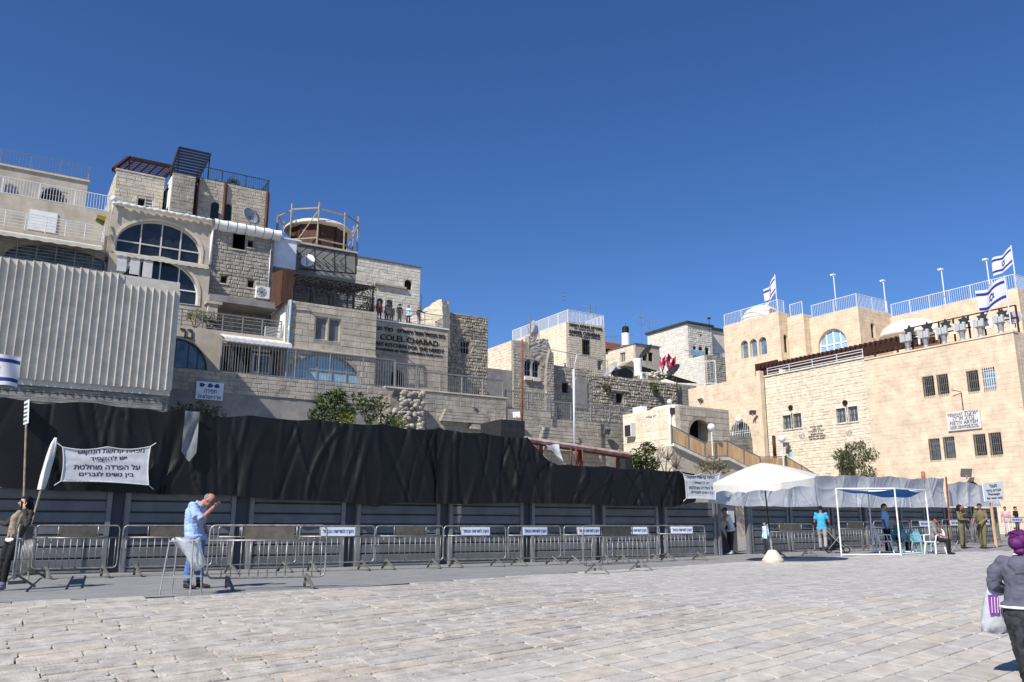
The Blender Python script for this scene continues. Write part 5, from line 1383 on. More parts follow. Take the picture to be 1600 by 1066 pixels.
oP2.append(rectpoly(*pxrect('X', cx, 1228, 703, 1237, 716)))
wall(YV, 'wall', 'X', cx + .05, rectpoly(y_p3 + .003, y_p2, 0, zP2), oP2, 'stone_cream', (.42, .27), depth=.03, gap=.018, rough=.02, jit=.4, core='stone_cream_core')
for o in oP2[:4]: window(YV, 'X', cx + .05, o, .2, .09, 'window_frame', 'glass_blue', mull=(.5,), grille=5, gmat='frame_dark', gout=-.1, sill='stone_white')
window(YV, 'X', cx + .05, oP2[4], .3, .12, 'wood_brown', 'interior', name='door'); window(YV, 'X', cx + .05, oP2[5], .15, .07, 'window_frame', 'glass_sky')
q = MB()
for o in oP2[:4]:
    r_ = shrink(o, -.16); q = MB(); q.prism(r_, plane('X', cx + .05), -.03, .01, holes=[o]); q.build('window_surround', 'stone_white', YV)

oP3 = [rectpoly(*pxrect('X', cx, *r)) for r in ((1443, 588, 1460.5, 619), (1465.5, 585, 1482.5, 616), (1512, 579, 1530, 612), (1535.5, 574.5, 1556, 608.5), (1453, 685.5, 1470, 719), (1475.5, 682.5, 1493, 716), (1523, 678.5, 1541.5, 712), (1547, 676, 1566, 711))]
oP3.append(archpoly(*pxrect('X', cx, 1500, 752, 1535, 790)))
wall(YV, 'wall', 'X', cx - .03, rectpoly(y_p4, y_p3, 0, zP3), oP3, 'stone_yellow', (.7, .33), depth=.009, gap=.011, jit=.25)
for i, o in enumerate(oP3[:8]): window(YV, 'X', cx - .03, o, .25, .06, 'frame_dark', 'glass_sky' if i in (3,) else ('glass_blue' if i in (4, 5) else 'glass_dark'), grille=6, gmat='rail_white' if i == 3 else 'galv_dull', gout=.12)
window(YV, 'X', cx - .03, oP3[8], .3, .1, 'wood_brown', 'interior', name='door')
# end wall turned to the plaza at the right edge
wall(YV, 'wall', 'Y', y_p4 + .003, rectpoly(cx + .38, cx + 12, 0, zP3 + .1), [], 'stone_yellow', (.7, .33), depth=.009, gap=.011)
b = MB(); b.box((cx + .46, y_p3, 0), (cx + 12, y_far + 1, zP1 - .1)); b.box((cx + .46, y_p4 + .42, 0), (cx + 12, y_p3 - .002, zP3 - .05)); b.build('body', 'stone_yellow_core', YV)
slab(YV, 'parapet_cap', 'stone_white', cx - .08, cx + .5, y_p3 + .01, y_p2, zP2 + .003, zP2 + .12)
slab(YV, 'parapet_cap', 'stone_yellow', cx - .1, cx + .5, y_p4 - .05, y_p3, zP3 + .003, zP3 + .12)
# upper storeys stepping back
def ostep(X, pa, pb, ptop, zb, ops=(), kinds=(), ynear=None, yfar=None):
    ya = onX(pa[0], pa[1], X).y if yfar is None else yfar; yb_ = onX(pb[0], pb[1], X).y if ynear is None else ynear
    zt = Z('X', X, *ptop)
    wall(YV, 'wall', 'X', X, rectpoly(yb_, ya, zb, zt), list(ops), 'stone_yellow', (.7, .33), depth=.009, gap=.011)
    return ya, yb_, zt
zb = zP2 - 1.2
X1 = 66.0
o1 = [archpoly(*pxrect('X', X1, *r)) for r in ((1158, 532, 1169, 560), (1172, 529.5, 1183, 557.5), (1186, 526.5, 1198, 554))]
ya1, yb1, zo1 = ostep(X1, (1133, 560), (1220, 540), (1180, 497), zP1 - 1.5, o1)
for o in o1: window(YV, 'X', X1, o, .3, .06, 'window_frame', 'glass_blue')
def xonY(px, py, Y): return onY(px, py, Y).x
X2 = xonY(1232, 530, yb1)
n1 = [archpoly(*pxrect('Y', yb1, 1225, 523, 1231, 551))]
wall(YV, 'wall', 'Y', yb1 + .003, rectpoly(X1 + .41, X2 + .4, zP1 - 1.5, zo1), n1, 'stone_yellow', (.7, .33), depth=.009, gap=.011)
window(YV, 'Y', yb1 + .003, n1[0], .25, .05, 'frame_dark', 'glass_dark')
ya2, yb2, zo2 = ostep(X2, (1232, 530), (1258, 530), (1245, 493), zb, yfar=yb1)
X3 = xonY(1267, 530, yb2)
wall(YV, 'wall', 'Y', yb2 + .003, rectpoly(X2 + .41, X3 + .4, zb, zo2), [], 'stone_yellow', (.7, .33), depth=.009, gap=.011)
r_ = pxrect('X', X3, 1278, 513.5, 1323, 550); o3_ = [archpoly(r_[0], r_[1], r_[2], r_[3])]
ya3, yb3, zo3 = ostep(X3, (1267, 530), (1344, 520), (1305, 488), zb, o3_, yfar=yb2)
window(YV, 'X', X3, o3_[0], .3, .08, 'white_paint', 'glass_sky', mull=(.25, .5, .75), trans=(.35,), bw=.12)
X4 = xonY(1393, 520, yb3)
n3 = [archpoly(*pxrect('Y', yb3, 1361, 505, 1367, 528))]
wall(YV, 'wall', 'Y', yb3 + .003, rectpoly(X3 + .41, X4 + .4, zb, zo3), n3, 'stone_yellow', (.7, .33), depth=.009, gap=.011)
window(YV, 'Y', yb3 + .003, n3[0], .25, .05, 'frame_dark', 'glass_dark')
ya4, yb4, zo4 = ostep(X4, (1393, 520), (1594, 480), (1495, 472.5), zb, yfar=yb3)
wall(YV, 'wall', 'Y', yb4 + .003, rectpoly(X4 + .41, X4 + 12, zb, zo4), [], 'stone_yellow', (.7, .33), depth=.009, gap=.011)
b = MB(); b.box((X1 + .42, yb1 + .42, zP1 - 1.5), (X4 + 12, ya1, zo1 - .05)); b.box((X2 + .42, yb2 + .42, zb), (X4 + 11.9, ya2 + .4, zo2 - .05)); b.box((X3 + .42, yb3 + .42, zb), (X4 + 11.8, ya3 + .4, zo3 - .05)); b.box((X4 + .42, yb4 + .42, zb), (X4 + 11.7, ya4 + .4, zo4 - .05)); b.build('body', 'stone_yellow_core', YV)
# roof railings
hr = 1.35
railing([(X1 + .2, ya1, zo1), (X1 + .2, yb1 + .2, zo1), (X2 - .1, yb1 + .2, zo1)], hr, 'roof_railing', 'white roof railing in front of the ribbed dome', m='rail_white', picket=.2, pr=.034, kr=.012, post=2.2)
railing([(X2 + .2, yb1 - .3, zo2), (X2 + .2, yb2 + .2, zo2)], hr, 'roof_railing', 'short white roof railing just right of the ribbed dome', m='rail_white', picket=.2, pr=.034, kr=.012, post=2.2)
railing([(X3 + .2, yb2 - .2, zo3), (X3 + .2, yb3 + .2, zo3), (X4, yb3 + .2, zo3)], hr, 'roof_railing', 'white roof railing above the blue half-round window', m='rail_white', picket=.2, pr=.034, kr=.012, post=2.2)
railing([(X4 + .2, yb3 - .1, zo4), (X4 + .2, yb4 + .2, zo4), (X4 + 5, yb4 + .2, zo4)], hr, 'roof_railing', 'long white roof railing behind the star lamps', m='rail_white', picket=.2, pr=.034, kr=.012, post=2.0)
def dome(label, c, r, h, ribs=True):
    t = thing('roof_dome', label, 'dome', tuple(c)); q = MB(); q.lathe(c, [(r * math.cos(math.pi / 2 * i / 9), h * math.sin(math.pi / 2 * i / 9)) for i in range(9)] + [(.03, h)], 30); q.build('shell', 'dome_white', t, smooth=True)
    if ribs:
        for k in range(1, 5):
            a_ = math.pi / 2 * k / 5.5; q = MB(); q.tube([Vector(c) + Vector((r * 1.005 * math.cos(a_) * math.cos(th), r * 1.005 * math.cos(a_) * math.sin(th), h * math.sin(a_))) for th in [2 * math.pi * i / 28 for i in range(28)]], .06, 4, closed=True); q.build('rib', 'stone_white', t)
dc = onX(1190, 497, X1 + 2.6)
dome('white ribbed dome behind the roof railing at the flag', (X1 + 2.6, dc.y, zo1 - .2), 2.3, Z('X', X1 + 2.6, 1196, 476) - zo1 + .2)
dc = onX(1408, 520, cx + 5.5)
dome('wide white dome rising behind the star lamps', (X4 - 3.0, onX(1424, 520, X4 - 3).y, Z('X', X4 - 3, 1422, 528)), 2.75, Z('X', X4 - 3, 1424, 499) - Z('X', X4 - 3, 1422, 528), False)
# terrace pergola
tp = thing('terrace_pergola', 'long rusty-brown slatted pergola over the school terrace', 'pergola', (cx + 1, y_p3 + 5, zP2))
yA_, yB_ = onX(1200, 575, cx + .6).y, onX(1420, 535, cx + .6).y
zpf = Z('X', cx + .6, 1300, 552); zpb = zpf + .15
for x_, z_ in ((cx + .6, zpf), (cx + 4.4, zpb)):
    f = MB(); f.bar((x_, yA_ + 1.2, z_), (x_, yB_, z_), .16, .2); f.build('beam', 'red_brown', tp)
ns = 34
for i in range(ns):
    y_ = yA_ + 1.2 + (yB_ - yA_ - 1.2) * i / (ns - 1); f = MB(); f.bar((cx + .3, y_, zpf + .16), (cx + 4.6, y_ - .3, zpb + .16), .1, .14); f.build('slat', 'wood_brown', tp)
for k in range(7):
    y_ = yA_ + (yB_ - yA_) * (k + .5) / 7; f = MB(); f.bar((cx + .6, y_, zP2 - .5), (cx + .6, y_, zpf), .12); f.build('post', 'red_brown', tp)
slab(YV, 'dark_canopy', 'red_brown', cx + .7, cx + .85, onX(1180, 580, cx + .7).y - 2.6, onX(1180, 580, cx + .7).y, zP2 + .1, Z('X', cx + .7, 1195, 566))
railing([(cx + .15, y_p2 - .3, zP2 + .12), (cx + .15, y_p3 + .2, zP2 + .12)], .65, parent=YV, m='rail_white', picket=0, bars=2, pr=.03, kr=.025, post=2.5)
railing([onX(1092, 601, cx + .2), (cx + .2, onX(1119, 598, cx + .2).y, zP1)], 2.3, 'glass_screen', 'pair of white framed mesh panels on the near school roof', m='rail_white', picket=.4, pr=.05, kr=.01, post=1.6, cat='screen')
# plaque and wall fixings
def onwallX(px, py): return onX(px, py, cx - .03)
pq = thing('name_plaque', 'grey plaque with Hebrew and English letters between the barred windows', 'plaque', tuple(onwallX(1505, 672)))
ya_ = onX(1480, 657, cx - .1).y; yb_ = onX(1533, 657, cx - .1).y; za_ = Z('X', cx - .1, 1505, 672); zb_ = Z('X', cx - .1, 1505, 642)
q = MB(); q.box((cx - .16, yb_, za_), (cx - .06, ya_, zb_)); q.build('board', 'sign_board', pq)
def lnx(par, s, fy0, fy1, fz, fh, rtl=False, m='text_steel', X=cx - .16):
    lettering(par, s, (X, ya_ + (yb_ - ya_) * fy0, za_ + (zb_ - za_) * fz), (0, -1, 0), UPV, abs(yb_ - ya_) * (fy1 - fy0), (zb_ - za_) * fh, m, .01, rtl=rtl, bold=0)
lnx(pq, 'YESHIVAT', .04, .5, .76, .15); lnx(pq, 'ישיבת', .56, .95, .78, .18, True); lnx(pq, 'נתיב אריה', .2, .82, .54, .2, True); lnx(pq, 'NETIV ARYEH', .1, .92, .3, .2)
lnx(pq, 'UNDER THE AUSPICES OF THE', .1, .9, .17, .08); lnx(pq, 'TORAH INSTITUTE JERUSALEM', .06, .94, .06, .08)
q = MB(); p = onX(1505, 641, cx - .12); q.tube([p, p + UPV * 1.3, p + UPV * 1.4 + Vector((-.3, .5, .1))], .03, 5); q.build('sign_lamp_arm', 'steel_dark', pq)
def ltx(s, xa, ya, xb, hpx, rtl, m='text_steel', X=cx + .05, ext=.02):
    a_ = onX(xa, ya, X); b_ = onX(xb, ya, X); hh = Z('X', X, xa, ya - hpx) - a_.z
    lettering(YV, s, (X, a_.y, a_.z), (0, -1, 0), UPV, abs(b_.y - a_.y), hh, m, ext, rtl=rtl, off=.06, bold=0)
for i, (s, rt, xa, xb) in enumerate((('ישיבת הכותל', True, 1266, 1286), ('בית ספר', True, 1270, 1283), ('לתורה ולתפילה', True, 1264, 1289), ('YESHIVA', False, 1267, 1287), ('MIDRASH AND CENTER', False, 1264, 1291), ('THE WILLIAM FAMILY', False, 1265, 1291))):
    ltx(s, xa, 668.5 + i * 3.9 , xb, 2.4, rt)
for px, py in ((1236, 637), (1321, 629.5)):
    a_ = onX(px, py, cx + .03); q = MB(); q.tube([a_, a_ + Vector((-.12, 0, 0))], .22, 12); q.build('vent_hole', 'interior', YV)
for px, py in ((1253, 680), (1326, 675)):
    a_ = onX(px, py, cx - .02); q = MB()
    for k in range(6): d_ = Vector((0, math.cos(math.pi * k / 6), math.sin(math.pi * k / 6))) * .3; q.bar(a_ - d_, a_ + d_, .04)
    q.build('star_boss', 'stone_white', YV)
floodlight('grey floodlight jutting from the school wall above the tarpaulin', onX(1510, 739, cx - .9), .4, (-.4, -.8, -.3))
floodlight('small dark floodlight on the roof corner beside the dome of the porch', onX(1094, 627, cx - 1.0), .35, (-.8, .3, -.5))
floodlight('slim black lamp on the honey-coloured wall above the grated arch', onX(1176, 645, cx - .6), .3, (-.5, -.6, -.6))
floodlight('small lamp under the first window pair of the school', onX(1228, 695, cx - .4), .28, (-.6, -.6, -.5))
q = MB(); a_ = onX(1154, 656, cx - .5); q.sphere(a_, .3, 14, 10); q.tube([a_, a_ + Vector((.5, 0, .1))], .05, 6); q.build('globe_lamp', 'globe_white', None, smooth=True, label='white globe lamp at the top of the grated arch', cat='lamp')
for i, (px, y0, y1, m_) in enumerate(((1208.5, 681, 712, 'red_brown'), (1442, 737, 750, 'terracotta'))):
    a_ = onX(px, y0, cx - .12); b_ = onX(px, y1 + 6, cx - .12); pipe(YV, 'downpipe', m_, [(a_.x, a_.y, a_.z), (a_.x, a_.y, b_.z)], .14)
# star lamps on the parapet: six glass lanterns with a steel star behind
def star_poly(r, n=6):
    return [((r if i % 2 == 0 else r * .577) * math.sin(math.pi * i / n), (r if i % 2 == 0 else r * .577) * math.cos(math.pi * i / n)) for i in range(2 * n)]
sl_lab = ['leftmost', 'second from the left', 'third from the left', 'third from the right', 'second from the right', 'rightmost']
for k, (px, pt_, pm, pb_) in enumerate(((1419, 505.5, 519, 545), (1447, 500.5, 515, 541), (1476, 495.5, 509, 537), (1504.5, 490, 503, 532), (1533.5, 485, 497.5, 527.5), (1565, 479.5, 492, 522))):
    X = cx + .35
    a_ = onX(px, pb_, X); zt = Z('X', X, px, pt_); zg_ = Z('X', X, px, pm); z0_ = a_.z
    t = thing('star_lamp', 'glass lantern with steel star on the parapet, %s of six' % sl_lab[k], 'lamp', (X, a_.y, zP3 + .12), 0, 'star lamps on the school parapet')
    q = MB(); q.lathe((X, a_.y, zP3 + .1), [(.3, 0), (.16, .25), (.22, .7), (.34, .8)], 12); q.build('pedestal', 'galvanised', t)
    zl0 = zP3 + .9; hh_ = zt - zl0; s_ = hh_ * .34
    q = MB(); q.prism([(a_.y + u * 1.15, zt - s_ * 1.15 + v * 1.15) for u, v in star_poly(s_)], plane('X', X + .42), -.03, .03); q.build('star', 'star_metal', t)
    q = MB(); q.bar((X + .36, a_.y, zl0 - .1), (X + .36, a_.y, zt - s_), .1); q.build('stem', 'star_metal', t)
    for j in range(4):
        u = a_.y + (j - 1.5) * s_ * .5; q = MB(); q.prism(rectpoly(u - s_ * .2, u + s_ * .2, zl0, zl0 + hh_ * (.46 if j in (0, 3) else .38)), plane('X', X - .2 + .05 * (j % 2)), -.1, .1); q.build('glass_tube', 'lamp_glass', t)
# big letters over the parapet
for s, x0_, x1_, yb0, h_ in (('ד', 1430, 1441, 540, 14), ('ר', 1456, 1466, 533, 16), ('ב', 1484, 1497, 524, 17), ('ד', 1512, 1525, 519, 17), ('ו', 1542, 1552, 514, 16)):
    X = cx + 1.2; a_ = onX(x0_, yb0, X); b_ = onX(x1_, yb0, X); lettering(YV, s, (X, a_.y, a_.z), (0, -1, 0), UPV, abs(b_.y - a_.y), Z('X', X, x0_, yb0 - h_) - a_.z, 'white_paint', .1, name='roof_letter')
f = MB(); ra_ = onX(1425, 530, cx + 1.4); rb_ = onX(1590, 503, cx + 1.4)
for dz in (0, .9): f.bar((cx + 1.4, ra_.y, ra_.z + dz), (cx + 1.4, rb_.y, ra_.z + dz), .08)
for k in range(8): y_ = ra_.y + (rb_.y - ra_.y) * k / 7; f.bar((cx + 1.4, y_, zP3), (cx + 1.4, y_, ra_.z + .9), .1)
f.build('letter_rack', 'red_brown', YV)
sat_dish('satellite_dish', 'small grey dish at the right end of the star lamps', onX(1585, 497, cx + 2), .55, (-.9, -.2, .4))
# roof lamp masts
for px, y0, y1, X, zb_, lb in ((1303.5, 430, 472, X3 + 1.0, zo3, 'thin white lamp mast above the blue half-round window'), (1381.5, 439, 478, X4 + .5, zo4 + .2, 'thin white lamp mast at the step of the school roof'), (1473.5, 421, 465, X4 + .6, zo4, 'thin white lamp mast midway along the long roof railing'), (1544, 405.5, 448, X4 + .6, zo4, 'thin white lamp mast left of the two big flags')):
    a_ = onX(px + 2.5, y1, X); zt = Z('X', X, px, y0); t = thing('lamp_mast', lb, 'lamp mast', (a_.x, a_.y, zb_ - .2)); q = MB(); q.tube([(a_.x, a_.y, zb_ - .2), (a_.x, a_.y, zt)], .055, 6); q.build('mast', 'rail_white', t)
    q = MB(); q.box((a_.x - .15, a_.y - .1, zt), (a_.x + .2, a_.y + .28, zt + .13)); q.build('lamp_head', 'white_paint', t)
# flags
def flag(label, foot, ztop, w, h, udir, droop, phase, pr=.05, angle=0.):
    foot = Vector(foot); t = thing('flag', label, 'flag', tuple(foot), 0, 'flags on the school roof')
    q = MB(); q.tube([foot, (foot.x, foot.y, ztop)], pr, 6); q.build('pole', 'rail_white', t)
    u = Vector(udir).normalized(); n_ = u.cross(UPV)
    def pt(a, b, off=0.):   # a 0..1 along, b 0..1 up
        return Vector((foot.x, foot.y, ztop - .15 - h)) + u * (w * a * (1 - .25 * droop)) + UPV * (h * b - droop * w * a * .75 + .06 * h * math.sin(a * 7 + phase)) + n_ * (.12 * h * a * math.sin(a * 9 + b * 1.5 + phase) + off)
    q = MB(); NA, NB = 24, 16
    for i in range(NA + 1):
        for j in range(NB + 1): q.v.append(tuple(pt(i / NA, j / NB)))
    for i in range(NA):
        for j in range(NB): q.f.append((i * (NB + 1) + j, (i + 1) * (NB + 1) + j, (i + 1) * (NB + 1) + j + 1, i * (NB + 1) + j + 1)); q.m.append(1 if j in (2, 3, 12, 13) else 0)
    fl = q.build('cloth', ['flag_white', 'flag_blue'], t, smooth=True)
    r_ = .2; asp = h / w; q = MB()
    for s_ in (1, -1):
        tri = [(math.sin(2 * math.pi * k / 3) * r_ * asp, s_ * math.cos(2 * math.pi * k / 3) * r_) for k in range(3)]
        inn = [(a * .74, b * .74) for a, b in tri]
        for k in range(3):
            k2 = (k + 1) % 3; N = 6
            for off in (.025, -.025):
                for i in range(N):
                    f0, f1 = i / N, (i + 1) / N; L_ = lambda A, B, f_: (.5 + A[0] + (B[0] - A[0]) * f_, .5 + A[1] + (B[1] - A[1]) * f_)
                    q.add([pt(*L_(tri[k], tri[k2], f0), off), pt(*L_(tri[k], tri[k2], f1), off), pt(*L_(inn[k], inn[k2], f1), off), pt(*L_(inn[k], inn[k2], f0), off)], [(0, 1, 2, 3)])
    q.build('star', 'flag_blue', fl)
    return t
a_ = onX(1215, 490, X1 + .8); flag('blue and white flag hanging limply beside the ribbed dome', (X1 + .8, a_.y, zo1 - .2), Z('X', X1 + .8, 1211, 429), 1.9, 1.7, (0, 1, 0), .9, .6)
a_ = onX(1588, 445, X4 + .9); flag('blue and white flag flying highest, at the far right roof corner', (X4 + .9, a_.y, zo4 - .2), Z('X', X4 + .9, 1578, 384), 2.2, 1.6, (.25, 1, 0), .35, 1.5)
a_ = onX(1577, 488, cx + 1.0); flag('largest blue and white flag, flying over the star lamps', (cx + 1.0, a_.y, zP3), Z('X', cx + 1.0, 1568, 431), 2.45, 1.7, (.2, 1, 0), .25, .2)

# ================================================================ STAIRS BY THE PORCH
YS = 41.6
st = thing('stair_flight', 'outdoor stair with orange timber balustrade panels below the porch', 'staircase', (46, YS, 0))
topl = [(1049, 666), (1100, 692), (1136, 689), (1187, 715), (1228, 714), (1275, 742)]
botl = [(1050, 692), (1101, 716), (1136, 714), (1187, 740), (1228, 739), (1275, 768)]
T3 = [onY(a, b, YS) for a, b in topl]; B3 = [onY(a, b, YS) for a, b in botl]
poly = [(p.x, p.z - .22) for p in B3]
q = MB(); q.prism([(poly[0][0], -.3), (poly[-1][0], -.3)] + poly[::-1], plane('Y', YS + .06), 0, 2.2); q.build('stair_wall', 'plaster', st)
for i in range(5):
    q = MB(); q.bar(B3[i] - UPV * .12, B3[i + 1] - UPV * .12, .34, .2); q.build('string_course', 'stone_white', st)
    q = MB(); q.bar(T3[i] + UPV * .02, T3[i + 1] + UPV * .02, .07, .07); q.build('handrail', 'rail_grey', st)
    q = MB(); q.bar(B3[i] + UPV * .08, B3[i + 1] + UPV * .08, .05, .06); q.build('bottom_rail', 'rail_grey', st)
    n = 2 if i % 2 == 0 else 1
    for k in range(n):
        for j in range(6):
            f0 = (k + (j + .06) / 6 * .96 + .02) / n; f1 = (k + (j + .94) / 6 * .96 + .02) / n
            a0, a1 = T3[i].lerp(T3[i + 1], f0), T3[i].lerp(T3[i + 1], f1); b0, b1 = B3[i].lerp(B3[i + 1], f0), B3[i].lerp(B3[i + 1], f1)
            q = MB(); q.prism([(b0.x, b0.z + .12), (b1.x, b1.z + .12), (a1.x, a1.z - .06), (a0.x, a0.z - .06)], plane('Y', YS), -.02, .02); q.build('plank', 'wood_orange', st)
        a0, b0 = T3[i].lerp(T3[i + 1], k / n), B3[i].lerp(B3[i + 1], k / n); q = MB(); q.bar(b0 - UPV * .1, a0 + UPV * .1, .09); q.build('post', 'rail_grey', st)
for px, py0, py1, lb in ((1114, 668, 716, 'white globe lamp post on the stair landing by the porch'), (1225.5, 686, 740, 'white globe lamp post on the lower stair landing')):
    a_ = onY(px, py1, YS - .25); zt = Z('Y', YS - .25, px, py0); t = thing('globe_lamp', lb, 'lamp', tuple(a_)); q = MB(); q.tube([a_, (a_.x, a_.y, zt - .2)], .05, 8); q.build('post', 'rail_white', t); q = MB(); q.sphere((a_.x, a_.y, zt), .27, 16, 10); q.build('globe', 'globe_white', t, smooth=True)
shrub('young_tree', 'bushy green young tree beside the cloth left of the stairs', onY(1003, 742, 36), 2, [(0, 0, .9, .8), (.5, 0, 1.5, .45), (-.5, .1, .6, .6), (.4, -.2, .5, .6)], 'leaf', 21, n=520, size=.15, cat='tree')
shrub('dry_branches', 'bare grey branches tangled against the pale stair wall', onY(1040, 745, 38), 2, [(-.6, 0, 1.2, .9), (.2, 0, 1.4, .8), (.9, 0, .9, .8)], 'grass_dry', 22, n=45, stems=22, size=.1, cat='plant')
shrub('dry_bush', 'dry brown creeper on the stair wall above the banner', onY(1115, 745, 40.5), 2, [(-.9, 0, .6, .6), (0, 0, .9, .65), (.8, 0, .6, .6)], 'grass_dry', 23, n=330, stems=9, size=.12, cat='bush')
shrub('pepper_tree', 'feathery olive-green tree in front of the school doorway', (cx - 2.5, onX(1338, 745, cx - 2.5).y, 3.2), 3, [(0, 0, 2.7, .9), (-.2, 1.0, 3.3, .7), (0, -1.2, 3.2, .75), (.2, -.8, 1.9, .75), (-.2, .8, 1.6, .7), (0, .2, 3.8, .6), (0, -.6, 3.9, .5), (0, 1.3, 2.5, .5)], 'leaf_olive', 24, n=330, stems=14, size=.15, cat='tree', droop=1.2, kind_name='crown')

# ================================================================ HOARDING, CLOTH AND BANNERS
YF = 22.8
hd = thing('hoarding', 'long dark grey metal hoarding of horizontal boards along the plaza', 'hoarding', (12, YF, 0))
def fx(px, py=840): return onY(px, py, YF).x
bays = [(-70, 165), (195, 361), (390, 534), (558, 683), (703, 814), (832, 926), (943, 1026), (1040, 1116)]
bays2 = [(1174, 1231), (1237, 1296), (1302, 1346), (1355, 1405), (1410, 1446), (1452, 1478), (1485, 1520), (1525, 1560)]
FT = 1.98
def bay(x0, x1, par):
    g = gz((x0 + x1) / 2, YF) + .06; n = 7; h = (FT - g) / n
    for k in range(n):
        m = MB(); z0 = g + k * h; a0, a1 = x0 + .06, x1 - .06
        pr_ = [(-.0, .012), (-.035, .03), (-.035, h - .03), (0, h - .008)]
        m.add([(a0, YF + o, z0 + z_) for o, z_ in pr_] + [(a1, YF + o, z0 + z_) for o, z_ in pr_] + [(a0, YF + .03, z0), (a0, YF + .03, z0 + h), (a1, YF + .03, z0), (a1, YF + .03, z0 + h)],
              [(0, 4, 5, 1), (1, 5, 6, 2), (2, 6, 7, 3), (0, 1, 2, 3), (7, 6, 5, 4), (3, 7, 11, 9), (0, 8, 10, 4), (8, 9, 11, 10)])
        m.build('board', 'hoarding', par)
    for a in (x0, x1):
        m = MB(); m.box((a - .055, YF - .07, g - .08), (a + .055, YF + .06, 2.05)); m.build('post', 'hoarding_post', par)
    m = MB(); m.box((x0 + .06, YF - .045, g - .05), (x1 - .06, YF + .02, g - .0)); m.build('bottom_rail', 'hoarding_post', par)
for i, (a, b) in enumerate(bays):
    bay(fx(a), fx(b), hd)
    if i + 1 < len(bays):
        x0, x1 = fx(b) + .06, fx(bays[i + 1][0]) - .06; g = gz(x0, YF)
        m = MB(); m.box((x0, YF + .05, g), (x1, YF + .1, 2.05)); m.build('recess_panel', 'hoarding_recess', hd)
hd2 = thing('hoarding', 'grey metal hoarding under the silver tarpaulin, right of the gate', 'hoarding', (30, YF, .2))
for i, (a, b) in enumerate(bays2):
    bay(fx(a), fx(b), hd2)
    if i + 1 < len(bays2):
        x0, x1 = fx(b) + .06, fx(bays2[i + 1][0]) - .06
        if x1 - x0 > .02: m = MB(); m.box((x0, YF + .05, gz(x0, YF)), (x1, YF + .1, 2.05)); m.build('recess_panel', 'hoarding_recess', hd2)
# gate, standing ajar
gt = thing('gate', 'dark metal gate standing open between the two hoardings', 'gate', (fx(1145), YF, .1))
gx0, gx1 = fx(1119), fx(1172); gg = gz(gx0, YF)
for a in (gx0 + .12, gx1 - .1):
    m = MB(); m.box((a - .06, YF - .1, gg), (a + .06, YF + .08, 2.2)); m.build('jamb', 'hoarding_post', gt)
m = MB(); m.box((gx0 + .1, YF - .1, 2.03), (gx1, YF + .08, 2.17)); m.build('lintel', 'galvanised', gt)
dv = Vector((.45, .89, 0)); ga = Vector((gx0 + .3, YF + .1, gg + .05))
for k in range(7):
    m = MB(); p = ga + UPV * (k * .275 + .13); m.bar(p, p + dv * 1.5, .05, .262); m.build('board', 'hoarding', gt)
m = MB(); m.box((gx0 + .2, YF + 1.6, gg), (gx1 + 1, YF + 1.7, 2.0)); m.build('inner_screen', 'hoarding', gt)
nt_ = onY(1142, 806, YF + 1.55); m = MB(); m.box((nt_.x - .2, YF + 1.52, 1.25), (nt_.x + .16, YF + 1.56, 1.72)); m.build('paper_notice', 'sign_white', gt)

def sheet(name, label, cat, m, x0, x1, topf, botf, Y, seed, ncr=60, amp=.07, du=.07, nv=34, swag=0., thick=True, wmin=.05, wmax=.22, mats=None, seam=0):
    """a hanging sheet with creases; topf/botf give z along x"""
    rg = np.random.RandomState(seed); nu = int((x1 - x0) / du) + 1
    u = np.linspace(x0, x1, nu)[:, None]; v = np.linspace(0, 1, nv)[None, :]
    d = np.zeros((nu, nv))
    for k in range(ncr):
        uc = rg.uniform(x0, x1); sl = rg.normal(0, .5); w = rg.uniform(wmin, wmax); a = rg.uniform(.3, 1) * amp * rg.choice([1, -1]); vc = rg.choice([0, 1, rg.uniform(.2, .8)]); vl = rg.uniform(.3, .9); bend = rg.normal(0, .5)
        c = uc + sl * (v - vc) + bend * (v - vc) ** 2
        xx = np.abs(u - c) / (w * (.6 + abs(v - vc))); d += a * (np.exp(-xx ** 2) if k % 2 else np.exp(-1.6 * xx)) * np.exp(-((v - vc) / vl) ** 2)
    d += .02 * np.sin(u * 1.3 + v * 2 + seed) + .008 * np.sin(u * 4.1 + 3 * v)
    if seam:
        for k in range(1, int((x1 - x0) / seam) + 1):
            us = x0 + k * seam + rg.uniform(-.4, .4) + .06 * np.sin(v * 5 + k); d += .028 / (1 + np.exp(-(u - us) / .012)) - .028 / (1 + np.exp(-(u - us - .9) / .5))
    zt = np.array([topf(x) for x in u[:, 0]]); zb = np.array([botf(x) for x in u[:, 0]])
    if swag:
        brk = np.cumsum(rg.uniform(.9, 2.6, 40)) + x0 - 1; ph = np.interp(u, brk, np.arange(40)); s = np.abs(np.sin(math.pi * ph)); d -= swag * s * np.sin(math.pi * v) * 1.0
        for k in range(3): vc = .25 + .22 * k + .1 * np.sin(u * 1.7 + k); d += .03 * np.exp(-np.abs(v - vc + .22 * s) / .07) * s * (.5 + .5 * np.sin(u * 2.3 + k * 2))
    z = zb[:, None] + (zt - zb)[:, None] * v
    X = u + np.zeros_like(v); Yy = Y - d
    mb = MB(); mb.v = list(zip(X.ravel().tolist(), Yy.ravel().tolist(), z.ravel().tolist()))
    mb.f = [(i * nv + j, (i + 1) * nv + j, (i + 1) * nv + j + 1, i * nv + j + 1) for i in range(nu - 1) for j in range(nv - 1)]; mb.m = [0] * len(mb.f)
    return mb.build(name, m, None, smooth=True, label=label, cat=cat)
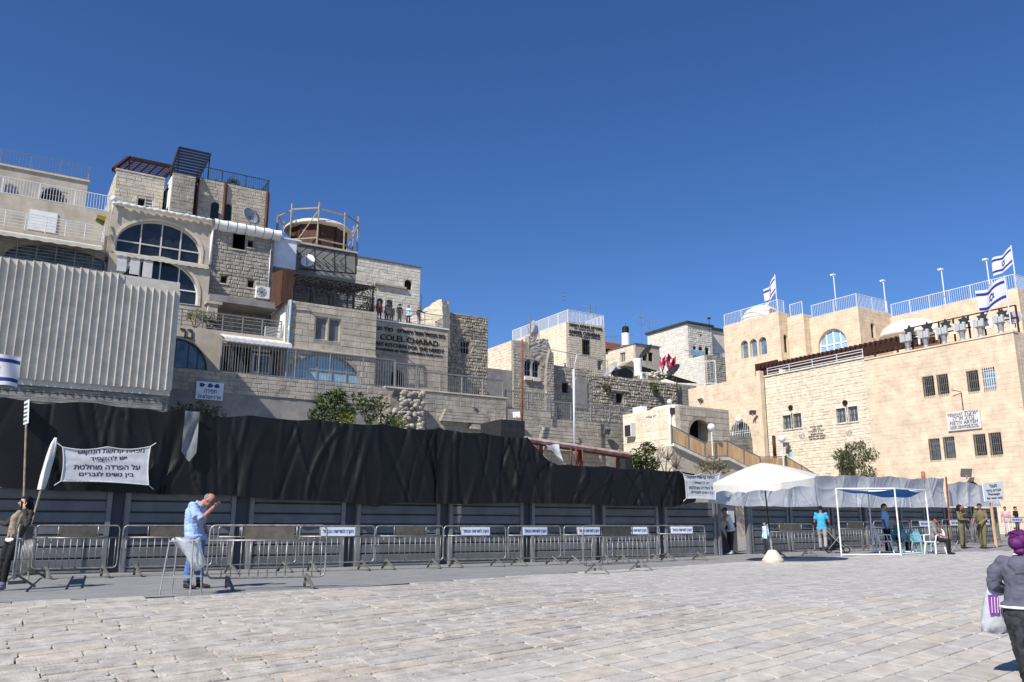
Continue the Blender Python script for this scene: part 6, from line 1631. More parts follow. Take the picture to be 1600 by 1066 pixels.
def zfun(pts, Y, amp=0., seed=0):
    P_ = [onY(a, b, Y) for a, b in pts]; xs_ = [p.x for p in P_]; zs_ = [p.z for p in P_]
    return lambda x: float(np.interp(x, xs_, zs_)) + amp * math.sin(x * 2.3 + seed) + amp * .5 * math.sin(x * 6.1 + seed)
YC = 22.45
tL = [(-60, 618), (0, 622), (60, 629), (125, 627), (180, 634), (232, 638), (255, 645), (285, 640), (310, 646), (370, 650), (430, 653), (480, 655), (560, 662), (640, 668), (690, 671)]
bL = [(-60, 760), (0, 762), (100, 766), (200, 771), (300, 772), (400, 778), (500, 783), (560, 787), (585, 792), (610, 786), (690, 787)]
sheet('black_cloth', 'left length of black cloth hung over the hoarding behind the banner', 'cloth', 'black_cloth', onY(-60, 700, YC).x, onY(688, 720, YC).x, (lambda f: lambda x: f(x) - .07 * abs(math.sin(math.pi * x / 1.9)) + .03)(zfun(tL, YC, .012)), zfun(bL, YC, .015, 2), YC, 1, 75, .06, seam=3.1, wmin=.03, wmax=.12, du=.05)
tR = [(680, 668), (690, 672), (760, 678), (822, 685), (835, 699), (850, 714), (870, 726), (935, 729), (1000, 733), (1075, 738), (1085, 739)]
bR = [(680, 788), (760, 787), (850, 786), (940, 789), (1000, 791), (1050, 792), (1085, 784)]
sheet('black_cloth', 'right length of black cloth sagging below the red painted beam', 'cloth', 'black_cloth', onY(682, 720, YC - .06).x, onY(1084, 760, YC).x, (lambda f: lambda x: f(x) - .05 * abs(math.sin(math.pi * x / 1.6)) + .02)(zfun(tR, YC, .008)), zfun(bR, YC, .01, 1), YC - .06, 4, 85, .075, seam=2.7, wmin=.03, wmax=.12, du=.05)
tG = [(1105, 746), (1180, 745), (1300, 743), (1380, 745), (1440, 748), (1478, 747)]
bG = [(1105, 786), (1160, 791), (1250, 792), (1350, 793), (1478, 793)]
sheet('silver_tarpaulin', 'crumpled silver-grey tarpaulin draped over the hoarding behind the parasol', 'tarpaulin', 'grey_tarp', onY(1106, 770, YC).x, onY(1478, 770, YC).x, zfun(tG, YC, .03), zfun(bG, YC, .01), YC, 9, 70, .05, .04, 40, swag=.13, wmin=.015, wmax=.05)
tH = [(1478, 756), (1500, 753), (1530, 757), (1562, 762)]; bH = [(1478, 791), (1562, 792)]
sheet('silver_tarpaulin', 'lower silver-grey tarpaulin at the right end by the passage sign', 'tarpaulin', 'grey_tarp', onY(1480, 770, YC).x, onY(1562, 770, YC).x, zfun(tH, YC, .02), zfun(bH, YC, .01), YC, 12, 18, .05, .04, 36, swag=.12, wmin=.015, wmax=.05)
sheet('clear_sheet', 'pale plastic sheet slung over the top of the black cloth', 'plastic sheet', 'clear_plastic', onY(288, 660, YC - .2).x, onY(311, 660, YC - .2).x, zfun([(280, 641), (320, 644)], YC - .2), zfun([(280, 700), (296, 722), (320, 690)], YC - .2), YC - .2, 13, 9, .06, .05, 24)
m = MB(); pa, pb2 = onY(1480, 790, YC - .25), onY(1478, 745, YC - .25); m.tube([(pa.x, pa.y, gz(pa.x, pa.y)), pb2], .04, 8); m.build('corner_pole', 'rust', None, label='thin rusty pole where the two silver tarpaulins meet', cat='pole')

V3 = Vector
def banner(name, label, corners, Y, lines, m='white_vinyl', hem='flag_white', seed=0, wr=.007, tm='text_black'):
    c = [onY(a, b, Y) for a, b in corners]         # lt, rt, rb, lb
    t = thing(name, label, 'banner', tuple((c[2] + c[3]) / 2))
    rg = np.random.RandomState(seed); NU, NV = 40, 22; q = MB()
    cr = [(rg.uniform(0, 1), rg.uniform(0, 1), rg.uniform(0, math.pi), rg.uniform(.045, .11), rg.uniform(.4, 1) * wr) for k in range(10)]
    W_b = (c[1] - c[0]).length; sgn = 1 if seed % 2 else -1
    def surf(a, b):
        p = c[3].lerp(c[2], a).lerp(c[0].lerp(c[1], a), b); dz = 0
        for (ca, cb, th, w, am) in cr: dz += am * math.exp(-(((a - ca) * math.cos(th) + (b - cb) * math.sin(th)) / w) ** 2)
        ed = abs(2 * b - 1) ** 4
        zz = -.035 * W_b * (b > .5) * ed * abs(math.sin(2 * math.pi * a)) + .015 * W_b * (b < .5) * ed * math.sin(math.pi * a)
        xx = .018 * W_b * math.sin(math.pi * b) * (1 - 2 * a) * abs(2 * a - 1) ** 3
        return V3((p.x + xx, p.y - dz, p.z + zz))
    for i in range(NU + 1):
        for j in range(NV + 1): q.v.append(tuple(surf(i / NU, j / NV)))
    q.f = [(i * (NV + 1) + j, (i + 1) * (NV + 1) + j, (i + 1) * (NV + 1) + j + 1, i * (NV + 1) + j + 1) for i in range(NU) for j in range(NV)]; q.m = [0] * len(q.f)
    q.build('sheet', m, t, smooth=True)
    for ed_ in ([(k / 20, 0) for k in range(21)], [(k / 20, 1) for k in range(21)], [(0, k / 20) for k in range(21)], [(1, k / 20) for k in range(21)]):
        m_ = MB(); m_.tube([surf(a, b) - V3((0, .008, 0)) for a, b in ed_], .014, 5); m_.build('hem', hem, t)
    for a, b in ((0, 0), (1, 0), (0, 1), (1, 1)):
        p = surf(a, b); m_ = MB(); m_.tube([p, p + V3(((a - .5) * .25, .03, (b - .5) * .2))], .008, 4); m_.build('tie', 'plastic_white', t)
    N0 = (c[3] + c[2] + c[0] + c[1]) / 4
    for (s, x0, y0, x1, y1, h) in lines:
        a_ = onY(x0, y0, Y); b_ = onY(x1, y1, Y); hh = onY(x0, y0 - h, Y).z - onY(x0, y0, Y).z
        lt = lettering(t, s, a_, b_ - a_, UPV, (b_ - a_).length, hh, tm, .001, rtl=True, off=0, bold=.012)
        og = V3(ORG[t.name])
        for v in lt.data.vertices:
            w = v.co + og; a = (w.x - c[3].x) / (c[2].x - c[3].x); b = (w.z - c[3].z) / max(.01, c[0].z - c[3].z); dz = 0
            for (ca, cb, th, w_, am) in cr: dz += am * math.exp(-(((a - ca) * math.cos(th) + (b - cb) * math.sin(th)) / w_) ** 2)
            v.co.y += -dz - .0055
    return t
banner('notice_banner', 'white Hebrew notice banner pinned on the left black cloth', [(98, 699), (235, 698), (232, 758), (95, 752)], YC - .22,
       [('מפאת קדושת המקום', 122, 711.5, 225, 709.5, 9), ('יש להקפיד', 140, 721.5, 197, 720, 8), ('על הפרדה מוחלטת', 115, 733.5, 218, 734, 8.5), ('בין נשים לגברים', 123, 745.5, 208, 746.5, 8.5), ('רב הכותל והמקומות', 103, 752, 139, 753, 2.8)], seed=3)
banner('notice_banner', 'smaller white Hebrew notice banner at the right end of the black cloth', [(1068, 741), (1124, 740), (1117, 781), (1072, 779)], YC - .25,
       [('מפאת קדושת המקום', 1073, 749, 1117, 749.5, 5), ('יש להקפיד', 1084, 756.5, 1108, 757, 4.5), ('על הפרדה מוחלטת', 1076, 764, 1116, 765, 5), ('בין נשים לגברים', 1080, 771.5, 1114, 773, 5)], seed=5, wr=.010)

# stuff seen through the gap in the cloth
bmn = thing('painted_beam', 'long red and white flaking beam behind the sagging cloth', 'beam', tuple(onY(900, 705, 26)))
m = MB(); m.tube([onY(820, 686, 26), onY(985, 711, 26)], .1, 8); m.build('upper_pipe', 'rust_white', bmn)
m = MB(); m.tube([onY(826, 691, 26.1), onY(980, 715, 26.1)], .07, 8); m.build('lower_pipe', 'rust', bmn)
for px in (845, 905, 965): p = onY(px, 690 + (px - 820) * .152, 26.2); m = MB(); m.bar(p, (p.x, p.y, 0), .12); m.build('post', 'rust', bmn)
q = MB(); n = 12
for i in range(n + 1):
    for j in range(4):
        px = 853 + 30 * i / n + (17 - 12 * i / n) * j / 3 * (1 - i / n) + j * 1.2; py = 695 + 33 * i / n + 1.5 * math.sin(j * 2 + i); p = onY(px, py, 25.8 - .1 * math.sin(j * 2.2)); q.v.append(tuple(p))
q.f = [(i * 4 + j, i * 4 + j + 1, (i + 1) * 4 + j + 1, (i + 1) * 4 + j) for i in range(n) for j in range(3)]; q.m = [0] * len(q.f)
q.build('white_rag', 'flag_white', None, smooth=True, label='torn white rag hanging from the red painted beam', cat='rag')
for k, (px, py, r_) in enumerate(((892, 714, .3), (900, 713, .33), (910, 716, .32))):
    c_ = onY(px, py, 25.6 + k * .15); q = MB(); q.tube([c_ + Vector((r_ * math.cos(a) * .55, r_ * math.cos(a) * .8, r_ * math.sin(a))) for a in [2 * math.pi * i / 16 for i in range(16)]], .025, 5, closed=True)
    q.build('old_wheel', 'rust', None, label=['leftmost old wheel rim in the gap above the cloth', 'middle old wheel rim in the gap above the cloth', 'rightmost old wheel rim in the gap above the cloth'][k], cat='wheel', group='old wheels behind the cloth')
q = MB(); a_ = onY(783, 692, 34); b_ = onY(820, 658, 34); q.box((a_.x, 34, 0), (b_.x, 36, b_.z)); q.build('site_cabin', 'steel_dark', None, label='dark site cabin peeking over the black cloth', cat='cabin')
q = MB(); a_ = onY(980, 712, 27); q.box((a_.x - .1, 27, 0), (a_.x + .25, 27.4, a_.z)); q.build('dark_pillar', 'steel_dark', None, label='short dark pillar at the right end of the red beam', cat='pillar')
for px, y0, y1, Y, m_, lb in ((815.5, 531, 648, 50.5, 'rust', 'tall rusty orange pole standing before the twin arched windows'), (897, 577, 668, 50.5, 'rail_white', 'tall thin white pole standing before the rubble wall')):
    a_ = onY(px, y1, Y); q = MB(); q.tube([(a_.x, Y, a_.z - 2), (a_.x + .05, Y, Z('Y', Y, px, y0))], .085, 8)
    if m_ == 'rail_white': q.bar((a_.x + .05, Y, Z('Y', Y, px, y0) - .02), (a_.x + .4, Y, Z('Y', Y, px, y0) + 1.2), .05)
    q.build('pole', m_, None, smooth=True, label=lb, cat='pole')

# ================================================================ CROWD BARRIERS
BARM = {}
def barrier_mesh():
    L_, H_ = 2.2, 1.1; r = .0175; pts = []
    def corner(cx_, cz_, a0):
        return [(cx_ + .1 * math.cos(a0 + math.pi / 2 * k / 4), 0, cz_ + .1 * math.sin(a0 + math.pi / 2 * k / 4)) for k in range(5)]
    pts = corner(L_ / 2 - .1, H_ - .1, 0) + corner(-L_ / 2 + .1, H_ - .1, math.pi / 2) + corner(-L_ / 2 + .1, .3, math.pi) + corner(L_ / 2 - .1, .3, 3 * math.pi / 2)
    m = MB(); m.tube(pts, r, 8, closed=True); m.tube([(-L_ / 2, 0, .84), (L_ / 2, 0, .84)], .016, 6); BARM['frame'] = m.mesh('frame', 'barrier_steel', smooth=True)
    m = MB(); m.tube([(0, 0, .2), (0, 0, .84)], .0085, 6); BARM['bar'] = m.mesh('bar', 'barrier_steel', smooth=True)
    m = MB(); m.tube([(0, 0, .84), (0, 0, 1.1)], .012, 6); BARM['stub'] = m.mesh('upright', 'barrier_steel', smooth=True)
    m = MB(); m.bar((0, 0, .24), (.12, -.30, .02), .05, .035); m.bar((0, 0, .24), (-.0, .30, .02), .05, .035); m.bar((.08, -.16, .11), (.0, .12, .1), .025, .06); BARM['foot'] = m.mesh('foot', 'galv_dull')
    m = MB(); m.box((-.47, -.012, .845), (.47, .012, 1.08)); BARM['plate'] = m.mesh('plate', 'barrier_plate')
    m = MB(); m.box((-.5, -.03, .85), (.5, -.012, 1.07)); BARM['sign'] = m.mesh('sign', 'sign_white')
barrier_mesh()
def barrier(label, p, q_, kind, txt=None, group='crowd barriers'):
    p = Vector((p[0], p[1], 0)); q_ = Vector((q_[0], q_[1], 0)); c = (p + q_) / 2; d = q_ - p
    c.z = gz(c.x, c.y); rz = math.atan2(d.y, d.x); sx = d.length / 2.2
    t = thing('crowd_barrier', label, 'barrier', tuple(c), rz, group)
    o = inst('frame', BARM['frame'], t); o.scale.x = sx
    for k in range(13):
        if rnd.random() < .03: continue
        inst('bar', BARM['bar'], t, ((-1.1 + 2.2 * (k + .5) / 13) * sx, 0, 0))
    for x_ in (-.52, .52): inst('upright', BARM['stub'], t, (x_ * sx, 0, 0))
    for x_ in (-.74, .74): inst('foot', BARM['foot'], t, (x_ * sx, 0, 0))
    o = inst(kind, BARM[kind], t); o.scale.x = sx
    if kind == 'sign':
        lt = lettering(o, 'הקרן למורשת הכותל', (-.45, -.03, .9), (1, 0, 0), UPV, .9, .12, 'text_blue', .002, rtl=True, off=.004)
        if not hasattr(barrier, 'tm'): barrier.tm = lt.data
    return t
YB = 20.7
row = [(51, 183, 'plate'), (190, 330, 'plate'), (337, 464, 'plate'), (468, 582, 'sign'), (587, 691, 'plate'), (694, 789, 'sign'), (792, 878, 'sign'), (881, 958, 'sign'), (961, 1029, 'sign'), (1033, 1099, 'sign')]
blab = ['dark-plated barrier by the hoarding behind the leaning woman', 'dark-plated barrier by the hoarding left of the bowed man', 'dark-plated barrier by the hoarding behind the nearest barrier', 'sign-bearing barrier just right of the nearest barrier', 'dark-plated barrier standing alone between two sign-bearing barriers',
        'sign-bearing barrier right of the lone dark-plated one', 'sign-bearing barrier next but one left of the brown-plated front barrier', 'sign-bearing barrier behind the left half of the brown-plated front barrier', 'sign-bearing barrier behind the right end of the brown-plated front barrier', 'last sign-bearing barrier in the row, nearest the open gate']
for (a, b, k), lb in zip(row, blab):
    pa, pb_ = onY(a, 870, YB), onY(b, 870, YB); j = rnd.uniform(-.12, .12)
    barrier(lb, (pa.x, YB + j), (pb_.x, YB - j), k)
g1, g2 = onG(352, 922), onG(478, 919); dd_ = (g2 - g1) * .235
barrier('nearest barrier with a long brown plate, beside the bowed man', g1 - dd_, g2 + dd_, 'plate')
g1, g2 = onG(930, 897), onG(1000, 892); dd_ = (g2 - g1) * .235
barrier('brown-plated barrier standing forward of the row at centre right', g1 - dd_, g2 + dd_, 'plate')
g1, g2 = onG(17, 926), onG(49, 902)
barrier('barrier seen end-on that the woman leans against', g1, g2, 'plate')
g1, g2 = onG(1212, 871), onG(1264, 869); dd_ = (g2 - g1) * .2
barrier('barrier standing right behind the parasol pole', g1 - dd_, g2 + dd_, 'plate')
for (a, b, k, Yk, lb) in ((1312, 1366, 'plate', 21.2, 'barrier seen through the left side of the white pipe frame'), (1368, 1424, 'plate', 21.3, 'barrier behind the man in the white pipe frame'), (1427, 1474, 'sign', 21.3, 'sign-bearing barrier behind the teal plastic chairs'), (1476, 1520, 'sign', 21.5, 'sign-bearing barrier behind the soldier on the left'), (1522, 1560, 'sign', 21.8, 'sign-bearing barrier behind the soldier on the right'), (1574, 1612, 'sign', 25.5, 'sign-bearing barrier at the far right edge before the small crowd')):
    pa, pb_ = onY(a, 850, Yk), onY(b, 850, Yk); barrier(lb, (pa.x, Yk), (pb_.x, Yk), k)

# ================================================================ FURNITURE ON THE PLAZA
# parasol
ub = onG(1208, 879); um_ = thing('parasol', 'cream parasol leaning on a concrete cone base at the plaza edge', 'parasol', tuple(ub))
q = MB(); q.lathe(ub, [(.32, 0), (.32, .07), (.12, .36), (.07, .37)], 20); q.build('base', 'stone_light', um_, smooth=False)
dpt = project(ub)[2]; kpx = dpt / F_PX
camr = Vector((math.cos(YAW), -math.sin(YAW), 0)); camf = Vector((math.sin(YAW), math.cos(YAW), 0))
ap = ub + camr * (-7 * kpx) + UPV * (2.98)
m = MB(); m.tube([ub + UPV * .1, ub.lerp(ap, .35) , ap], .022, 8); m.build('pole', 'pole_black', um_)
m = MB(); m.tube([ub + UPV * .1, ub.lerp(ap, .3)], .032, 8); m.build('lower_tube', 'galvanised', um_)
tl = (UPV + camr * -.10 + camf * -.12).normalized(); ta = (camr - tl * camr.dot(tl)).normalized(); tb = tl.cross(ta)
q = MB(); NS = 8; SEG = 6; rad = 1.6; rings_ = [0.02, .2, .4, .6, .8, 1.0]
def can(r_, a, dz=0.):
    k = a / (2 * math.pi / NS); f = k - math.floor(k); sc_ = (math.cos(math.pi / NS) / math.cos((f - .5) * 2 * math.pi / NS)); sc_ = sc_ * .6 + .4
    return ap + (ta * math.cos(a) + tb * math.sin(a)) * rad * r_ * sc_ - tl * (.5 * r_ ** 1.3 + dz + .05 * math.sin(math.pi * f) * r_ * (1.1 - r_))
NA = NS * SEG
for r_ in rings_:
    for i in range(NA): q.v.append(tuple(can(r_, 2 * math.pi * i / NA)))
for i in range(NA): q.v.append(tuple(can(1.005, 2 * math.pi * i / NA, .2 + .045 * math.sin(i * 1.1) - .07 * (1 if i % SEG == 0 else 0))))
for k in range(6):
    for i in range(NA): q.f.append((k * NA + i, k * NA + (i + 1) % NA, (k + 1) * NA + (i + 1) % NA, (k + 1) * NA + i)); q.m.append(0)
q.build('canopy', 'umbrella_cloth', um_, smooth=False)
for k in range(NS):
    a = 2 * math.pi * k / NS; m = MB(); m.tube([ap - tl * .05, can(.5, a, .04), can(.98, a, .03)], .012, 5); m.build('rib', 'pole_black', um_)
    m = MB(); m.tube([ap.lerp(ub, .22), can(.55, a, .04)], .010, 5); m.build('strut', 'pole_black', um_)
# white pipe frame with blue roof cloth
c4_ = [onG(1315, 869), onG(1408, 868), onG(1456, 864), onG(1365, 864)]
pf = thing('pipe_frame', 'white pipe gazebo frame with a sagging blue roof cloth', 'gazebo', tuple((c4_[0] + c4_[2]) / 2))
hpf = 2.28; tp4 = [p + UPV * (hpf - p.z + c4_[0].z) for p in c4_]
for k in range(4):
    m = MB(); m.tube([c4_[k], tp4[k]], .025, 8); m.build('leg', 'white_paint', pf)
    m = MB(); m.tube([tp4[k], tp4[(k + 1) % 4]], .025, 8); m.build('top_rail', 'white_paint', pf)
    if k != 3: m = MB(); m.tube([c4_[k] + UPV * .04, c4_[(k + 1) % 4] + UPV * .04], .025, 8); m.build('ground_rail', 'white_paint', pf)
q = MB(); N = 12
for i in range(N + 1):
    for j in range(N + 1):
        a, b = i / N, j / N; p = tp4[0].lerp(tp4[1], a).lerp(tp4[3].lerp(tp4[2], a), b); q.v.append(tuple(p - UPV * (.03 + .22 * math.sin(math.pi * a) * (.4 + .6 * b) + .06 * math.sin(a * 11) * math.sin(b * 7))))
q.f = [(i * (N + 1) + j, (i + 1) * (N + 1) + j, (i + 1) * (N + 1) + j + 1, i * (N + 1) + j + 1) for i in range(N) for j in range(N)]; q.m = [0] * len(q.f)
q.build('roof_cloth', 'blue_fabric', pf, smooth=True)
# plastic chairs
def chair_mesh():
    d = {}
    m = MB(); N = 7
    for i in range(N + 1):
        for j in range(N + 1):
            a, b = i / N * 2 - 1, j / N * 2 - 1; m.v.append((a * .22 * (1 - .06 * b), b * .21, .43 - .025 * (1 - a * a) * (1 - b * b) + .01 * (b < -.9)))
    k = len(m.v); m.v += [(x, y, z - .03) for x, y, z in m.v]
    m.f = [(i * (N + 1) + j, (i + 1) * (N + 1) + j, (i + 1) * (N + 1) + j + 1, i * (N + 1) + j + 1) for i in range(N) for j in range(N)]; m.f += [tuple(x + k for x in f[::-1]) for f in m.f]
    rim = [i * (N + 1) for i in range(N + 1)] + [N * (N + 1) + j for j in range(1, N + 1)] + [i * (N + 1) + N for i in range(N - 1, -1, -1)] + [j for j in range(N - 1, 0, -1)]
    m.f += [(rim[i], rim[(i + 1) % len(rim)], rim[(i + 1) % len(rim)] + k, rim[i] + k) for i in range(len(rim))]; m.m = [0] * len(m.f)
    d['seat'] = (m, 1)
    m = MB(); arc = [(.235 * math.cos(t), .2 + .05 * math.sin(t) + .0 * t, .43 + .42 * math.sin(t) ** .6) for t in [math.pi * i / 12 for i in range(13)]]
    m.tube([(x, y + .06 * (z - .43) / .42, z) for x, y, z in arc], .022, 7)
    for s_ in range(-3, 4):
        x = s_ * .058; m.bar((x * .85, .215, .43), (x, .30, .80 - .05 * abs(s_) * .5), .032, .012)
    d['backrest'] = (m, 0)
    for s_ in (-1, 1):
        m = MB(); m.tube([(s_ * .235, .22, .62), (s_ * .27, .05, .655), (s_ * .265, -.17, .64), (s_ * .235, -.21, .42)], .022, 7); d['armrest%d' % s_] = (m, 0)
    for sx in (-1, 1):
        for sy in (-1, 1):
            m = MB(); m.tube([(sx * .2, sy * .18, .42), (sx * .25, sy * .25, 0)], [.032, .022], 6); d['leg%d%d' % (sx, sy)] = (m, 0)
    return d
CHM = chair_mesh(); CHD = {}
def plastic_chair(label, loc, rz, m):
    t = thing('plastic_chair', label, 'chair', tuple(loc), rz, 'plastic chairs on the plaza')
    for k, (mb, sm) in CHM.items():
        key = (k, m)
        if key not in CHD: CHD[key] = mb.mesh(k, m, smooth=bool(sm))
        inst(k.rstrip('-10123'), CHD[key], t)
    return t
def cz_(px, py): p = onG(px, py); return (p.x, p.y, p.z)
HV = -YAW     # heading that turns a thing's front (-Y) towards the camera
plastic_chair('teal plastic chair on the left of the pair', cz_(1426, 864), HV + 2.3, 'plastic_teal')
plastic_chair('teal plastic chair on the right of the pair', cz_(1441, 865), HV + .35, 'plastic_teal')
plastic_chair('white plastic chair under the seated man in the cap', cz_(1462, 866), HV - 1.2, 'plastic_white')
plastic_chair('white plastic chair half hidden behind the man in the pipe frame', cz_(1383, 864), HV + 1.4, 'plastic_white')
# folding stool
fs_ = thing('folding_stool', 'low folding stool with crossed metal legs left of the soldiers', 'stool', cz_(1488, 861), HV + .4)
for s_ in (-1, 1):
    for a, b in ((-.2, .2), (.2, -.2)): m = MB(); m.tube([(a, s_ * .16, 0), (b, s_ * .16, .4)], .012, 6); m.build('leg', 'galvanised', fs_, local=True)
m = MB(); m.box((-.22, -.18, .39), (.22, .18, .41)); m.build('seat', 'black_cloth_wear', fs_, local=True)
# bag stand beside the bowed man
bs_ = onG(249, 931); bs2 = onG(297, 931); bdir = (bs2 - bs_); bl_ = bdir.length
tb_ = thing('bag_stand', 'metal stand with a white plastic rubbish bag beside the bowed man', 'stand', tuple(bs_ + bdir * .5), math.atan2(bdir.y, bdir.x))
wd = bl_ / 2
for sx in (-1, 1):
    for sy, yy in ((-1, 0), (1, .5)):
        m = MB(); m.tube([(sx * wd, yy, 0), (sx * wd * .78, .08 + yy * .7, .86)], .013, 6); m.build('leg', 'galvanised', tb_, local=True)
m = MB(); m.tube([(-wd * .78, .08, .86), (wd * .78, .08, .86), (wd * .78, .43, .86), (-wd * .78, .43, .86)], .014, 6, closed=True); m.build('ring', 'galvanised', tb_, local=True)
m = MB(); m.tube([(-wd * .93, .02, .28), (wd * .93, .02, .28)], .011, 6); m.tube([(-wd * .93, .47, .28), (wd * 1.4, .47, .28)], .011, 6); m.build('brace', 'galvanised', tb_, local=True)
q = MB(); N = 20; pr_ = [(0, .88, 1.0, .0), (.02, .9, 1.08, 0), (.05, .86, 1.05, .02), (.10, .72, .8, .12), (.13, .58, .68, .2), (.17, .48, .60, .24), (.15, .42, .42, .22), (.12, .40, .15, .2)]
for k, (ox, z_, s_, dx) in enumerate(pr_):
    for i in range(N):
        a = 2 * math.pi * i / N; w = 1 + .1 * math.sin(a * 5 + k) * (k > 2); q.v.append((dx + wd * .85 * s_ * w * math.cos(a), .26 + .21 * s_ * w * math.sin(a), z_ + .03 * math.sin(a * 3 + k)))
for k in range(len(pr_) - 1):
    for i in range(N): q.f.append((k * N + i, k * N + (i + 1) % N, (k + 1) * N + (i + 1) % N, (k + 1) * N + i)); q.m.append(0)
q.f.append(tuple((len(pr_) - 1) * N + i for i in range(N))); q.m.append(0)
q.build('plastic_bag', 'plastic_bag', tb_, smooth=True, local=True)
# signs and poles at the left edge
p0 = onG(33, 900); sgp = thing('pole_sign', 'small white Hebrew placard on a tall brown pole at the left', 'sign', tuple(p0))
ptop = onY(41, 663, p0.y); m = MB(); m.tube([p0, ptop], .022, 6); m.build('pole', 'wood_raw', sgp)
c_ = [onY(35.5, 629, p0.y + .35), onY(46, 624, p0.y), onY(44.5, 661, p0.y), onY(33.5, 665, p0.y + .35)]
q = MB(); nrm = Vector((0, .02, 0)); q.add(c_ + [p + nrm for p in c_], [(0, 1, 2, 3), (7, 6, 5, 4), (0, 4, 5, 1), (1, 5, 6, 2), (2, 6, 7, 3), (3, 7, 4, 0)]); q.build('board', 'sign_white', sgp)
for i, s in enumerate(('אזור', 'התפילה', 'של', 'הנשים', 'בלבד')):
    f = .80 - i * .175; a_ = c_[3].lerp(c_[0], f); b_ = c_[2].lerp(c_[1], f); lettering(sgp, s, a_.lerp(b_, .2), b_ - a_, UPV, (b_ - a_).length * .6, (c_[0] - c_[3]).length * .085, 'text_black', .002, rtl=True, off=.01)
p0 = onG(44, 905); fu = thing('folded_parasol', 'folded white parasol on a slanted wooden pole at the left', 'parasol', tuple(p0))
pa, pb_, pc = onY(47, 825, p0.y), onY(64, 765, p0.y), onY(87, 684, p0.y)
m = MB(); m.tube([p0, pa, pb_, pc], .02, 6); m.build('pole', 'wood_raw', fu)
q = MB(); N = 14
for k in range(9):
    f = k / 8; c0 = pb_.lerp(pc, f * 1.0); r_ = (.035 + .04 * math.sin(math.pi * (.15 + .75 * f))) * (1 if f < .95 else .5)
    for i in range(N): a = 2 * math.pi * i / N; w = 1 + .35 * math.sin(a * 4 + k * .3); q.v.append(tuple(c0 + camr * r_ * w * math.cos(a) + camf * r_ * w * math.sin(a)))
q.f = [(k * N + i, k * N + (i + 1) % N, (k + 1) * N + (i + 1) % N, (k + 1) * N + i) for k in range(8) for i in range(N)]; q.f += [tuple(range(N)), tuple(8 * N + i for i in range(N))]; q.m = [0] * len(q.f)
q.build('folded_cloth', 'white_awning', fu, smooth=True)
# passage sign
ps0 = onG(1557, 855); pss = thing('passage_sign', 'white sign reading passage for men only, on a wooden post', 'sign', tuple(ps0))
m = MB(); yq_ = ps0.y; m.bar(ps0, (ps0.x, ps0.y, onY(1555, 786, yq_).z), .1, .06); m.build('post', 'wood_orange', pss)
c_ = [onY(1535, 755.5, yq_ - .06), onY(1566.5, 752, yq_ - .06), onY(1568.5, 781.5, yq_ - .06), onY(1539, 783.5, yq_ - .06)]
q = MB(); q.add(c_ + [p + Vector((0, .03, 0)) for p in c_], [(0, 1, 2, 3), (7, 6, 5, 4), (0, 4, 5, 1), (1, 5, 6, 2), (2, 6, 7, 3), (3, 7, 4, 0)]); q.build('board', 'white_paint', pss)
for s, f, x0, x1, rt in (('מעבר', .74, .3, .68, True), ('לגברים בלבד', .5, .12, .88, True), ('Passage', .28, .22, .8, False), ('for men only', .07, .12, .94, False)):
    a_ = c_[3].lerp(c_[0], f); b_ = c_[2].lerp(c_[1], f); lettering(pss, s, a_.lerp(b_, x0), b_ - a_, UPV, (b_ - a_).length * (x1 - x0), (c_[0] - c_[3]).length * .15, 'text_black', .002, rtl=rt, off=.008)
# far right: white parasol and green board
pz_ = onY(1582, 855, 34); wp = thing('parasol', 'white square parasol behind the passage sign', 'parasol', tuple(pz_)); zz_ = onY(1582, 765, 34).z
m = MB(); m.tube([(pz_.x, 34, .3), (pz_.x, 34, zz_ + .4)], .04, 6); m.build('pole', 'rail_white', wp)
q = MB(); cc = Vector((pz_.x, 34, zz_)); vs_ = [cc + Vector((sx * 1.6, sy * 1.6, 0)) for sx, sy in ((-1, -1), (1, -1), (1, 1), (-1, 1))]; q.add(vs_ + [v - UPV * .18 for v in vs_] + [cc + UPV * .55], [(0, 1, 8), (1, 2, 8), (2, 3, 8), (3, 0, 8), (0, 1, 5, 4), (1, 2, 6, 5), (2, 3, 7, 6), (3, 0, 4, 7)]); q.build('canopy', 'white_awning', wp)
gb = thing('green_board', 'pale green display board with a white frame at the right edge', 'board', tuple(onY(1592, 800, 32))); a_ = onY(1575, 800, 32); b_ = onY(1625, 771, 32)
m = MB(); m.box((a_.x, 32, a_.z), (b_.x, 32.06, b_.z - .3)); m.build('panel', 'green_banner', gb); m = MB(); m.box((a_.x, 31.97, b_.z - .29), (b_.x, 32.05, b_.z)); m.build('header', 'sign_board', gb)
for x_ in (a_.x + .1, b_.x - .1): m = MB(); m.bar((x_, 32.1, .3), (x_, 32.1, a_.z), .08); m.build('leg', 'galvanised', gb)
lettering(gb, 'ברוכים הבאים', (a_.x + .2, 31.97, b_.z - .24), (1, 0, 0), UPV, 2.4, .16, 'text_black', .003, rtl=True)
# flag at the left edge
fz_ = onY(-52, 600, 30); flag('blue and white flag drooping at the photograph\'s left edge', (fz_.x, 30, fz_.z - 4), onY(-52, 528, 30).z, 1.45, .95, (1, -.1, 0), .35, 1.0)


